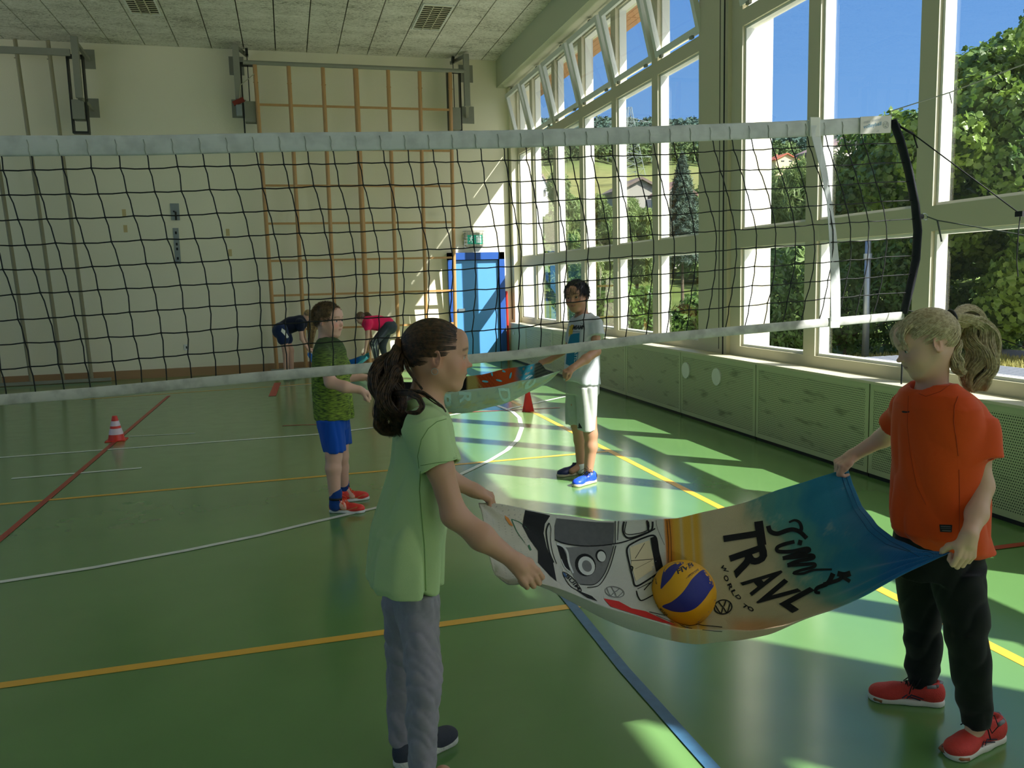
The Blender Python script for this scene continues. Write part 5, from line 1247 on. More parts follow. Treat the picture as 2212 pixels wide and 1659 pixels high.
ring_c = gL(.372, -.055, -.165); b = MB(); b.tube([ring_c+.0085*(gax[1]*math.cos(t)+gax[2]*math.sin(t))+gax[2]*-.004 for t in np.linspace(0, 2*PI, 19)], .0009, 6); b.build('earring', M['metal'], G, smooth=True)
# shirt
gs = Body(); trow = [(864, 906, 940, .070), (888, 888, 962, .125), (915, 874, 972, .150), (943, 852, 972, .150), (1000, 848, 973, .142), (1055, 834, 970, .140), (1100, 820, 966, .142), (1144, 803, 962, .146), (1200, 793, 956, .152), (1240, 790, 951, .156), (1268, 800, 948, .156), (1281, 812, 945, .152)]
gs.loft(rows_px(trow, Y0, .15), .10, .02)
gs.cap(J(916, 874, Y0), J(917, 862, Y0), .052, .046, .02)
gs.cap(sh_n+np.array([0, .01, -.005]), sh_n+np.array([0, .01, -.02]), .054, .054, .03); gs.sleeve(sh_n+np.array([0, .01, -.005]), J(950, 1010, 2.052), .054, .0575, .02); gs.cap(sh_f, sh_f+np.array([0, 0, -.02]), .052, .052, .03); gs.sleeve(sh_f, J(953, 996, 2.41), .052, .054, .02)
gs.cut(J(949, 1007, 2.055), nrm(J(950, 1030, 2.05)-sh_n)) if False else None
def with_cut(bd, pt, n, r=.09):
    """open a sleeve: clears everything beyond the hem within radius r"""
    n = nrm(n); bd.cap(np.array(pt)+n*(r), np.array(pt)+n*(r+.12), r, r, .003, 's')
_f0 = cloth_folds(.0070, 5, .35, 15)
def gfold(P):
    z = P[:, 2]; t = np.clip((1.12-z)/.45, 0, 1); return _f0(P)*(.45+1.0*t)
gs.fold = gfold
# hem planes
gs.cut(J(885, 1283, 2.1), (.05, 0, -1))
neck_open = Body
gs.cap(neck0+np.array([.004, 0, .02]), neck0+np.array([-.002, 0, .10]), .049, .060, .006, 's')
M['g_shirt'] = fabric('pale_green_cotton', rgb(192, 220, 160), .05, 4, tr=.12)
gsh = grow(gs, 'shirt', .004, M['g_shirt'], G)
# side and shoulder seams, drawn on the cloth
def drape(name, obj, pts, r, mt, n=None, off=.0008):
    """a thin seam or cord laid on a surface along surveyed points"""
    bvh = BVHTree.FromObject(obj, bpy.context.evaluated_depsgraph_get()); out = []
    o = Vector(CO)
    for i in range(len(pts)-1):
        k = max(2, int(math.dist(pts[i], pts[i+1])/5))
        for j in range(k+(i == len(pts)-2)):
            t = j/k; d = Vector(ray(pts[i][0]*(1-t)+pts[i+1][0]*t, pts[i][1]*(1-t)+pts[i+1][1]*t)).normalized(); h = bvh.ray_cast(o, d)
            if h[0] is not None: out.append(h[0]-d*off)
    if len(out) < 2: return None
    return MB().tube(out, r, 5).build(name, mt, obj, smooth=True)
bpy.context.view_layer.update()
seam = mat('seam_green', rgb(120, 156, 92), .8)
drape('side_seam', gsh, [(908, 1018), (906, 1060), (911, 1120), (917, 1180), (920, 1276)], .0012, seam)
drape('shoulder_seam', gsh, [(964, 905), (944, 911), (925, 926), (910, 950), (902, 985), (905, 1012)], .0010, seam)
drape('sleeve_hem', gsh, [(908, 1006), (940, 1000), (975, 996), (990, 996)], .0008, seam)
# trousers
gp_ = Body()
gp_.loft(rows_px([(1262, 848, 942, .118), (1290, 850, 944, .112), (1320, 856, 944, .10)], 2.2, .1), .1, .03); gp_.loft(rows_px(g_near, 2.1, .1), .1, .02)
gp_.chain([J(880, 1300, 2.33), J(875, 1400, 2.38), J(870, 1476, 2.42), J(868, 1540, 2.44), J(869, 1588, 2.445)], [.075, .056, .048, .045, .043], .015)
fo = cloth_folds(.0038, 8, .9, 20); gp_.fold = fo
gp_.cut(J(868, 1592, 2.44), (0, 0, -1)) if False else None
for yk in (1452, 1468): gp_.cap(J(878, yk, 2.03), J(958, yk-4, 2.03), .004, .004, .006, 's')
grow(gp_, 'trousers', .0042, fabric('grey_melange_jersey', rgb(150, 146, 158), .16, 60, bscale=1200), G)
shm = [mat('dark_grey_knit', rgb(62, 66, 80), .8, noise=.1, scale=60, bump=.4, bscale=500), mat('white_foam_sole', rgb(214, 216, 210), .6, bump=.5, bscale=140)]
shoe('shoe', (.235, 2.415), (.455, 2.525), 1, shm, G, w=.042, sole_h=.030)
shoe('shoe', (.30, 2.10), (.515, 2.06), 1, shm, G, w=.042, sole_h=.030)
# hair: combed cap, tie, long curly ponytail
GH = hair_mat('brown_hair', rgb(40, 28, 19), rgb(92, 66, 44), sc_=90)
hc_ = Body(); hc_.ell(gL(0, -.085, .125), np.array([.358, .440, .392])*gH, gax, .01)
hc_.ell(gL(0, .44, -.12), np.array([.36, .36, .42])*gH, gax, .03*gH*3, 's'); hc_.ell(gL(.36, .03, -.12), np.array([.16, .22, .24])*gH, gax, .05, 's'); hc_.ell(gL(-.36, .03, -.12), np.array([.16, .22, .24])*gH, gax, .05, 's'); hc_.cut(gL(0, 0, -.20), -gax[2]+.15*gax[1])
hcap = grow(hc_, 'hair', .0045, GH, G)
tie = (0.0, -.56, .10); tiew = gL(*tie)
ps = pony_cap(gc, gax, gH, tie, 2600, wav=.006, lift=.03, seed=2)
strands('hair_strands', ps, .0008, GH, hcap)
b = MB(); fdir = nrm(np.array([-.9, 0, .0])); ctr_ = tiew; b.tube([ctr_+.019*(np.array([0, 1, 0])*math.cos(t)+gax[2]*math.sin(t)) for t in np.linspace(0, 2*PI, 25)], .008, 8); b.build('hair_tie', mat('brown_scrunchie', rgb(120, 78, 44), .8, bump=.6, bscale=300), G, smooth=True)
gt = [tiew, J(858, 762, 2.22), J(840, 790, 2.21), J(832, 830, 2.2), J(838, 870, 2.19), J(848, 905, 2.19), J(856, 938, 2.2)]
pt_ = tail(gt, [.015, .026, .038, .042, .040, .036, .024], 2600, .011, 13, seed=4, short=.28, frizz=.0008)
# curls that swing out at the tip and over the shoulder
g_ = np.random.default_rng(5)
def curl(ctrl, n, rad, seed, taper=1.0):
    return tail(ctrl, [rad, rad*1.15, rad, rad*.75, rad*.4], n, .002, 6, 26, seed, .0003, .12)
pt_ += curl([J(840, 868, 2.19), J(815, 895, 2.19), J(812, 920, 2.19), J(828, 936, 2.19), J(850, 936, 2.19), J(862, 920, 2.19)], 260, .007, 21)
pt_ += curl([J(852, 850, 2.17), J(880, 848, 2.10), J(905, 858, 2.06), J(914, 878, 2.04), J(902, 892, 2.04), J(880, 890, 2.05)], 300, .007, 22)
pt_ += curl([J(886, 842, 2.15), J(915, 850, 2.10), J(940, 868, 2.08), J(958, 880, 2.08), J(964, 890, 2.08)], 120, .0035, 23)
pt_ += curl([J(873, 775, 2.2), J(884, 800, 2.17), J(896, 822, 2.16), J(912, 842, 2.15)], 60, .004, 24)
strands('ponytail', pt_, .0008, GH, G)

# ---------------------------------------------------------------- girl in orange
YO = 2.10
O = thing('person', 'girl with a blond ponytail in an orange T-shirt and black trousers holding the towel', 'person', (2.0, 2.1, 0))
ob = Body(); oH = .198; ofw, oup = np.array([-.87, .31, -.30]), np.array([-.22, .12, 1.])
oc = J(1998, 742, YO); oneck = J(2012, 852, YO+.01); oax, oL = head(ob, oc, ofw, oup, oH, neck_to=oneck, neck_r=.040)
osn, osf = J(2094, 896, 2.03), J(1962, 872, 2.26)
ob.cap(oneck, (osn+osf)/2+np.array([0, 0, -.02]), .043, .07, .03); ob.cap(osn, osf, .036, .034, .04)
ob.loft(rows_px([(880, 1985, 2090, .10), (960, 1975, 2090, .09), (1100, 1975, 2085, .09), (1190, 1965, 2085, .095)], YO, .1), -.55)
oen, own = J(2121, 1050, 1.98), J(2094, 1155, 1.90)
ob.chain([osn, J(2112, 985, 2.0), oen], [.038, .034, .0315], .02); ob.chain([oen, J(2110, 1110, 1.94), own], [.032, .0295, .0215], .02)
hand(ob, own, (-.22, -.05, -1), (.12, .9, -.1), -1, 1.0, ((25, 95, 60), (28, 95, 60), (31, 95, 60), (36, 95, 60)), thumb=[(.45, .35, .75), (.7, .1, .7), (.75, -.15, .55)])
oef, owf = J(1908, 946, 2.46), J(1842, 984, 2.54)
ob.chain([osf, J(1932, 918, 2.38), oef], [.037, .034, .031], .02); ob.chain([oef, owf], [.031, .0215], .02)
hand(ob, owf, (-.83, .10, -.42), (-.12, .1, -1), 1, .97, ((55, 70, 45), (60, 75, 45), (64, 78, 45), (70, 80, 50)), thumb=[(.8, .0, .3), (.92, -.2, .35), (.9, -.3, .4)])
oa_f, oa_n = J(1992, 1480, 2.26), J(2107, 1572, 1.97)
o_far = [(1225, 1938, 2040, .085, 2.17), (1280, 1943, 2030, .078, 2.2), (1320, 1948, 2028, .07, 2.22), (1355, 1958, 2027, .064, 2.23), (1383, 1955, 2028, .064, 2.24), (1417, 1961, 2029, .058, 2.25), (1444, 1957, 2029, .056, 2.26), (1462, 1962, 2024, .046, 2.26), (1478, 1962, 2020, .040, 2.26)]
o_near = [(1225, 2010, 2122, .085, 2.05), (1303, 2026, 2125, .08, 2.02), (1342, 2040, 2130, .074, 2.0), (1360, 2044, 2126, .068, 1.99), (1410, 2054, 2129, .066, 1.98), (1483, 2067, 2137, .060, 1.97), (1520, 2072, 2139, .054, 1.97), (1538, 2078, 2137, .046, 1.97), (1566, 2080, 2136, .042, 1.97)]
for r_ in (o_far, o_near): ob.loft([(z, x, y, a*.64, b*.62) for z, x, y, a, b in rows_px(r_, 2.1, .05)], 0, .02)
ob.cap(J(1991, 1470, 2.26), oa_f, .024, .024, .02); ob.cap(J(2108, 1556, 1.97), oa_n, .024, .024, .02)
ob.cap(oa_f, oa_f+np.array([-.04, .03, -.04]), .024, .020); ob.cap(oa_n, oa_n+np.array([-.04, -.01, -.04]), .024, .020)
obody = grow(ob, 'body', .0029, skin, O, face_paint(oc, oax, oH, SK['O'], rgb(150, 120, 90), (.46, .2, .18), .25))
eyes(oL, oH, ofw, mat('iris_blue', rgb(60, 74, 88), .2), O, oax)
os_ = Body()
os_.loft(rows_px([(826, 1985, 2050, .08), (846, 1960, 2078, .12), (872, 1948, 2100, .145), (905, 1944, 2112, .15), (950, 1942, 2116, .148), (1000, 1941, 2117, .145), (1060, 1940, 2118, .143), (1110, 1934, 2122, .146), (1140, 1934, 2125, .15), (1166, 1950, 2126, .15), (1176, 1985, 2124, .145)], YO, .15), 0.0, .02)
os_.cap(osn+np.array([-.01, .01, .0]), J(2110, 930, 2.02), .052, .056, .03); os_.sleeve(J(2108, 915, 2.02), J(2119, 990, 1.995), .054, .0585, .02)
os_.cap(osf+np.array([.01, -.01, 0]), osf+np.array([.0, 0, -.01]), .050, .050, .03); os_.sleeve(osf+np.array([.01, -.01, 0]), J(1931, 917, 2.355), .050, .052, .02)
os_.cap(oneck+np.array([-.012, .0, .012]), oneck+np.array([-.02, .0, .09]), .050, .064, .006, 's')
_fo = cloth_folds(.0062, 12, .45, 12)
os_.fold = lambda P: _fo(P)*(.5+np.clip((1.05-P[:, 2])/.4, 0, 1)*.6)
osh = grow(os_, 'shirt', .004, fabric('orange_polyester', rgb(216, 76, 14), .04, 5, bump=.15, rough=.7), O)
bpy.context.view_layer.update()
oseam = mat('seam_orange', rgb(178, 60, 10), .8)
drape('collar_seam', osh, [(1985, 850), (2000, 856), (2030, 846), (2060, 826)], .0012, oseam)
drape('shoulder_seam', osh, [(2070, 856), (2062, 876), (2060, 910), (2066, 950), (2070, 985)], .001, oseam)
drape('side_seam', osh, [(2072, 1015), (2073, 1080), (2072, 1160)], .001, oseam)
drape('front_seam', osh, [(1962, 855), (1960, 920), (1966, 980), (1980, 1050), (2000, 1090)], .0009, oseam)
def decal(name, obj, polys, mt, off=.0012, sub=6.0):
    """flat print: polygons given as surveyed outlines, laid on the surface of obj"""
    dg = bpy.context.evaluated_depsgraph_get(); bvh = BVHTree.FromObject(obj, dg); mw = world_of(obj); inv = mw.inverted(); o = inv @ Vector(CO)
    V = []; F_ = []
    for vv, ff in polys:
        ok = []; 
        for x, y in vv:
            d = (inv.to_3x3() @ Vector(ray(x, y))).normalized(); h = bvh.ray_cast(o, d)
            ok.append(None if h[0] is None else mw @ (h[0]-d*off))
        # keep neighbours at a similar depth only
        m_ = {}
        for f in ff:
            p = [ok[i] for i in f]
            if any(q is None for q in p) or max((p[0]-q).length for q in p) > .12: continue
            for i in f:
                if i not in m_: m_[i] = len(V); V.append(tuple(ok[i]))
            F_.append(tuple(m_[i] for i in f))
    if not F_: return None
    me = bpy.data.meshes.new(name); me.from_pydata(V, [], F_); me.materials.append(mt); ob_ = bpy.data.objects.new(name, me); C.objects.link(ob_); attach(ob_, obj); return ob_
def smooth_line(P, closed=False, n=5):
    P = [np.array(p, float) for p in P]; m = len(P); out = []
    if m < 3: return P
    for i in range(m if closed else m-1):
        a, b, c_, d = (P[(i-1) % m], P[i], P[(i+1) % m], P[(i+2) % m]) if closed else (P[max(i-1, 0)], P[i], P[i+1], P[min(i+2, m-1)])
        for j in range(n): t = j/n; out.append(.5*((2*b)+(c_-a)*t+(2*a-5*b+4*c_-d)*t*t+(3*b-3*c_+d-a)*t**3))
    if not closed: out.append(P[-1])
    return out
def fan(poly, step=8.0, smooth=False):
    if smooth: poly = smooth_line(poly, True)
    """triangulated polygon with interior refinement"""
    bm = bmesh.new(); vs = [bm.verts.new((x, y, 0)) for x, y in poly]; f = bm.faces.new(vs); bmesh.ops.triangulate(bm, faces=[f])
    for _ in range(5):
        ed = [e2 for e2 in bm.edges if e2.calc_length() > step]
        if not ed: break
        bmesh.ops.subdivide_edges(bm, edges=ed, cuts=1); bmesh.ops.triangulate(bm, faces=[q for q in bm.faces if len(q.verts) > 3])
    bm.verts.index_update(); r = ([(v.co.x, v.co.y) for v in bm.verts], [tuple(v.index for v in q.verts) for q in bm.faces]); bm.free(); return r
def stroke(pts, w, closed=False, step=7.0, smooth=False):
    if smooth: pts = smooth_line(pts, closed); step = 4.0
    """polyline of width w as a strip"""
    P = [np.array(p, float) for p in pts]
    if closed: P.append(P[0])
    Q = []
    for i in range(len(P)-1):
        k = max(1, int(np.linalg.norm(P[i+1]-P[i])/step)); Q += [P[i]+(P[i+1]-P[i])*j/k for j in range(k)]
    Q.append(P[-1]); V = []
    for i, p in enumerate(Q):
        d = Q[min(i+1, len(Q)-1)]-Q[max(i-1, 0)]; d = d/(np.linalg.norm(d)+1e-9); nn = np.array([-d[1], d[0]]); ww = w[0]+(w[1]-w[0])*i/(len(Q)-1) if isinstance(w, tuple) else w
        V += [tuple(p+nn*ww/2), tuple(p-nn*ww/2)]
    return V, [(2*i, 2*i+1, 2*i+3, 2*i+2) for i in range(len(Q)-1)]
def ellipse(cx, cy, a, b, rot=0, n=22):
    r = math.radians(rot); return [(cx+a*math.cos(t)*math.cos(r)-b*math.sin(t)*math.sin(r), cy+a*math.cos(t)*math.sin(r)+b*math.sin(t)*math.cos(r)) for t in np.linspace(0, 2*PI, n+1)[:-1]]
def lettering(txt, p0, p1, h, up=None, sub=None, bold=.0, shear=0.0, squash=1.0):
    """string laid from p0 to p1 (baseline) with letter height h; returns a polygon group"""
    v, f = text_tris(txt, bold=bold, shear=shear, sub=sub or 0.25); x0 = v[:, 0].min(); w = v[:, 0].max()-x0
    p0 = np.array(p0, float); p1 = np.array(p1, float); e1 = (p1-p0)/w; u_ = np.array(up, float) if up is not None else np.array([e1[1], -e1[0]]); u_ = u_/np.linalg.norm(u_)*h/0.72
    return [tuple(p0+e1*(a-x0)+u_*b_) for a, b_ in v[:, :2]], [tuple(q) for q in f]
ink = mat('black_print', rgb(10, 10, 12), .7)
decal('chest_mark', osh, [fan([(1947, 889), (1951, 887.5), (1958, 888.5), (1965, 888), (1964, 891), (1956, 892), (1950, 891.5)])], ink)
tagm = mat('woven_tag', rgb(26, 28, 34), .8); lb_ = decal('woven_tag', osh, [fan([(2029, 1133), (2057, 1134), (2056, 1150), (2031, 1149)])], tagm, off=.001)
decal('tag_print', osh, [stroke([(2032, 1137), (2054, 1138)], 1.4), stroke([(2032, 1141), (2054, 1142)], .8), stroke([(2035, 1146), (2054, 1147)], 1.6)], mat('tag_grey', rgb(120, 120, 120), .8), off=.0018)
ot = Body()
ot.loft(rows_px([(1150, 1936, 2118, .125), (1190, 1932, 2120, .125), (1235, 1934, 2120, .118)], 2.11, .1), 0.0, .03)
ot.loft(rows_px(o_far, 2.2, .1), 0.0, .02); ot.loft(rows_px(o_near, 2.0, .1), 0.0, .02)
_ft = cloth_folds(.0045, 31, .8, 18); ot.fold = _ft
grow(ot, 'trousers', .0045, fabric('black_jersey', rgb(19, 22, 23), .1, 30), O)
sh2 = [mat('red_mesh_shoe', rgb(212, 58, 52), .6, noise=.12, scale=90, bump=.4, bscale=400), mat('white_gum_sole', rgb(222, 220, 212), .45)]
lace = mat('black_laces', rgb(22, 24, 26), .8)
gum = mat('gum_rubber', rgb(150, 92, 56), .6); cuff = mat('shoe_collar_grey', rgb(130, 130, 134), .8)
def court_detail(P, w, L_, up):
    g = MB(); g.tube([P(.97, 0, .012), P(.93, .035, .012), P(.84, .043, .010)], .006, 6).tube([P(.97, 0, .012), P(.94, -.035, .012), P(.84, -.043, .010)], .006, 6); g.build('toe_bumper', gum, up, smooth=True)
    b = MB(); b.tube([P(.14, .027, .074), P(.05, 0, .079), P(.14, -.027, .074), P(.26, -.030, .072)], .007, 8).tube([P(.14, .027, .074), P(.26, .030, .072)], .007, 8); b.build('collar', cuff, up, smooth=True)
    for sg in (-1, 1):
        m_ = MB()
        for a, c_ in (((.36, .058), (.52, .026)), ((.42, .054), (.58, .026)), ((.60, .046), (.30, .030)), ((.60, .038), (.34, .024))):
            ya = w*.80
            m_.bar(P(a[0], sg*(ya+.001-a[1]*.25), a[1]), P(c_[0], sg*(ya+.002), c_[1]), .0016, .0035)
        m_.build('side_stripes', mat('stripe_navy', rgb(46, 44, 66), .6) if sg < 0 else bpy.data.materials['stripe_navy'], up)
h1, t1 = at(2040, 1522, 2, 0), at(1862, 1504, 2, 0); h2, t2 = at(2152, 1592, 2, 0), at(2030, 1646, 2, 0)
t1 = h1+nrm(t1-h1)*.245; t2 = h2+nrm(t2-h2)*.245
shoe('shoe', h1, t1, 1, sh2, O, lace, w=.044, detail=court_detail); shoe('shoe', h2+np.array([.02, .0, 0]), t2+np.array([.0, 0, 0]), 1, sh2, O, lace, w=.044, detail=court_detail)
OH = hair_mat('blond_hair', rgb(168, 150, 112), rgb(218, 206, 168), sc_=110)
hc_ = Body(); hc_.ell(oL(0, -.085, .13), np.array([.365, .445, .395])*oH, oax, .01)
hc_.ell(oL(0, .40, -.12), np.array([.36, .38, .44])*oH, oax, .02, 's'); hc_.ell(oL(.36, .05, -.12), np.array([.16, .22, .25])*oH, oax, .03, 's'); hc_.ell(oL(-.36, .05, -.12), np.array([.16, .22, .25])*oH, oax, .03, 's'); hc_.cut(oL(0, 0, -.19), -oax[2]+.15*oax[1])
ocap = grow(hc_, 'hair', .0045, OH, O)
otie = (0.0, -.50, .26); ps = pony_cap(oc, oax, oH, otie, 2800, wav=.022, lift=.05, seed=7)
# fringe falling over the forehead
g_ = np.random.default_rng(8)
for i in range(420):
    x = g_.uniform(-.24, .24); z0 = .40+g_.uniform(-.06, .04); sgn_ = 1 if x > 0 else -1; k = 10; pts = []
    ph = g_.uniform(0, 6.28); ln_ = g_.uniform(.55, 1)
    for j in range(k):
        s = j/(k-1)*ln_; pts.append((x*(1+.35*s)+.012*math.sin(s*8+ph), .16+.26*math.sin(min(1, s*1.5)*PI/2)*(1-.25*x*x*8)-.03*s, z0-.34*s**1.3))
    ps.append(oc+(np.array(pts)*oH)@oax)
strands('hair_strands', ps, .0008, OH, ocap)
otw = oL(*otie); b = MB(); b.tube([otw+.020*(nrm(np.cross(oax[1], [0, 0, 1]))*math.cos(t)+oax[2]*math.sin(t)*.95) for t in np.linspace(0, 2*PI, 25)], .0065, 8); b.build('hair_tie', M['black'], O, smooth=True)
og = [otw, J(2092, 684, 2.10), J(2112, 712, 2.10), J(2120, 752, 2.09), J(2118, 790, 2.08), J(2106, 825, 2.07), J(2106, 846, 2.07)]
pt_ = tail(og, [.016, .030, .040, .050, .052, .040, .022], 2800, .010, 15, seed=9, short=.35, frizz=.0012)
pt_ += tail([J(2070, 735, 2.07), J(2062, 765, 2.06), J(2066, 790, 2.05), J(2085, 806, 2.05)], [.012, .018, .018, .010], 400, .006, 12, seed=10, short=.2, frizz=.0008)
strands('ponytail', pt_, .0008, OH, O)

# ---------------------------------------------------------------- boys beyond the net
def short_hair(c, ax, H, L, parent, mt, n, fringe, seed, cut_fwd=.26, length=.10, lift=.03, up=.5):
    hb = Body(); hb.ell(L(0, -.08, .135), np.array([.368, .445, .40])*H, ax, .01)
    hb.ell(L(0, .46, -.13), np.array([.38, .38, .42])*H, ax, .02, 's')
    for s in (-1, 1): hb.ell(L(s*.37, .10, -.16), np.array([.15, .24, .24])*H, ax, .02, 's')
    hb.cut(L(0, 0, -.16), -ax[2]-.2*ax[1]); cap_ = grow(hb, 'hair', .006, mt, parent)
    g = np.random.default_rng(seed); out = []; ctr = np.array([0, -.08, .135]); R_ = np.array([.36, .44, .39])
    while len(out) < n:
        v = nrm(g.normal(0, 1, 3)); q = ctr+v*R_
        if q[1] > cut_fwd and q[2] < .30: continue
        if q[1] > -.08 and q[2] < .0: continue
        if q[2] < -.18: continue
        fl = np.array([0, .6, -.5]) if not fringe else np.array([g.normal(0, .15), 1.0, -.35]); fl = fl-v*(fl@v)
        dirv = nrm(v*up+fl*.8+g.normal(0, .18, 3)); ln_ = length*g.uniform(.6, 1.2)*(1.5 if (fringe and q[1] > .12) else 1); k = 6; pts = []
        for j in range(k): s = j/(k-1); pts.append(q+dirv*ln_*s+np.array([0, 0, -.10])*s*s*ln_*(3 if fringe else .5))
        out.append(c+(np.array(pts)*H)@ax)
    strands('hair_strands', out, .0009, mt, cap_)
    return cap_
YB_ = 5.55
Bp = thing('person', 'boy with short fair hair in a green melange T-shirt and blue shorts behind the net', 'person', (.28, 5.5, 0))
bb = Body(); bH = .222; bc = J(711, 692, YB_); bfw, bup = np.array([.80, -.60, -.04]), np.array([0, 0, 1.]); bneck = J(703, 745, YB_)
bax, bL = head(bb, bc, bfw, bup, bH, neck_to=bneck, neck_r=.045)
bsn, bsf = J(697, 768, 5.40), J(728, 764, 5.68)
bb.cap(bneck, (bsn+bsf)/2, .05, .07, .03); bb.cap(bsn, bsf, .04, .04, .03); bb.loft(rows_px([(760, 685, 745, .10), (830, 690, 745, .10), (910, 690, 750, .10)], YB_, .1), 0)
ben, bwn = J(714, 826, 5.34), J(776, 842, 5.30); bb.chain([bsn, ben], [.044, .037], .02); bb.chain([ben, J(745, 836, 5.3), bwn], [.037, .036, .025], .02)
hand(bb, bwn, (.80, -.15, -.35), (-.15, .2, -1), -1, 1.0, (60, 75, 45), thumb=[(.7, .2, .5), (.85, -.1, .6), (.8, -.4, .5)])
bef, bwf = J(745, 816, 5.74), J(782, 815, 5.74); bb.chain([bsf, bef, bwf], [.042, .036, .024], .02)
hand(bb, bwf, (.90, .0, -.05), (-.05, -.2, -1), 1, 1.0, ((20, 35, 25), (50, 70, 45), (60, 75, 45), (62, 75, 45)), thumb=[(.6, .1, .7), (.55, -.1, .9), (.6, -.2, .8)])
ba_n, ba_f = np.array([.225, 5.45, .085]), np.array([.30, 5.74, .085])
ba_n = J(724, 1082, 5.43); ba_f = J(744, 1056, 5.72)
bb.chain([J(720, 930, 5.46), J(721, 985, 5.44), J(720, 1012, 5.43), ba_n], [.060, .052, .050, .034], .02); bb.chain([J(738, 930, 5.63), J(738, 985, 5.66), J(739, 1010, 5.69), ba_f], [.052, .046, .044, .032], .02)
bb.cap(ba_n, J(745, 1096, 5.42), .03, .025); bb.cap(ba_f, J(760, 1072, 5.70), .03, .025)
grow(bb, 'body', .0048, skin, Bp, face_paint(bc, bax, bH, SK['B'], rgb(150, 110, 76), (.5, .2, .17), .6))
eyes(bL, bH, bfw, mat('iris_grey', rgb(70, 80, 90), .2), Bp, bax)
def melange(name, dark, light, top, bot):
    mt, n, l = new_mat(name); b = n['Principled BSDF']; b.inputs['Roughness'].default_value = .85; tc = n.new('ShaderNodeTexCoord'); mp = n.new('ShaderNodeMapping'); mp.inputs['Scale'].default_value = (28, 28, 210); l.new(tc.outputs['Object'], mp.inputs[0])
    t = n.new('ShaderNodeTexNoise'); t.inputs['Scale'].default_value = 1.0; t.inputs['Detail'].default_value = 3; l.new(mp.outputs[0], t.inputs[0])
    sp = n.new('ShaderNodeSeparateXYZ'); l.new(tc.outputs['Object'], sp.inputs[0]); mr = n.new('ShaderNodeMapRange'); mr.inputs[1].default_value = top; mr.inputs[2].default_value = bot; l.new(sp.outputs[2], mr.inputs[0])
    c1 = n.new('ShaderNodeMix'); c1.data_type = 'RGBA'; c1.inputs[6].default_value = rgb(70, 92, 48); c1.inputs[7].default_value = light; l.new(mr.outputs[0], c1.inputs[0])
    r = n.new('ShaderNodeValToRGB'); r.color_ramp.elements[0].position = .36; r.color_ramp.elements[1].position = .64; l.new(t.outputs[0], r.inputs[0])
    c2 = n.new('ShaderNodeMix'); c2.data_type = 'RGBA'; c2.inputs[6].default_value = dark; l.new(c1.outputs[2], c2.inputs[7]); l.new(r.outputs[0], c2.inputs[0]); l.new(c2.outputs[2], b.inputs['Base Color']); return mt
bs = Body(); bs.loft(rows_px([(726, 688, 722, .07), (740, 683, 738, .13), (758, 677, 746, .15), (790, 674, 751, .15), (830, 674, 756, .15), (870, 676, 761, .155), (895, 678, 764, .155), (903, 680, 764, .15)], YB_, .15), -.15, .03)
bs.cap(bsn, bsn+np.array([0, 0, -.02]), .062, .062, .03); bs.sleeve(bsn, J(704, 811, 5.37), .062, .068, 0); bs.chain([bsf, J(742, 800, 5.71)], [.058, .062], .03)
bs.cap(bneck+np.array([.004, 0, .03]), bneck+np.array([.004, 0, .1]), .055, .065, .008, 's'); bs.fold = cloth_folds(.006, 15, .4, 10)
grow(bs, 'shirt', .0075, melange('green_melange', rgb(52, 66, 32), rgb(150, 176, 62), 1.12, .90), Bp)
bp2 = Body(); bp2.loft(rows_px([(890, 684, 752, .13), (925, 687, 754, .13)], YB_, .1), 0, .03)
bp2.loft(rows_px([(905, 686, 740, .09, 5.48), (950, 694, 746, .085, 5.46), (975, 701, 748, .078, 5.45)], 5.5, .1), 0, .015); bp2.loft(rows_px([(905, 715, 755, .08, 5.62), (940, 720, 758, .078, 5.65), (958, 722, 760, .072, 5.66)], 5.6, .1), 0, .015)
bp2.fold = cloth_folds(.006, 17, .2, 16); grow(bp2, 'shorts', .0075, fabric('blue_shorts', rgb(20, 82, 190), .05), Bp)
sk = Body(); sk.cap(J(725.5, 1064, 5.43), J(724, 1092, 5.43), .042, .040); grow(sk, 'sock', .005, fabric('blue_sock', rgb(24, 66, 140), .3, 30), Bp)
sk = Body(); sk.cap(J(743, 1038, 5.715), J(744, 1064, 5.72), .036, .036); grow(sk, 'sock', .005, bpy.data.materials['blue_sock'], Bp)
for a, b_ in ((J(725, 1074, 5.43), J(725, 1079, 5.43)), (J(743.5, 1047, 5.72), J(743.5, 1052, 5.72))): MB().tube([a, b_], .0435 if a[1] < 5.5 else .0375, 20).build('sock_band', M['black'], Bp, smooth=True)
sh3 = [mat('neon_red_upper', rgb(226, 56, 46), .5, noise=.1, scale=60), mat('white_sole', rgb(222, 224, 222), .5)]; lace3 = mat('neon_laces', rgb(255, 88, 40), .6)
def swoop(P, w, L_, up):
    for sg in (-1, 1): MB().tube([P(.28, sg*w*.86, .05), P(.42, sg*w*.88, .030), P(.60, sg*w*.92, .028), P(.84, sg*w*.72, .046), P(.80, sg*w*.84, .036)], .0016, 5).build('side_mark', bpy.data.materials.get('gold_mark') or mat('gold_mark', rgb(190, 160, 80), .4), up)
shoe('shoe', at(712, 1106, 2, 0), at(788, 1107, 2, 0), 1, sh3, Bp, lace3, w=.043, detail=swoop); shoe('shoe', at(730, 1085, 2, 0), at(791, 1078, 2, 0)+np.array([.02, 0, 0]), 1, sh3, Bp, lace3, w=.043, detail=swoop)
BH = hair_mat('short_fair_hair', rgb(84, 66, 46), rgb(150, 122, 86)); short_hair(bc, bax, bH, bL, Bp, BH, 4200, False, 5, length=.075, up=.6, cut_fwd=.20)

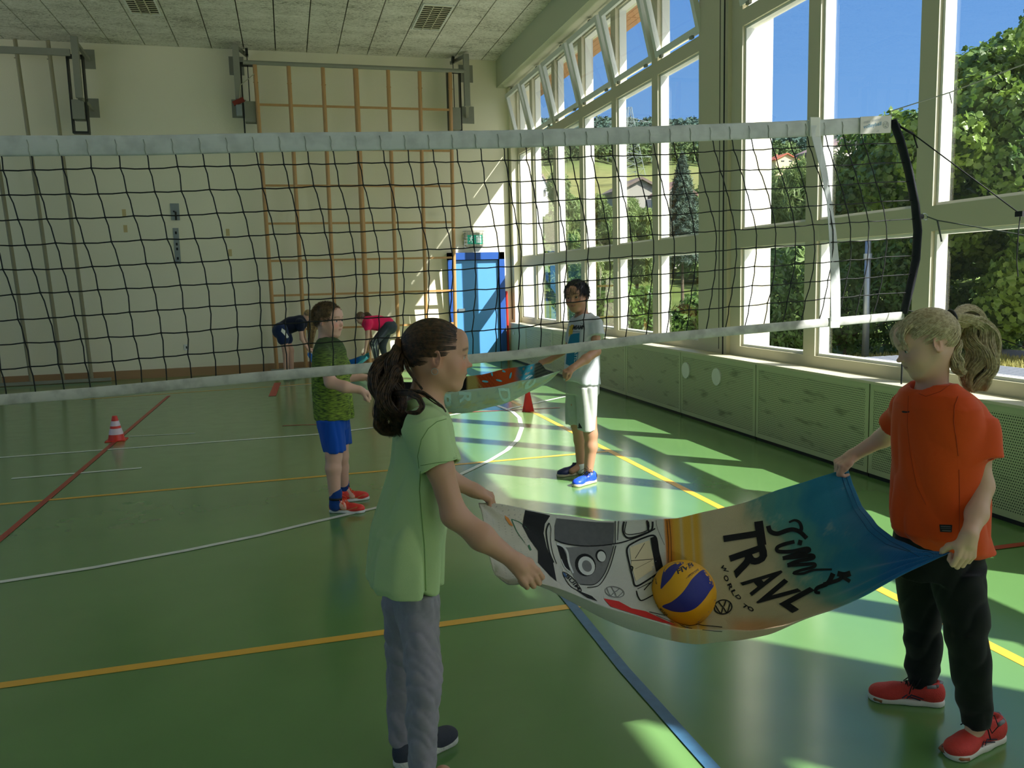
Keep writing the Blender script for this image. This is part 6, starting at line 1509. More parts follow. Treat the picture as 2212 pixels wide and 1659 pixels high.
YW_ = 5.72
W = thing('person', 'boy with black hair in a white printed T-shirt and pale shorts by the windows', 'person', (2.05, 5.72, 0))
wb_ = Body(); wH = .225; wc_ = J(1245, 640, YW_); wfw, wup = np.array([-.66, -.74, -.10]), np.array([-.10, 0.02, 1.]); wneck = J(1259, 688, YW_+.01)
wax, wL = head(wb_, wc_, wfw, wup, wH, neck_to=wneck, neck_r=.043)
wsn, wsf = J(1285, 700, 5.60), J(1242, 700, 5.86)
wb_.cap(wneck, (wsn+wsf)/2, .045, .07, .03); wb_.cap(wsn, wsf, .036, .036, .03); wb_.loft(rows_px([(705, 1240, 1285, .10), (800, 1235, 1288, .09), (840, 1232, 1288, .09)], YW_, .1), 0)
wen, wwn = J(1288, 759, 5.54), J(1237, 795, 5.40); wb_.chain([wsn, wen], [.038, .032], .02); wb_.chain([wen, J(1265, 776, 5.46), wwn], [.032, .033, .023], .02)
hand(wb_, wwn, (-.85, -.15, -.38), (.1, .35, -1), 1, 1.0, (62, 75, 45), thumb=[(.7, .2, .6), (.85, -.1, .6), (.8, -.4, .5)])
wef, wwf = J(1228, 752, 5.92), J(1186, 778, 5.86); wb_.chain([wsf, wef, wwf], [.036, .031, .022], .02)
hand(wb_, wwf, (-.85, -.1, -.20), (.0, .3, -1), -1, 1.0, (45, 60, 40), thumb=[(.8, .2, .4), (.9, 0, .4), (.9, -.2, .4)])
wa_n, wa_f = J(1270, 1026, 5.62), J(1254, 1006, 5.86)
wb_.chain([J(1268, 880, 5.64), J(1276, 937, 5.63), J(1277, 965, 5.62), wa_n], [.07, .050, .046, .031], .02); wb_.chain([J(1245, 870, 5.8), J(1247, 920, 5.84), J(1252, 950, 5.86), wa_f], [.066, .046, .043, .030], .02)
wb_.cap(wa_n, J(1262, 1036, 5.56), .028, .025); wb_.cap(wa_f, J(1235, 1018, 5.84), .028, .024)
grow(wb_, 'body', .0048, skin, W, face_paint(wc_, wax, wH, SK['W'], rgb(40, 28, 22), (.42, .14, .12), .6))
eyes(wL, wH, wfw, mat('iris_brown', rgb(52, 34, 24), .2), W, wax)
wsx = Body(); wsx.loft(rows_px([(676, 1244, 1276, .07), (688, 1236, 1288, .12), (705, 1230, 1293, .15), (740, 1226, 1293, .15), (780, 1221, 1293, .15), (815, 1219, 1296, .155), (830, 1221, 1297, .15)], YW_, .15), 0, .03)
wsx.cap(wsn, wsn+np.array([0, 0, -.02]), .055, .055, .03); wsx.sleeve(wsn, J(1289, 727, 5.565), .055, .064, 0); wsx.chain([wsf, J(1236, 730, 5.90)], [.052, .056], .03)
wsx.cap(wneck+np.array([-.012, -.01, .02]), wneck+np.array([-.02, -.02, .09]), .052, .062, .008, 's'); wsx.cut(J(1245, 826, 5.72), (-.25, 0, -1)); wsx.fold = cloth_folds(.006, 25, .5, 10)
wsh = grow(wsx, 'shirt', .0075, fabric('white_tee', rgb(206, 210, 212), .03, 4, tr=.1), W)
wt = Body(); wt.loft(rows_px([(806, 1224, 1294, .13), (850, 1224, 1294, .13)], YW_, .1), 0, .03)
wt.loft(rows_px([(835, 1240, 1293, .09, 5.66), (880, 1245, 1290, .086, 5.65), (929, 1247, 1288, .080, 5.64)], 5.6, .1), 0, .012); wt.loft(rows_px([(835, 1222, 1262, .085, 5.80), (880, 1223, 1258, .08, 5.82), (915, 1224, 1256, .075, 5.83)], 5.8, .1), 0, .012)
wt.fold = cloth_folds(.006, 27, .2, 14); wth = grow(wt, 'shorts', .0075, fabric('pale_grey_jersey', rgb(186, 190, 180), .10, 25), W)
bpy.context.view_layer.update()
yel = mat('print_yellow', rgb(214, 176, 60), .8); teal = mat('print_teal', rgb(24, 120, 150), .8)
decal('shirt_print', wsh, [fan([(1229, 700), (1240, 702), (1236, 722), (1228, 728)], 6)], yel, off=.003); decal('shirt_print', wsh, [fan([(1232, 722), (1252, 719), (1251, 740), (1246, 790), (1236, 793), (1222, 786), (1226, 745)], 6)], teal, off=.0035)
decal('lettering', wsh, [lettering('MIAMI', (1236, 712), (1259, 711), 10, (0.35, -1), bold=.03, sub=.5), stroke([(1233, 716), (1253, 717)], .8), stroke([(1254, 698), (1260, 699), (1259, 710)], .8)], ink, off=.0045)
decal('lettering', wsh, [lettering('BATTLE', (1242, 752), (1240, 786), 6, (1, .0), bold=.02, sub=.5)], mat('print_white', rgb(220, 224, 224), .8), off=.005)
decal('triangle_badge', wth, [fan([(1251, 913), (1258, 925), (1247.5, 925)], 5)], ink)
W_sh = [mat('blue_leather', rgb(42, 84, 224), .3, noise=.05), mat('pale_sole', rgb(206, 190, 160), .5)]
def strap(P, w, L_, up): 
    MB().tube([P(.30, -w*.74, .045), P(.30, -.018, .086), P(.30, .018, .086), P(.30, w*.74, .045)], .011, 8, flat=.35).build('strap', M['black'], up, smooth=True)
    k = Body(); k.cap(P(.12, 0, .05), P(.22, 0, .07), w*.80, w*.70, .02); k.cut(P(0, 0, .022), (0, 0, -1)); k.ell(P(.20, 0, .105), (.035, w*.5, .034), None, .01, 's'); grow(k, 'heel_counter', .005, mat('navy_heel', rgb(16, 20, 40), .6), up)
shoe('shoe', at(1286, 1040, 2, 0), at(1238, 1052, 2, 0), 1, W_sh, W, lace, w=.043, detail=strap); shoe('shoe', at(1258, 1022, 2, 0), at(1204, 1030, 2, 0), 1, [mat('navy_shoe', rgb(22, 32, 84), .4), W_sh[1]], W, None, w=.043, detail=strap)
for p in (wa_n, wa_f): sk = Body(); sk.cap(p+np.array([0, 0, .0]), p-np.array([0, 0, .03]), .037, .036); grow(sk, 'sock', .006, M['white'], W)
WH = hair_mat('black_hair', rgb(10, 9, 9), rgb(34, 30, 28), .35); short_hair(wc_, wax, wH, wL, W, WH, 4200, True, 6, length=.15, up=.12, cut_fwd=.20)

# ---------------------------------------------------------------- the two stooping girls at the far end
def stooper(label, cfg):
    t = thing('person', label, 'person', tuple(cfg['root'])); Y = cfg['Y']; q = lambda p, dy=0: J(p[0], p[1], Y+dy); b = Body(); H_ = .20
    c = q(cfg['head']); ax, L = head(b, c, cfg['fw'], cfg['up'], H_, neck_to=q(cfg['neck']), neck_r=.042)
    sn, sf = q(cfg['sh'], -.13), q(cfg['sh'], .13); b.cap(q(cfg['neck']), (sn+sf)/2, .05, .07, .03); b.cap(sn, sf, .045, .045, .03)
    hp = q(cfg['hip']); b.chain([(sn+sf)/2, (hp+(sn+sf)/2)/2+np.array([0, 0, .02]), hp], [.10, .095, .11], .03)
    for s, el, wr in ((-.16, cfg['el'][0], cfg['wr'][0]), (.16, cfg['el'][1], cfg['wr'][1])):
        e_, w_ = q(el, s), q(wr, s*1.1); b.chain([sn if s < 0 else sf, e_, w_], [.040, .034, .022], .02); hand(b, w_, nrm(w_-e_)+np.array([0, 0, -.2]), (cfg['cl'], 0, -.4), 1 if s < 0 else -1, 1.0, (55, 60, 40))
    for s, kn, an in ((-.09, cfg['kn'][0], cfg['an'][0]), (.09, cfg['kn'][1], cfg['an'][1])):
        h_, k_, a_ = q(cfg['hip'], s), q(kn, s), q(an, s); b.chain([h_, k_, a_], [.078, .053, .034], .02); fl = np.array([a_[0], a_[1], 0.03]); b.chain([a_, fl+np.array([0, 0, .03])], [.034, .034], .02)
    grow(b, 'body', .0085, skin, t, face_paint(c, ax, H_, SK['F'], rgb(110, 80, 60)))
    return t, q, ax, L, c, H_, sn, sf, hp
t, q, ax, L, c, H_, sn, sf, hp = stooper('girl with long fair hair in a navy shirt and shorts stooping at the end wall', dict(Y=14.0, root=(-.1, 14.0, 0), head=(666, 684), neck=(655, 692), fw=(.55, 0, -.85), up=(.8, .05, .5), sh=(648, 697), hip=(608, 712), el=[(652, 732), (656, 730)], wr=[(664, 752), (669, 750)], kn=[(617, 757), (628, 757)], an=[(618, 800), (630, 800)], cl=.5))
FH = hair_mat('long_fair_hair', rgb(110, 86, 56), rgb(190, 160, 112)); FD = hair_mat('dark_blond_hair', rgb(70, 52, 36), rgb(130, 100, 70))
s_ = Body(); m_ = (sn+sf)/2; s_.chain([m_+np.array([0, 0, .0]), (m_+hp)/2+np.array([0, 0, .02]), hp+np.array([.03, 0, .01])], [.125, .125, .125], .04); s_.cap(sn, sf, .065, .065, .04); s_.chain([sn, sn+(q((652, 732), -.16)-sn)*.35], [.06, .062], .03); s_.chain([sf, sf+(q((656, 730), .16)-sf)*.35], [.06, .062], .03); grow(s_, 'shirt', .01, fabric('navy_cotton', rgb(22, 28, 48), .05), t)
s_ = Body(); s_.ell(hp+np.array([-.01, 0, -.02]), (.14, .15, .14)); s_.chain([q((608, 712), -.09), q((612, 733), -.09)], [.11, .098], .03); s_.chain([q((612, 712), .09), q((620, 733), .09)], [.11, .095], .03); shn = grow(s_, 'shorts', .01, fabric('navy_shorts', rgb(34, 48, 84), .05), t)
bpy.context.view_layer.update(); decal('white_panel', shn, [fan([(609, 709), (616, 714), (624, 728), (620, 731), (613, 722), (607, 716)], 4)], M['white'], off=.004)
hb = Body(); hb.ell(L(0, -.09, .13), np.array([.38, .46, .41])*H_, ax, .01); hb.ell(L(0, .48, -.13), np.array([.36, .38, .42])*H_, ax, .02, 's'); hcap2 = grow(hb, 'hair', .008, FH, t)
st_ = tail([q((668, 676)), q((676, 690)), q((673, 712)), q((672, 738)), q((673, 752))], [.05, .08, .07, .06, .03], 500, .01, 6, seed=31, short=.4) + tail([q((664, 680)), q((652, 687)), q((640, 690)), q((628, 696))], [.03, .05, .05, .02], 160, .008, 5, seed=32)
strands('hair_strands', st_, .002, FH, hcap2)
for an in ((618, 812), (630, 812)): x = J(an[0], 800, 14.0 + (-.09 if an[0] < 625 else .09)); shoe('shoe', (x[0]-.05, x[1]), (x[0]+.17, x[1]), 1, [mat('dark_trainer', rgb(40, 42, 50), .7) if 'dark_trainer' not in bpy.data.materials else bpy.data.materials['dark_trainer'], M['white']], t)
t, q, ax, L, c, H_, sn, sf, hp = stooper('girl in a bright pink shirt and grey leggings stooping at the end wall', dict(Y=14.3, root=(1.6, 14.3, 0), head=(779, 688), neck=(788, 693), fw=(-.75, 0, -.65), up=(-.6, .05, .8), sh=(796, 697), hip=(838, 704), el=[(794, 728), (800, 728)], wr=[(789, 757), (800, 750)], kn=[(807, 742), (826, 747)], an=[(814, 780), (833, 782)], cl=-.5))
s_ = Body(); m_ = (sn+sf)/2; s_.chain([m_, (m_+hp)/2+np.array([0, 0, .02]), hp+np.array([-.01, 0, .03])], [.125, .125, .125], .04); s_.cap(sn, sf, .065, .065, .04)
for a in (sn, sf): s_.chain([a, a+np.array([-.02, 0, -.09])], [.06, .062], .03)
grow(s_, 'shirt', .01, fabric('neon_pink', rgb(246, 38, 98), .04), t)
lg = Body(); lg.ell(hp+np.array([.02, 0, -.02]), (.14, .15, .13))
for s__, kn, an in ((-.09, (807, 742), (814, 777)), (.09, (826, 747), (833, 779))): lg.chain([q((838, 706), s__), q(kn, s__), q(an, s__)], [.095, .062, .042], .03)
lgo = grow(lg, 'leggings', .01, fabric('dark_grey_leggings', rgb(58, 64, 72), .05), t); bpy.context.view_layer.update()
decal('pale_panel', lgo, [stroke([(826, 705), (812, 728), (806, 742), (809, 760), (812, 776)], 7, step=5)], mat('panel_grey', rgb(176, 186, 178), .8), off=.004)
hb = Body(); hb.ell(L(0, -.09, .13), np.array([.37, .45, .41])*H_, ax, .01); hb.ell(L(0, .48, -.13), np.array([.36, .38, .42])*H_, ax, .02, 's'); hcap3 = grow(hb, 'hair', .008, FD, t)
strands('hair_strands', tail([q((786, 680)), q((794, 679)), q((798, 684)), q((797, 692))], [.03, .045, .045, .02], 260, .006, 5, seed=33), .002, FD, hcap3)
for an, s__ in ((814, -.09), (833, .09)): x = q((an, 780), s__); shoe('shoe', (x[0]+.05, x[1]), (x[0]-.17, x[1]), 1, [bpy.data.materials['dark_trainer'], M['white']], t)
# ================================================================== TOWELS AND BALL
def resample(P, n):
    P = np.array(P, float); d = np.concatenate([[0], np.cumsum(np.linalg.norm(np.diff(P, axis=0), axis=1))]); d /= d[-1]; t = np.linspace(0, 1, n); Q = np.stack([np.interp(t, d, P[:, i]) for i in range(3)], 1)
    for _ in range(6): Q[1:-1] = (Q[:-2]+2*Q[1:-1]+Q[2:])/4
    return Q
def coons(far, near, left, right, nu, nv):
    """far/near run left to right; left/right run from far to near"""
    Fc, Nc, Lc, Rc = resample(far, nu), resample(near, nu), resample(left, nv), resample(right, nv)
    u = np.linspace(0, 1, nu)[:, None, None]; v = np.linspace(0, 1, nv)[None, :, None]
    A = Fc[:, None]*(1-v)+Nc[:, None]*v; B = Lc[None]*(1-u)+Rc[None]*u
    Cc = (1-u)*(1-v)*Fc[0]+u*(1-v)*Fc[-1]+(1-u)*v*Nc[0]+u*v*Nc[-1]
    return A+B-Cc
def grid_faces(nu, nv):
    i = np.arange(nu*nv).reshape(nu, nv); return np.stack([i[:-1, :-1], i[1:, :-1], i[1:, 1:], i[:-1, 1:]], -1).reshape(-1, 4)
def cloth_obj(name, S, cols, mt, parent=None, back=None, thick=.0022):
    nu, nv = S.shape[:2]; V = S.reshape(-1, 3); f = grid_faces(nu, nv)
    du = np.gradient(S, axis=0); dv = np.gradient(S, axis=1); N = np.cross(du, dv); N /= np.linalg.norm(N, axis=2, keepdims=True)+1e-9
    if (N[..., 2].mean()) < 0: N = -N; flip = True
    else: flip = False
    top = V; bot = (S-N*thick).reshape(-1, 3); n = len(V)
    ff = f if not flip else f[:, ::-1]; fb = ff[:, ::-1]+n
    i = np.arange(n).reshape(nu, nv); rim = np.concatenate([i[:, 0], i[-1, 1:], i[::-1, -1][1:], i[0, ::-1][1:]]); rf = np.stack([rim[:-1], rim[1:], rim[1:]+n, rim[:-1]+n], 1)
    o = np_mesh(name, np.concatenate([top, bot]), np.concatenate([ff, fb, rf if flip else rf[:, ::-1]]), mt, parent)
    col = np.ones((2*n, 4), np.float32); col[:n, :3] = cols.reshape(-1, 3); col[n:, :3] = (back if back is not None else cols).reshape(-1, 3)
    a = o.data.color_attributes.new('tint', 'FLOAT_COLOR', 'POINT'); a.data.foreach_set('color', col.ravel()); return o
terry, tn, tl = new_mat('terry_towel'); b_ = tn['Principled BSDF']; va = tn.new('ShaderNodeVertexColor'); va.layer_name = 'tint'; tl.new(va.outputs[0], b_.inputs['Base Color']); b_.inputs['Roughness'].default_value = .95; b_.inputs['Sheen Weight'].default_value = .3; b_.inputs['Specular IOR Level'].default_value = .1
tc_ = tn.new('ShaderNodeTexCoord'); nz = tn.new('ShaderNodeTexNoise'); nz.inputs['Scale'].default_value = 420; tl.new(tc_.outputs['Object'], nz.inputs[0]); bp_ = tn.new('ShaderNodeBump'); bp_.inputs['Strength'].default_value = .5; bp_.inputs['Distance'].default_value = .003; tl.new(nz.outputs[0], bp_.inputs['Height']); tl.new(bp_.outputs[0], b_.inputs['Normal'])
tr_ = tn.new('ShaderNodeBsdfTranslucent'); tl.new(va.outputs[0], tr_.inputs[0]); mx_ = tn.new('ShaderNodeMixShader'); mx_.inputs[0].default_value = .28; tl.new(b_.outputs[0], mx_.inputs[1]); tl.new(tr_.outputs[0], mx_.inputs[2]); tl.new(mx_.outputs[0], tn['Material Output'].inputs[0])
def sm(a, b, x): t = np.clip((x-a)/(b-a), 0, 1); return t*t*(3-2*t)
def vnoise(X, Y, seed, f):
    r = np.random.default_rng(seed); s = 0
    for i in range(6): k = r.normal(0, 1, 2)*f*(1.6**i); s = s+np.sin(X*k[0]+Y*k[1]+r.uniform(0, 6.28)+1.5*np.sin(X*k[1]*.6-Y*k[0]*.6))*(.72**i)
    return s/2.2
# --- big towel with the bus
hA = J(1034, 1086, 2.44); hB = J(1150, 1252, 2.02); hC = J(1822, 1014, 2.40); hD = J(2052, 1194, 1.93)
far = [J(1034, 1086, 2.44), J(1075, 1090, 2.45), J(1130, 1098, 2.47), J(1200, 1112, 2.49), J(1290, 1122, 2.50), J(1380, 1125, 2.51), J(1460, 1119, 2.51), J(1540, 1103, 2.52), J(1620, 1080, 2.53), J(1700, 1054, 2.54), J(1765, 1031, 2.54), J(1832, 1012, 2.54)]
near = [J(1068, 1240, 2.10), J(1100, 1262, 2.04), J(1150, 1256, 2.02), J(1200, 1272, 2.03), J(1260, 1294, 2.05), J(1330, 1319, 2.07), J(1400, 1340, 2.09), J(1470, 1356, 2.10), J(1545, 1365, 2.11), J(1625, 1364, 2.12), J(1700, 1352, 2.11), J(1790, 1322, 2.08), J(1880, 1283, 2.04), J(1970, 1238, 1.98), J(2052, 1197, 1.93)]
left = [J(1034, 1086, 2.44), J(1040, 1108, 2.38), J(1050, 1150, 2.28), J(1056, 1195, 2.19), J(1068, 1240, 2.10)]
right = [J(1832, 1012, 2.54), J(1842, 1045, 2.50), J(1862, 1090, 2.40), J(1895, 1135, 2.24), J(1935, 1166, 2.14), J(1985, 1184, 2.03), J(2052, 1192, 1.93)]
NU, NV = 340, 190
S = coons(far, near, left, right, NU, NV)
U, Vv = np.meshgrid(np.linspace(0, 1, NU), np.linspace(0, 1, NV), indexing='ij')
sag = .135*np.sin(PI*np.clip(U*1.02, 0, 1))**0.9*np.sin(PI*Vv)**0.9*(1+.55*(Vv-.5))
S[..., 2] -= sag
# folds radiating from the gripped corners
dD = np.hypot((1-U)*1.6, (1-Vv)*.8); angD = np.arctan2((1-Vv)*.8, (1-U)*1.6); S[..., 2] += .010*np.sin(angD*16)*np.exp(-dD/.35)*np.minimum(1, dD*8)
dB = np.hypot(U*1.6, (1-Vv)*.8); angB = np.arctan2((1-Vv)*.8, U*1.6); S[..., 2] += .007*np.sin(angB*11+1)*np.exp(-dB/.3)*np.minimum(1, dB*8)
dA = np.hypot(U*1.6, Vv*.8); angA = np.arctan2(Vv*.8, U*1.6); S[..., 2] += .010*np.sin(angA*9)*np.exp(-dA/.25)*np.minimum(1, dA*8)
S[..., 2] += .0025*np.sin(U*34+Vv*9)+.0015*np.sin(U*17-Vv*21)
# --- ball first, the cloth dips under it
BR = .105; bcen = CO+ray(1477, 1280)*2.70
from_px = proj(S)
dxy = np.hypot(S[..., 0]-bcen[0], S[..., 1]-bcen[1]); under = np.where(dxy < BR*1.0, bcen[2]-np.sqrt(np.maximum(BR**2-dxy**2, 0))-.003, 9)
S[..., 2] = np.where(dxy < BR*.97, np.minimum(S[..., 2], under), S[..., 2])
sl = S[..., 2]-(bcen[2]-BR-.003)
px = proj(S); X_, Y_ = px[..., 0], px[..., 1]
cream = np.array(rgb(214, 208, 192)[:3]); white = np.array(rgb(214, 216, 212)[:3]); blk = np.array(rgb(22, 26, 34)[:3]); yl = np.array(rgb(222, 176, 52)[:3]); ora = np.array(rgb(216, 130, 50)[:3])
tl1 = np.array(rgb(88, 162, 164)[:3]); tl2 = np.array(rgb(48, 138, 172)[:3]); tl3 = np.array(rgb(40, 112, 186)[:3]); sand = np.array(rgb(206, 196, 164)[:3]); grn = np.array(rgb(120, 160, 140)[:3])
nz1 = vnoise(U*1.6, Vv*.8, 3, 9); nz2 = vnoise(U*1.6, Vv*.8, 9, 30); nz3 = vnoise(U*1.6, Vv*.8, 14, 4)
def mixc(a, b, w): return a*(1-w[..., None])+b*w[..., None]
col = np.tile(white, (NU, NV, 1))
wx = X_+ (Y_-1250)*(-.06)      # artwork bands run across the cloth
col = mixc(col, np.tile(cream, (NU, NV, 1)), sm(1230, 1120, X_-(Y_-1150)*.35)*.8)
col = mixc(col, np.tile(blk*3, (NU, NV, 1)), (sm(.86, 1.0, np.sin(U*420)*np.sin(Vv*231+U*90))*sm(1190, 1150, X_))*.5)
col = mixc(col, np.tile(sand, (NU, NV, 1)), sm(1440, 1458, wx)); st1 = sm(1440, 1446, wx)*sm(1528, 1512, wx); col = mixc(col, np.tile(yl, (NU, NV, 1)), st1*.92); col = mixc(col, np.tile(ora, (NU, NV, 1)), sm(1440, 1444, wx)*sm(1466, 1452, wx)*.8)
col = mixc(col, np.tile(sand, (NU, NV, 1)), sm(.0, .8, np.abs(np.sin(wx*.16+nz1)))*0+ (np.exp(-((wx-1478)/3.5)**2)+np.exp(-((wx-1502)/2.5)**2)*.7)*.7)
skyw = sm(1570, 1900, X_-(Y_-1150)*.55+nz1*28)*sm(1345, 1255, Y_+nz1*12-(X_-1700)*.12)
c_s = mixc(np.tile(grn, (NU, NV, 1)), np.tile(tl1, (NU, NV, 1)), sm(.1, .45, skyw)); c_s = mixc(c_s, np.tile(tl2, (NU, NV, 1)), sm(.4, .8, skyw)); c_s = mixc(c_s, np.tile(tl3, (NU, NV, 1)), sm(.85, 1.0, skyw)*sm(1780, 1960, X_)*.8)
cloud = sm(.25, .95, nz1*.6+nz2*.45+.12*np.sin(X_*.02))*sm(1900, 1700, X_); c_s = mixc(c_s, np.tile(np.array(rgb(190, 196, 170)[:3]), (NU, NV, 1)), cloud*.55)
col = mixc(col, c_s, sm(.02, .30, skyw)); col = mixc(col, np.tile(ora*1.05, (NU, NV, 1)), sm(1325, 1352, Y_+nz1*4)*sm(1560, 1600, X_)*sm(1800, 1700, X_)*.5); col = mixc(col, np.tile(sand, (NU, NV, 1)), sm(1300, 1330, Y_)*sm(1640, 1720, X_)*.5)
rib = .86+.14*np.abs(np.sin(Vv*260))*(U > .93)+.14*(U <= .93); col = col*rib[..., None]*(1+.04*nz2[..., None])
back = col*.55+np.array([.42, .40, .36])*.45
tw = cloth_obj('towel', S, np.clip(col, 0, 1), terry, None, np.clip(back, 0, 1))
tag(tw, 'large beach towel printed with a black and white bus and black lettering carrying the ball', 'towel')
bpy.context.view_layer.update()
T_blk = mat('towel_black', rgb(16, 18, 22), .95); T_gr = mat('towel_grey', rgb(86, 88, 92), .95, noise=.2, scale=50); T_lg = mat('towel_light_grey', rgb(196, 200, 200), .95); T_md = mat('towel_mid_grey', rgb(112, 114, 116), .95, noise=.15, scale=60); T_red = mat('towel_red', rgb(196, 44, 42), .95); T_or = mat('towel_orange', rgb(200, 130, 60), .95); T_gn = mat('towel_green', rgb(60, 110, 80), .95); T_bl = mat('towel_blue', rgb(60, 90, 130), .95); T_cr = mat('towel_cream', rgb(206, 196, 164), .95)
def zc(x, y, ox=1000, oy=1000, k=3.95): return (ox+x/k, oy+y/k)
def Zp(*p): return [zc(a, b) for a, b in p]
D = lambda nm, polys, mt, off: decal(nm, tw, polys, mt, off)
stroke_plain = stroke
def stroke(pts, w, closed=False, step=7.0): return stroke_plain(pts, w, closed, step, len(pts) > 2)
# wheel side: black mass at the left, front window, cab door
D('dark_panel', [fan(Zp((530, 402), (700, 437), (745, 450), (700, 520), (688, 600), (715, 720), (770, 850), (800, 1010), (740, 960), (640, 850), (640, 750), (560, 640), (508, 540)), 9)], T_blk, .0020)
D('windscreen', [fan(Zp((800, 472), (960, 488), (1130, 504), (1290, 508), (1290, 560), (1285, 685), (1130, 705), (980, 700), (860, 680), (785, 655), (782, 540)), 9)], T_gr, .0022)
D('front_panel', [fan(Zp((800, 705), (880, 720), (1000, 715), (1150, 715), (1275, 700), (1262, 800), (1215, 930), (1160, 1010), (1100, 1040), (1000, 1035), (950, 980), (905, 850), (860, 760)), 9, True)], T_md, .0021)
D('grille_slot', [fan(Zp((805, 700), (850, 715), (880, 780), (915, 920), (870, 890), (838, 820)), 9)], T_blk, .0030)
D('body_outline', [stroke(Zp((785, 655), (860, 685), (980, 705), (1130, 708), (1290, 690), (1400, 665), (1560, 605), (1640, 560)), 2.6), stroke(Zp((735, 510), (712, 580), (722, 680), (745, 780), (775, 850)), 3.0), stroke(Zp((735, 510), (752, 560), (748, 650), (765, 760), (800, 860)), 1.2),
  stroke(Zp((1305, 705), (1285, 790), (1250, 900), (1205, 990), (1150, 1050), (1060, 1062)), 1.8), stroke(Zp((1290, 700), (1262, 800), (1215, 930), (1160, 1010), (1100, 1040), (1000, 1035)), 1.4), stroke(Zp((1300, 495), (1300, 685)), 1.8), stroke(Zp((1330, 495), (1320, 660)), 1.4),
  stroke(Zp((1760, 480), (1775, 640), (1780, 840)), 1.0), stroke(Zp((1740, 490), (1755, 700), (1750, 850)), 1.2), stroke(Zp((1650, 490), (1660, 560), (1720, 700)), .8)], T_blk, .0032)
D('mirror_strap', [stroke(Zp((800, 690), (850, 710), (890, 760), (905, 850), (940, 940)), 4.2), stroke(Zp((838, 820), (870, 890), (915, 930)), 2.0)], T_lg, .0036)
D('upper_window', [stroke(Zp((1375, 500), (1365, 570), (1385, 625), (1430, 640), (1530, 610), (1610, 570), (1620, 500)), 3.6), stroke(Zp((1395, 500), (1385, 600), (1480, 605), (1580, 570), (1585, 500)), 1.8), stroke(Zp((1570, 490), (1585, 580)), 4.0)], T_blk, .0030)
D('side_window', [stroke(Zp((1410, 715), (1400, 760), (1425, 880), (1450, 980), (1475, 1050), (1560, 1010), (1690, 920), (1700, 890), (1670, 760), (1640, 625), (1540, 640), (1440, 690)), 3.6, True), fan(Zp((1600, 640), (1640, 625), (1700, 890), (1650, 930), (1625, 800)), 9),
  stroke(Zp((1435, 835), (1625, 820)), 1.3), stroke(Zp((1550, 685), (1470, 815)), 1.2), stroke(Zp((1470, 905), (1615, 830)), .7), stroke(Zp((1425, 880), (1450, 890), (1440, 925)), 2.6), stroke(Zp((1480, 1090), (1500, 1150), (1540, 1170), (1700, 1080)), 2.6), stroke(Zp((1545, 1085), (1625, 1000), (1700, 960)), 2.2), stroke(Zp((1490, 1075), (1620, 1010)), 1.5)], T_blk, .0030)
D('window_glass', [fan(Zp((1425, 720), (1590, 660), (1625, 800), (1635, 900), (1475, 1010), (1440, 880)), 9)], T_cr, .0022)
D('headlamp_rim', [fan(ellipse(*zc(1045, 870), 22, 25, -25), 8), fan(ellipse(*zc(1178, 793), 11.5, 14, -15), 8)], T_blk, .0034); D('headlamp', [fan(ellipse(*zc(1055, 878), 17.5, 21, -25), 8), fan(ellipse(*zc(1183, 798), 9, 11.5, -15), 8)], T_lg, .0040)
D('headlamp_glass', [fan(ellipse(*zc(1058, 880), 10, 13, -25), 8)], T_md, .0046)
# round badge with the letters drawn as strokes
def badge(cx, cy, a, b, rot, w):
    r = math.radians(rot); T = lambda x, y: (cx+a*x*math.cos(r)-b*y*math.sin(r), cy+a*x*math.sin(r)+b*y*math.cos(r))
    return [stroke(ellipse(cx, cy, a, b, rot), w, True, 4), stroke([T(-.42, -.86), T(0, -.02), T(.42, -.86)], w), stroke([T(-.86, -.42), T(-.36, .86), T(0, .12), T(.36, .86), T(.86, -.42)], w)]
D('round_badge', badge(*zc(1295, 1100), 21, 11, 12, 1.6), T_md, .0032)
D('round_badge', badge(1562, 1311, 19, 15, -8, 2.6), T_blk, .0032)
D('number_plate', [stroke(Zp((850, 935), (880, 1000), (930, 1060), (1010, 1095), (985, 1040), (930, 975), (880, 940)), 1.6, True)], T_blk, .0032); D('lettering', [lettering('BUIM', zc(872, 965), zc(985, 1085), 7, (1.0, -.6), bold=.02, sub=.5)], T_blk, .0036); D('plate_end', [fan(Zp((850, 935), (872, 940), (890, 970), (872, 975)), 6)], T_bl, .0036)
D('bumper', [fan(Zp((960, 1080), (1100, 1135), (1150, 1180), (1060, 1150)), 7)], T_blk, .0034)
D('red_panel', [fan(Zp((1200, 1155), (1330, 1180), (1440, 1240), (1560, 1265), (1640, 1320), (1820, 1385), (1700, 1360), (1560, 1320), (1420, 1275), (1260, 1225)), 7)], T_red, .0034)
D('bus_roof_lines', [stroke(Zp((1590, 1270), (1800, 1320), (1990, 1375), (2212, 1400)), 1.6), stroke(Zp((1800, 1340), (1900, 1400), (2100, 1430), (2212, 1440)), 1.3), stroke(Zp((1650, 1300), (1800, 1360)), .9)], T_blk, .0034)
D('leaf_print', [fan(Zp((355, 445), (390, 470), (430, 540), (400, 530), (365, 480)), 6)], T_or, .0026); D('stem_print', [stroke(Zp((415, 480), (440, 540), (470, 600), (530, 680)), (2.5, .8)), stroke(Zp((415, 480), (490, 510), (560, 570)), (2.0, .8)), stroke(Zp((560, 700), (580, 745)), 4)], T_gn, .0026)
stroke = stroke_plain
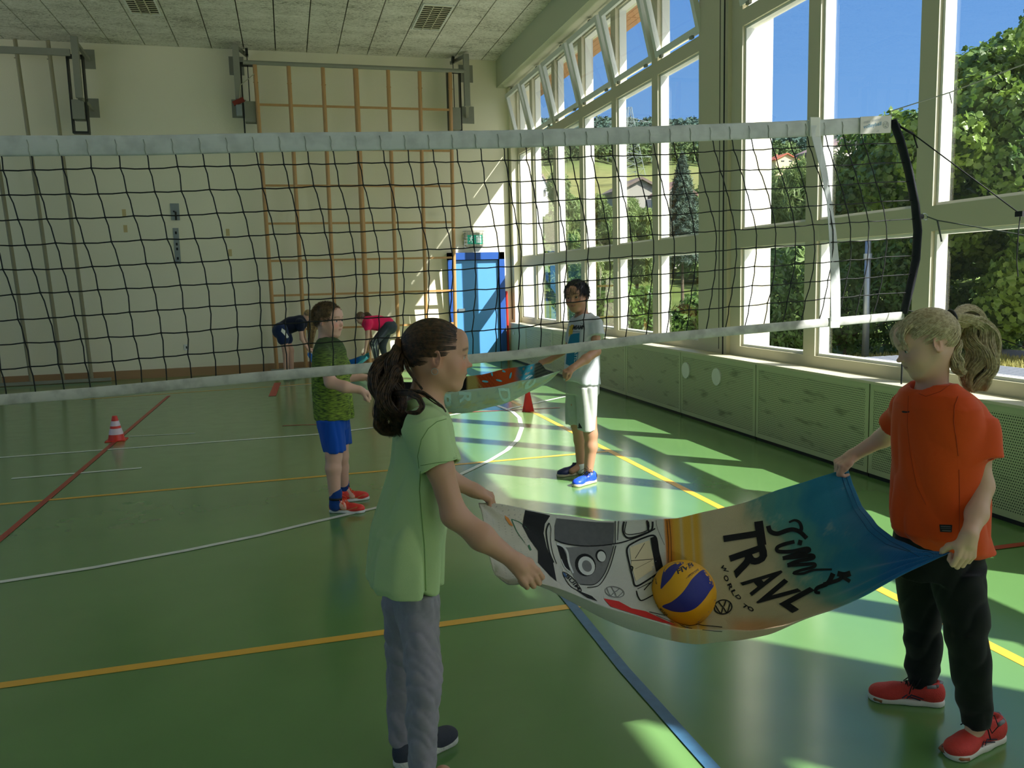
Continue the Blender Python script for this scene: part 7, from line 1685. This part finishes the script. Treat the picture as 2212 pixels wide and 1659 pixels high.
# lettering on the sky
def z2(x, y): return (1400+x/3.3515, 1000+y/3.3515)
def big(poly, nm='lettering'): return fan([z2(*p) for p in poly], 9)
TR = [lettering('T', z2(547, 461), z2(573, 635), 86, (233, -36), bold=.035, sub=.12), lettering('R', z2(596, 668), z2(650, 832), 78, (240, -84), bold=.035, sub=.12),
      lettering('A', z2(676, 862), z2(762, 958), 84, (255, -128), bold=.03, sub=.12), lettering('V', z2(736, 960), z2(862, 1052), 84, (260, -128), bold=.03, sub=.12), lettering('L', z2(958, 1014), z2(1056, 1080), 72, (190, -104), bold=.04, sub=.12)]
D('lettering', TR, T_blk, .0034)
def zs(pts, w): return stroke_plain([z2(*p) for p in pts], w, False, 4, True)
SC = [zs([(870, 455), (885, 495), (935, 512), (1000, 490), (1050, 482), (1100, 500), (1148, 545)], (10, 9)), zs([(1020, 430), (1060, 415), (1095, 430), (1110, 470), (1100, 500)], (4, 9)), zs([(1085, 572), (1115, 580)], 11),
      zs([(1060, 570), (985, 588), (935, 612), (945, 640), (1040, 640), (1150, 618), (1160, 640), (1060, 665), (975, 690)], 8), zs([(975, 690), (1090, 680), (1185, 668), (1190, 690), (1080, 712), (1010, 740)], 8), zs([(1010, 740), (1120, 735), (1200, 730), (1200, 752), (1110, 775), (1052, 798), (1120, 800), (1200, 775), (1330, 770)], (8, 4)),
      zs([(1340, 800), (1300, 870), (1225, 905), (1215, 935), (1245, 940)], (11, 6)), zs([(1370, 800), (1420, 810), (1465, 798)], 12), zs([(1270, 880), (1380, 845), (1440, 800)], (9, 7)), zs([(1390, 815), (1462, 858)], 8)]
D('lettering', SC, T_blk, .0034)
w1 = [lettering('W', z2(518, 745), z2(560, 795), 8.5, (1, -.25), bold=.03, sub=.5)]
word = 'ORLD'; wp = [(545, 820, 562, 862), (572, 880, 592, 925), (600, 925, 618, 962), (628, 962, 655, 992)]
for ch, (a, b, c_, d) in zip(word, wp): w1.append(lettering(ch, z2(a, b), z2(c_, d), 8.8, (1, -.45), bold=.03, sub=.5))
w1 += [lettering('T', z2(672, 1032), z2(712, 1060), 8.5, (.85, -.6), bold=.03, sub=.5), lettering('O', z2(715, 1050), z2(752, 1080), 8, (.8, -.7), bold=.03, sub=.5)]
D('lettering', w1, T_blk, .0036)
# hem stitching along the right hand edge
for k, o_ in ((NU-5, 0), (NU-9, 1)):
    P = [S[k, j]+np.array([0, 0, .0016]) for j in range(2, NV-2, 3)]; MB().tube(P, .0009, 4).build('hem_stitch', mat('hem_thread', rgb(30, 80, 120), .9) if o_ == 0 else bpy.data.materials['hem_thread'], tw)

# --- the volleyball
ball = thing('volleyball', 'yellow and blue volleyball lying in the sagging bus towel', 'ball', tuple(bcen))
bm = bmesh.new(); bmesh.ops.create_icosphere(bm, subdivisions=6, radius=BR); me = bpy.data.meshes.new('cover'); bm.to_mesh(me); bm.free(); me.polygons.foreach_set('use_smooth', [True]*len(me.polygons))
Rt = np.array([CR, CU, -CF]); co_ = np.array([v.co for v in me.vertices]); fc = np.array([co_[list(p.vertices)].mean(0) for p in me.polygons]); fc /= np.linalg.norm(fc, axis=1, keepdims=True)
q = fc@Rt.T     # x right, y up, z towards the viewer: how the panels were read off
x, y, z = q.T
# swirling panels: bands in a turned frame
def rotv(v, ax_, a): ax_ = nrm(ax_); return v*math.cos(a)+np.cross(ax_, v)*math.sin(a)+ax_*(v@ax_)[:, None]*(1-math.cos(a))
a0 = np.arctan2(y, x)
f1 = lambda u: u
# mid blue swirl: from lower left to upper right; upper blue cap at the top left
band = (y*.80-x*.60)            # distance across the main swirl
alng = (x*.80+y*.60)
ctr_line = -.30+.22*alng-.38*alng**2*np.sign(alng)*0-.10*np.cos(alng*2.2)
wdt = .27*np.sqrt(np.clip(1-(alng-.12)**2/1.08, 0, 1))
mi = ((z < -.25) & (np.abs(band-.1-.25*alng) < .26)).astype(int)
mb = mat('ball_blue', rgb(28, 40, 142), .38, bump=.3, bscale=700); my = mat('ball_yellow', rgb(238, 176, 22), .40, bump=.3, bscale=700)
me.materials.append(my); me.materials.append(mb); me.polygons.foreach_set('material_index', mi.astype(np.int32)); bo_ = bpy.data.objects.new('cover', me); C.objects.link(bo_); bo_.location = tuple(bcen); bo_.parent = ball; bo_.matrix_parent_inverse = world_of(ball).inverted()
bpy.context.view_layer.update()
bz = lambda *p: [zc(a, b) for a, b in p]
decal('blue_panel', bo_, [fan(bz((1700, 1222), (1780, 1185), (1860, 1120), (1915, 1050), (1960, 985), (2045, 912), (2085, 945), (2118, 990), (2140, 1045), (2108, 1095), (2060, 1165), (1990, 1235), (1910, 1270), (1820, 1272), (1755, 1255)), 7, True), fan(bz((1885, 850), (1830, 847), (1770, 860), (1725, 895), (1702, 950), (1692, 1010), (1688, 1075), (1725, 1040), (1775, 985), (1820, 920), (1855, 880)), 7, True),
  fan(bz((2152, 1165), (2150, 1225), (2112, 1290), (2060, 1335), (2000, 1362), (2050, 1320), (2100, 1265), (2130, 1215)), 7, True)], mb, off=.0005)
decal('lettering', bo_, [lettering('FIVB', (1464, 1240), (1499, 1223), 11, (-.35, -1), bold=.035, sub=.6), stroke([(1482, 1250), (1492, 1240), (1506, 1231), (1514, 1228)], .8)], mat('ball_ink', rgb(34, 30, 60), .5), off=.0006)
decal('lettering', bo_, [lettering('OFFICIAL GAME', (1487, 1248), (1510, 1232), 5, (-.4, -1), bold=.0, sub=.8), lettering('MIKASA', (1424, 1316), (1440, 1331), 5, (.8, -.7), bold=.02, sub=.8), lettering('MIKASA', (1420, 1262), (1417, 1247), 4, (-1, -.2), bold=.02, sub=.8)], bpy.data.materials['ball_ink'], off=.0006)

# --- towel between the boys
f2 = [J(800, 822, 5.74), J(850, 822, 5.78), J(900, 826, 5.80), J(960, 822, 5.82), J(1020, 812, 5.84), J(1080, 800, 5.85), J(1130, 790, 5.86), J(1166, 783, 5.86)]
n2 = [J(806, 848, 5.30), J(850, 850, 5.32), J(900, 850, 5.34), J(960, 846, 5.36), J(1020, 842, 5.38), J(1080, 832, 5.39), J(1140, 820, 5.40), J(1212, 801, 5.40)]
l2 = [f2[0], J(802, 836, 5.5), n2[0]]; r2 = [f2[-1], J(1180, 800, 5.75), J(1196, 812, 5.55), n2[-1]]
NU2, NV2 = 170, 90; S2 = coons(f2, n2, l2, r2, NU2, NV2); U2, V2 = np.meshgrid(np.linspace(0, 1, NU2), np.linspace(0, 1, NV2), indexing='ij')
S2[..., 2] -= .17*np.sin(PI*np.clip(U2*.97+.03, 0, 1))**.7*np.sin(PI*V2)**.75
S2[..., 2] += .004*np.sin(U2*26+V2*7)
p2 = proj(S2); X2, Y2 = p2[..., 0], p2[..., 1]
c2_ = np.tile(np.array(rgb(200, 86, 30)[:3]), (NU2, NV2, 1)); n_a = vnoise(U2*1.4, V2*.8, 5, 14); n_b = vnoise(U2*1.4, V2*.8, 6, 40)
c2_ = mixc(c2_, np.tile(np.array(rgb(170, 160, 90)[:3]), (NU2, NV2, 1)), sm(1035, 1025, X2-(Y2-815)*.6)); c2_ = mixc(c2_, np.tile(np.array(rgb(20, 18, 16)[:3]), (NU2, NV2, 1)), sm(1012, 1006, X2))
c2_ = mixc(c2_, np.tile(np.array(rgb(150, 60, 26)[:3]), (NU2, NV2, 1)), sm(.2, .6, np.abs(np.sin((X2-Y2*.9)*.35)))*sm(1085, 1060, X2)*sm(1028, 1036, X2)*.7)
c2_ = mixc(c2_, np.tile(np.array(rgb(40, 130, 150)[:3]), (NU2, NV2, 1)), sm(1112, 1128, X2+n_a*5)); c2_ = mixc(c2_, np.tile(np.array(rgb(190, 130, 40)[:3]), (NU2, NV2, 1)), sm(.3, .6, n_b)*sm(1120, 1130, X2)*.7)
c2_ = mixc(c2_, np.tile(np.array(rgb(96, 108, 92)[:3]), (NU2, NV2, 1)), sm(1150, 1158, X2)); c2_ = mixc(c2_, np.tile(np.array(rgb(34, 44, 42)[:3]), (NU2, NV2, 1)), sm(.3, .7, np.sin(Y2*.9+X2*.35+n_a))*sm(1152, 1158, X2)*.9)
bk2 = np.tile(np.array(rgb(186, 204, 190)[:3]), (NU2, NV2, 1)); bk2 = mixc(bk2, np.tile(np.array(rgb(200, 196, 130)[:3]), (NU2, NV2, 1)), sm(.15, .7, n_a)*.6); bk2 = mixc(bk2, np.tile(np.array(rgb(140, 170, 180)[:3]), (NU2, NV2, 1)), sm(.2, .8, n_b)*.4)
tw2 = cloth_obj('towel', S2, c2_, terry, None, bk2); tag(tw2, 'orange and teal patterned towel with a pale back held between the two boys', 'towel'); bpy.context.view_layer.update()
T_tq = mat('towel_turquoise', rgb(84, 176, 186), .95)
decal('leaf_print', tw2, [fan(ellipse(*p, 7, 2.1, r), 6) for p, r in (((1062, 806), 75), ((1086, 801), 25), ((1103, 811), 105), ((1035, 808), 20), ((1048, 824), 8), ((1078, 822), 15))], T_tq, .003)
pale = mat('towel_pale_letters', rgb(168, 196, 196), .95); sr_ = mat('towel_letter_gap', rgb(150, 176, 160), .95)
decal('lettering', tw2, [lettering('D', (1076, 838), (1082, 868), 24, (1, .02), bold=.03, sub=.3), lettering('R', (992, 846), (994, 872), 26, (1, .05), bold=.03, sub=.3), lettering('S', (1160, 824), (1136, 844), 22, (-.6, -.9), bold=.03, sub=.3), lettering('P', (950, 850), (952, 876), 24, (1, .05), bold=.03, sub=.3)], pale, .003)

# --- blue towel between the stooping girls
f3 = [J(670, 762, 14.15), J(690, 778, 14.2), J(730, 782, 14.25), J(760, 776, 14.3), J(796, 762, 14.4)]
n3 = [J(664, 764, 13.85), J(680, 796, 13.85), J(720, 806, 13.9), J(750, 800, 13.95), J(788, 772, 14.1)]
S3 = coons(f3, n3, [f3[0], n3[0]], [f3[-1], J(800, 772, 14.25), n3[-1]], 60, 26); U3, V3 = np.meshgrid(np.linspace(0, 1, 60), np.linspace(0, 1, 26), indexing='ij'); S3[..., 2] -= .10*np.sin(PI*U3)*np.sin(PI*V3); S3[..., 2] += .02*np.sin(V3*17)*np.exp(-np.minimum(U3, 1-U3)*9)
b3 = np.tile(np.array(rgb(34, 110, 190)[:3]), (60, 26, 1)); b3 = mixc(b3, np.tile(np.array(rgb(70, 170, 180)[:3]), (60, 26, 1)), sm(.80, .9, U3+V3*.08))
tag(cloth_obj('towel', S3, b3, terry), 'blue towel held low between the two stooping girls', 'towel')
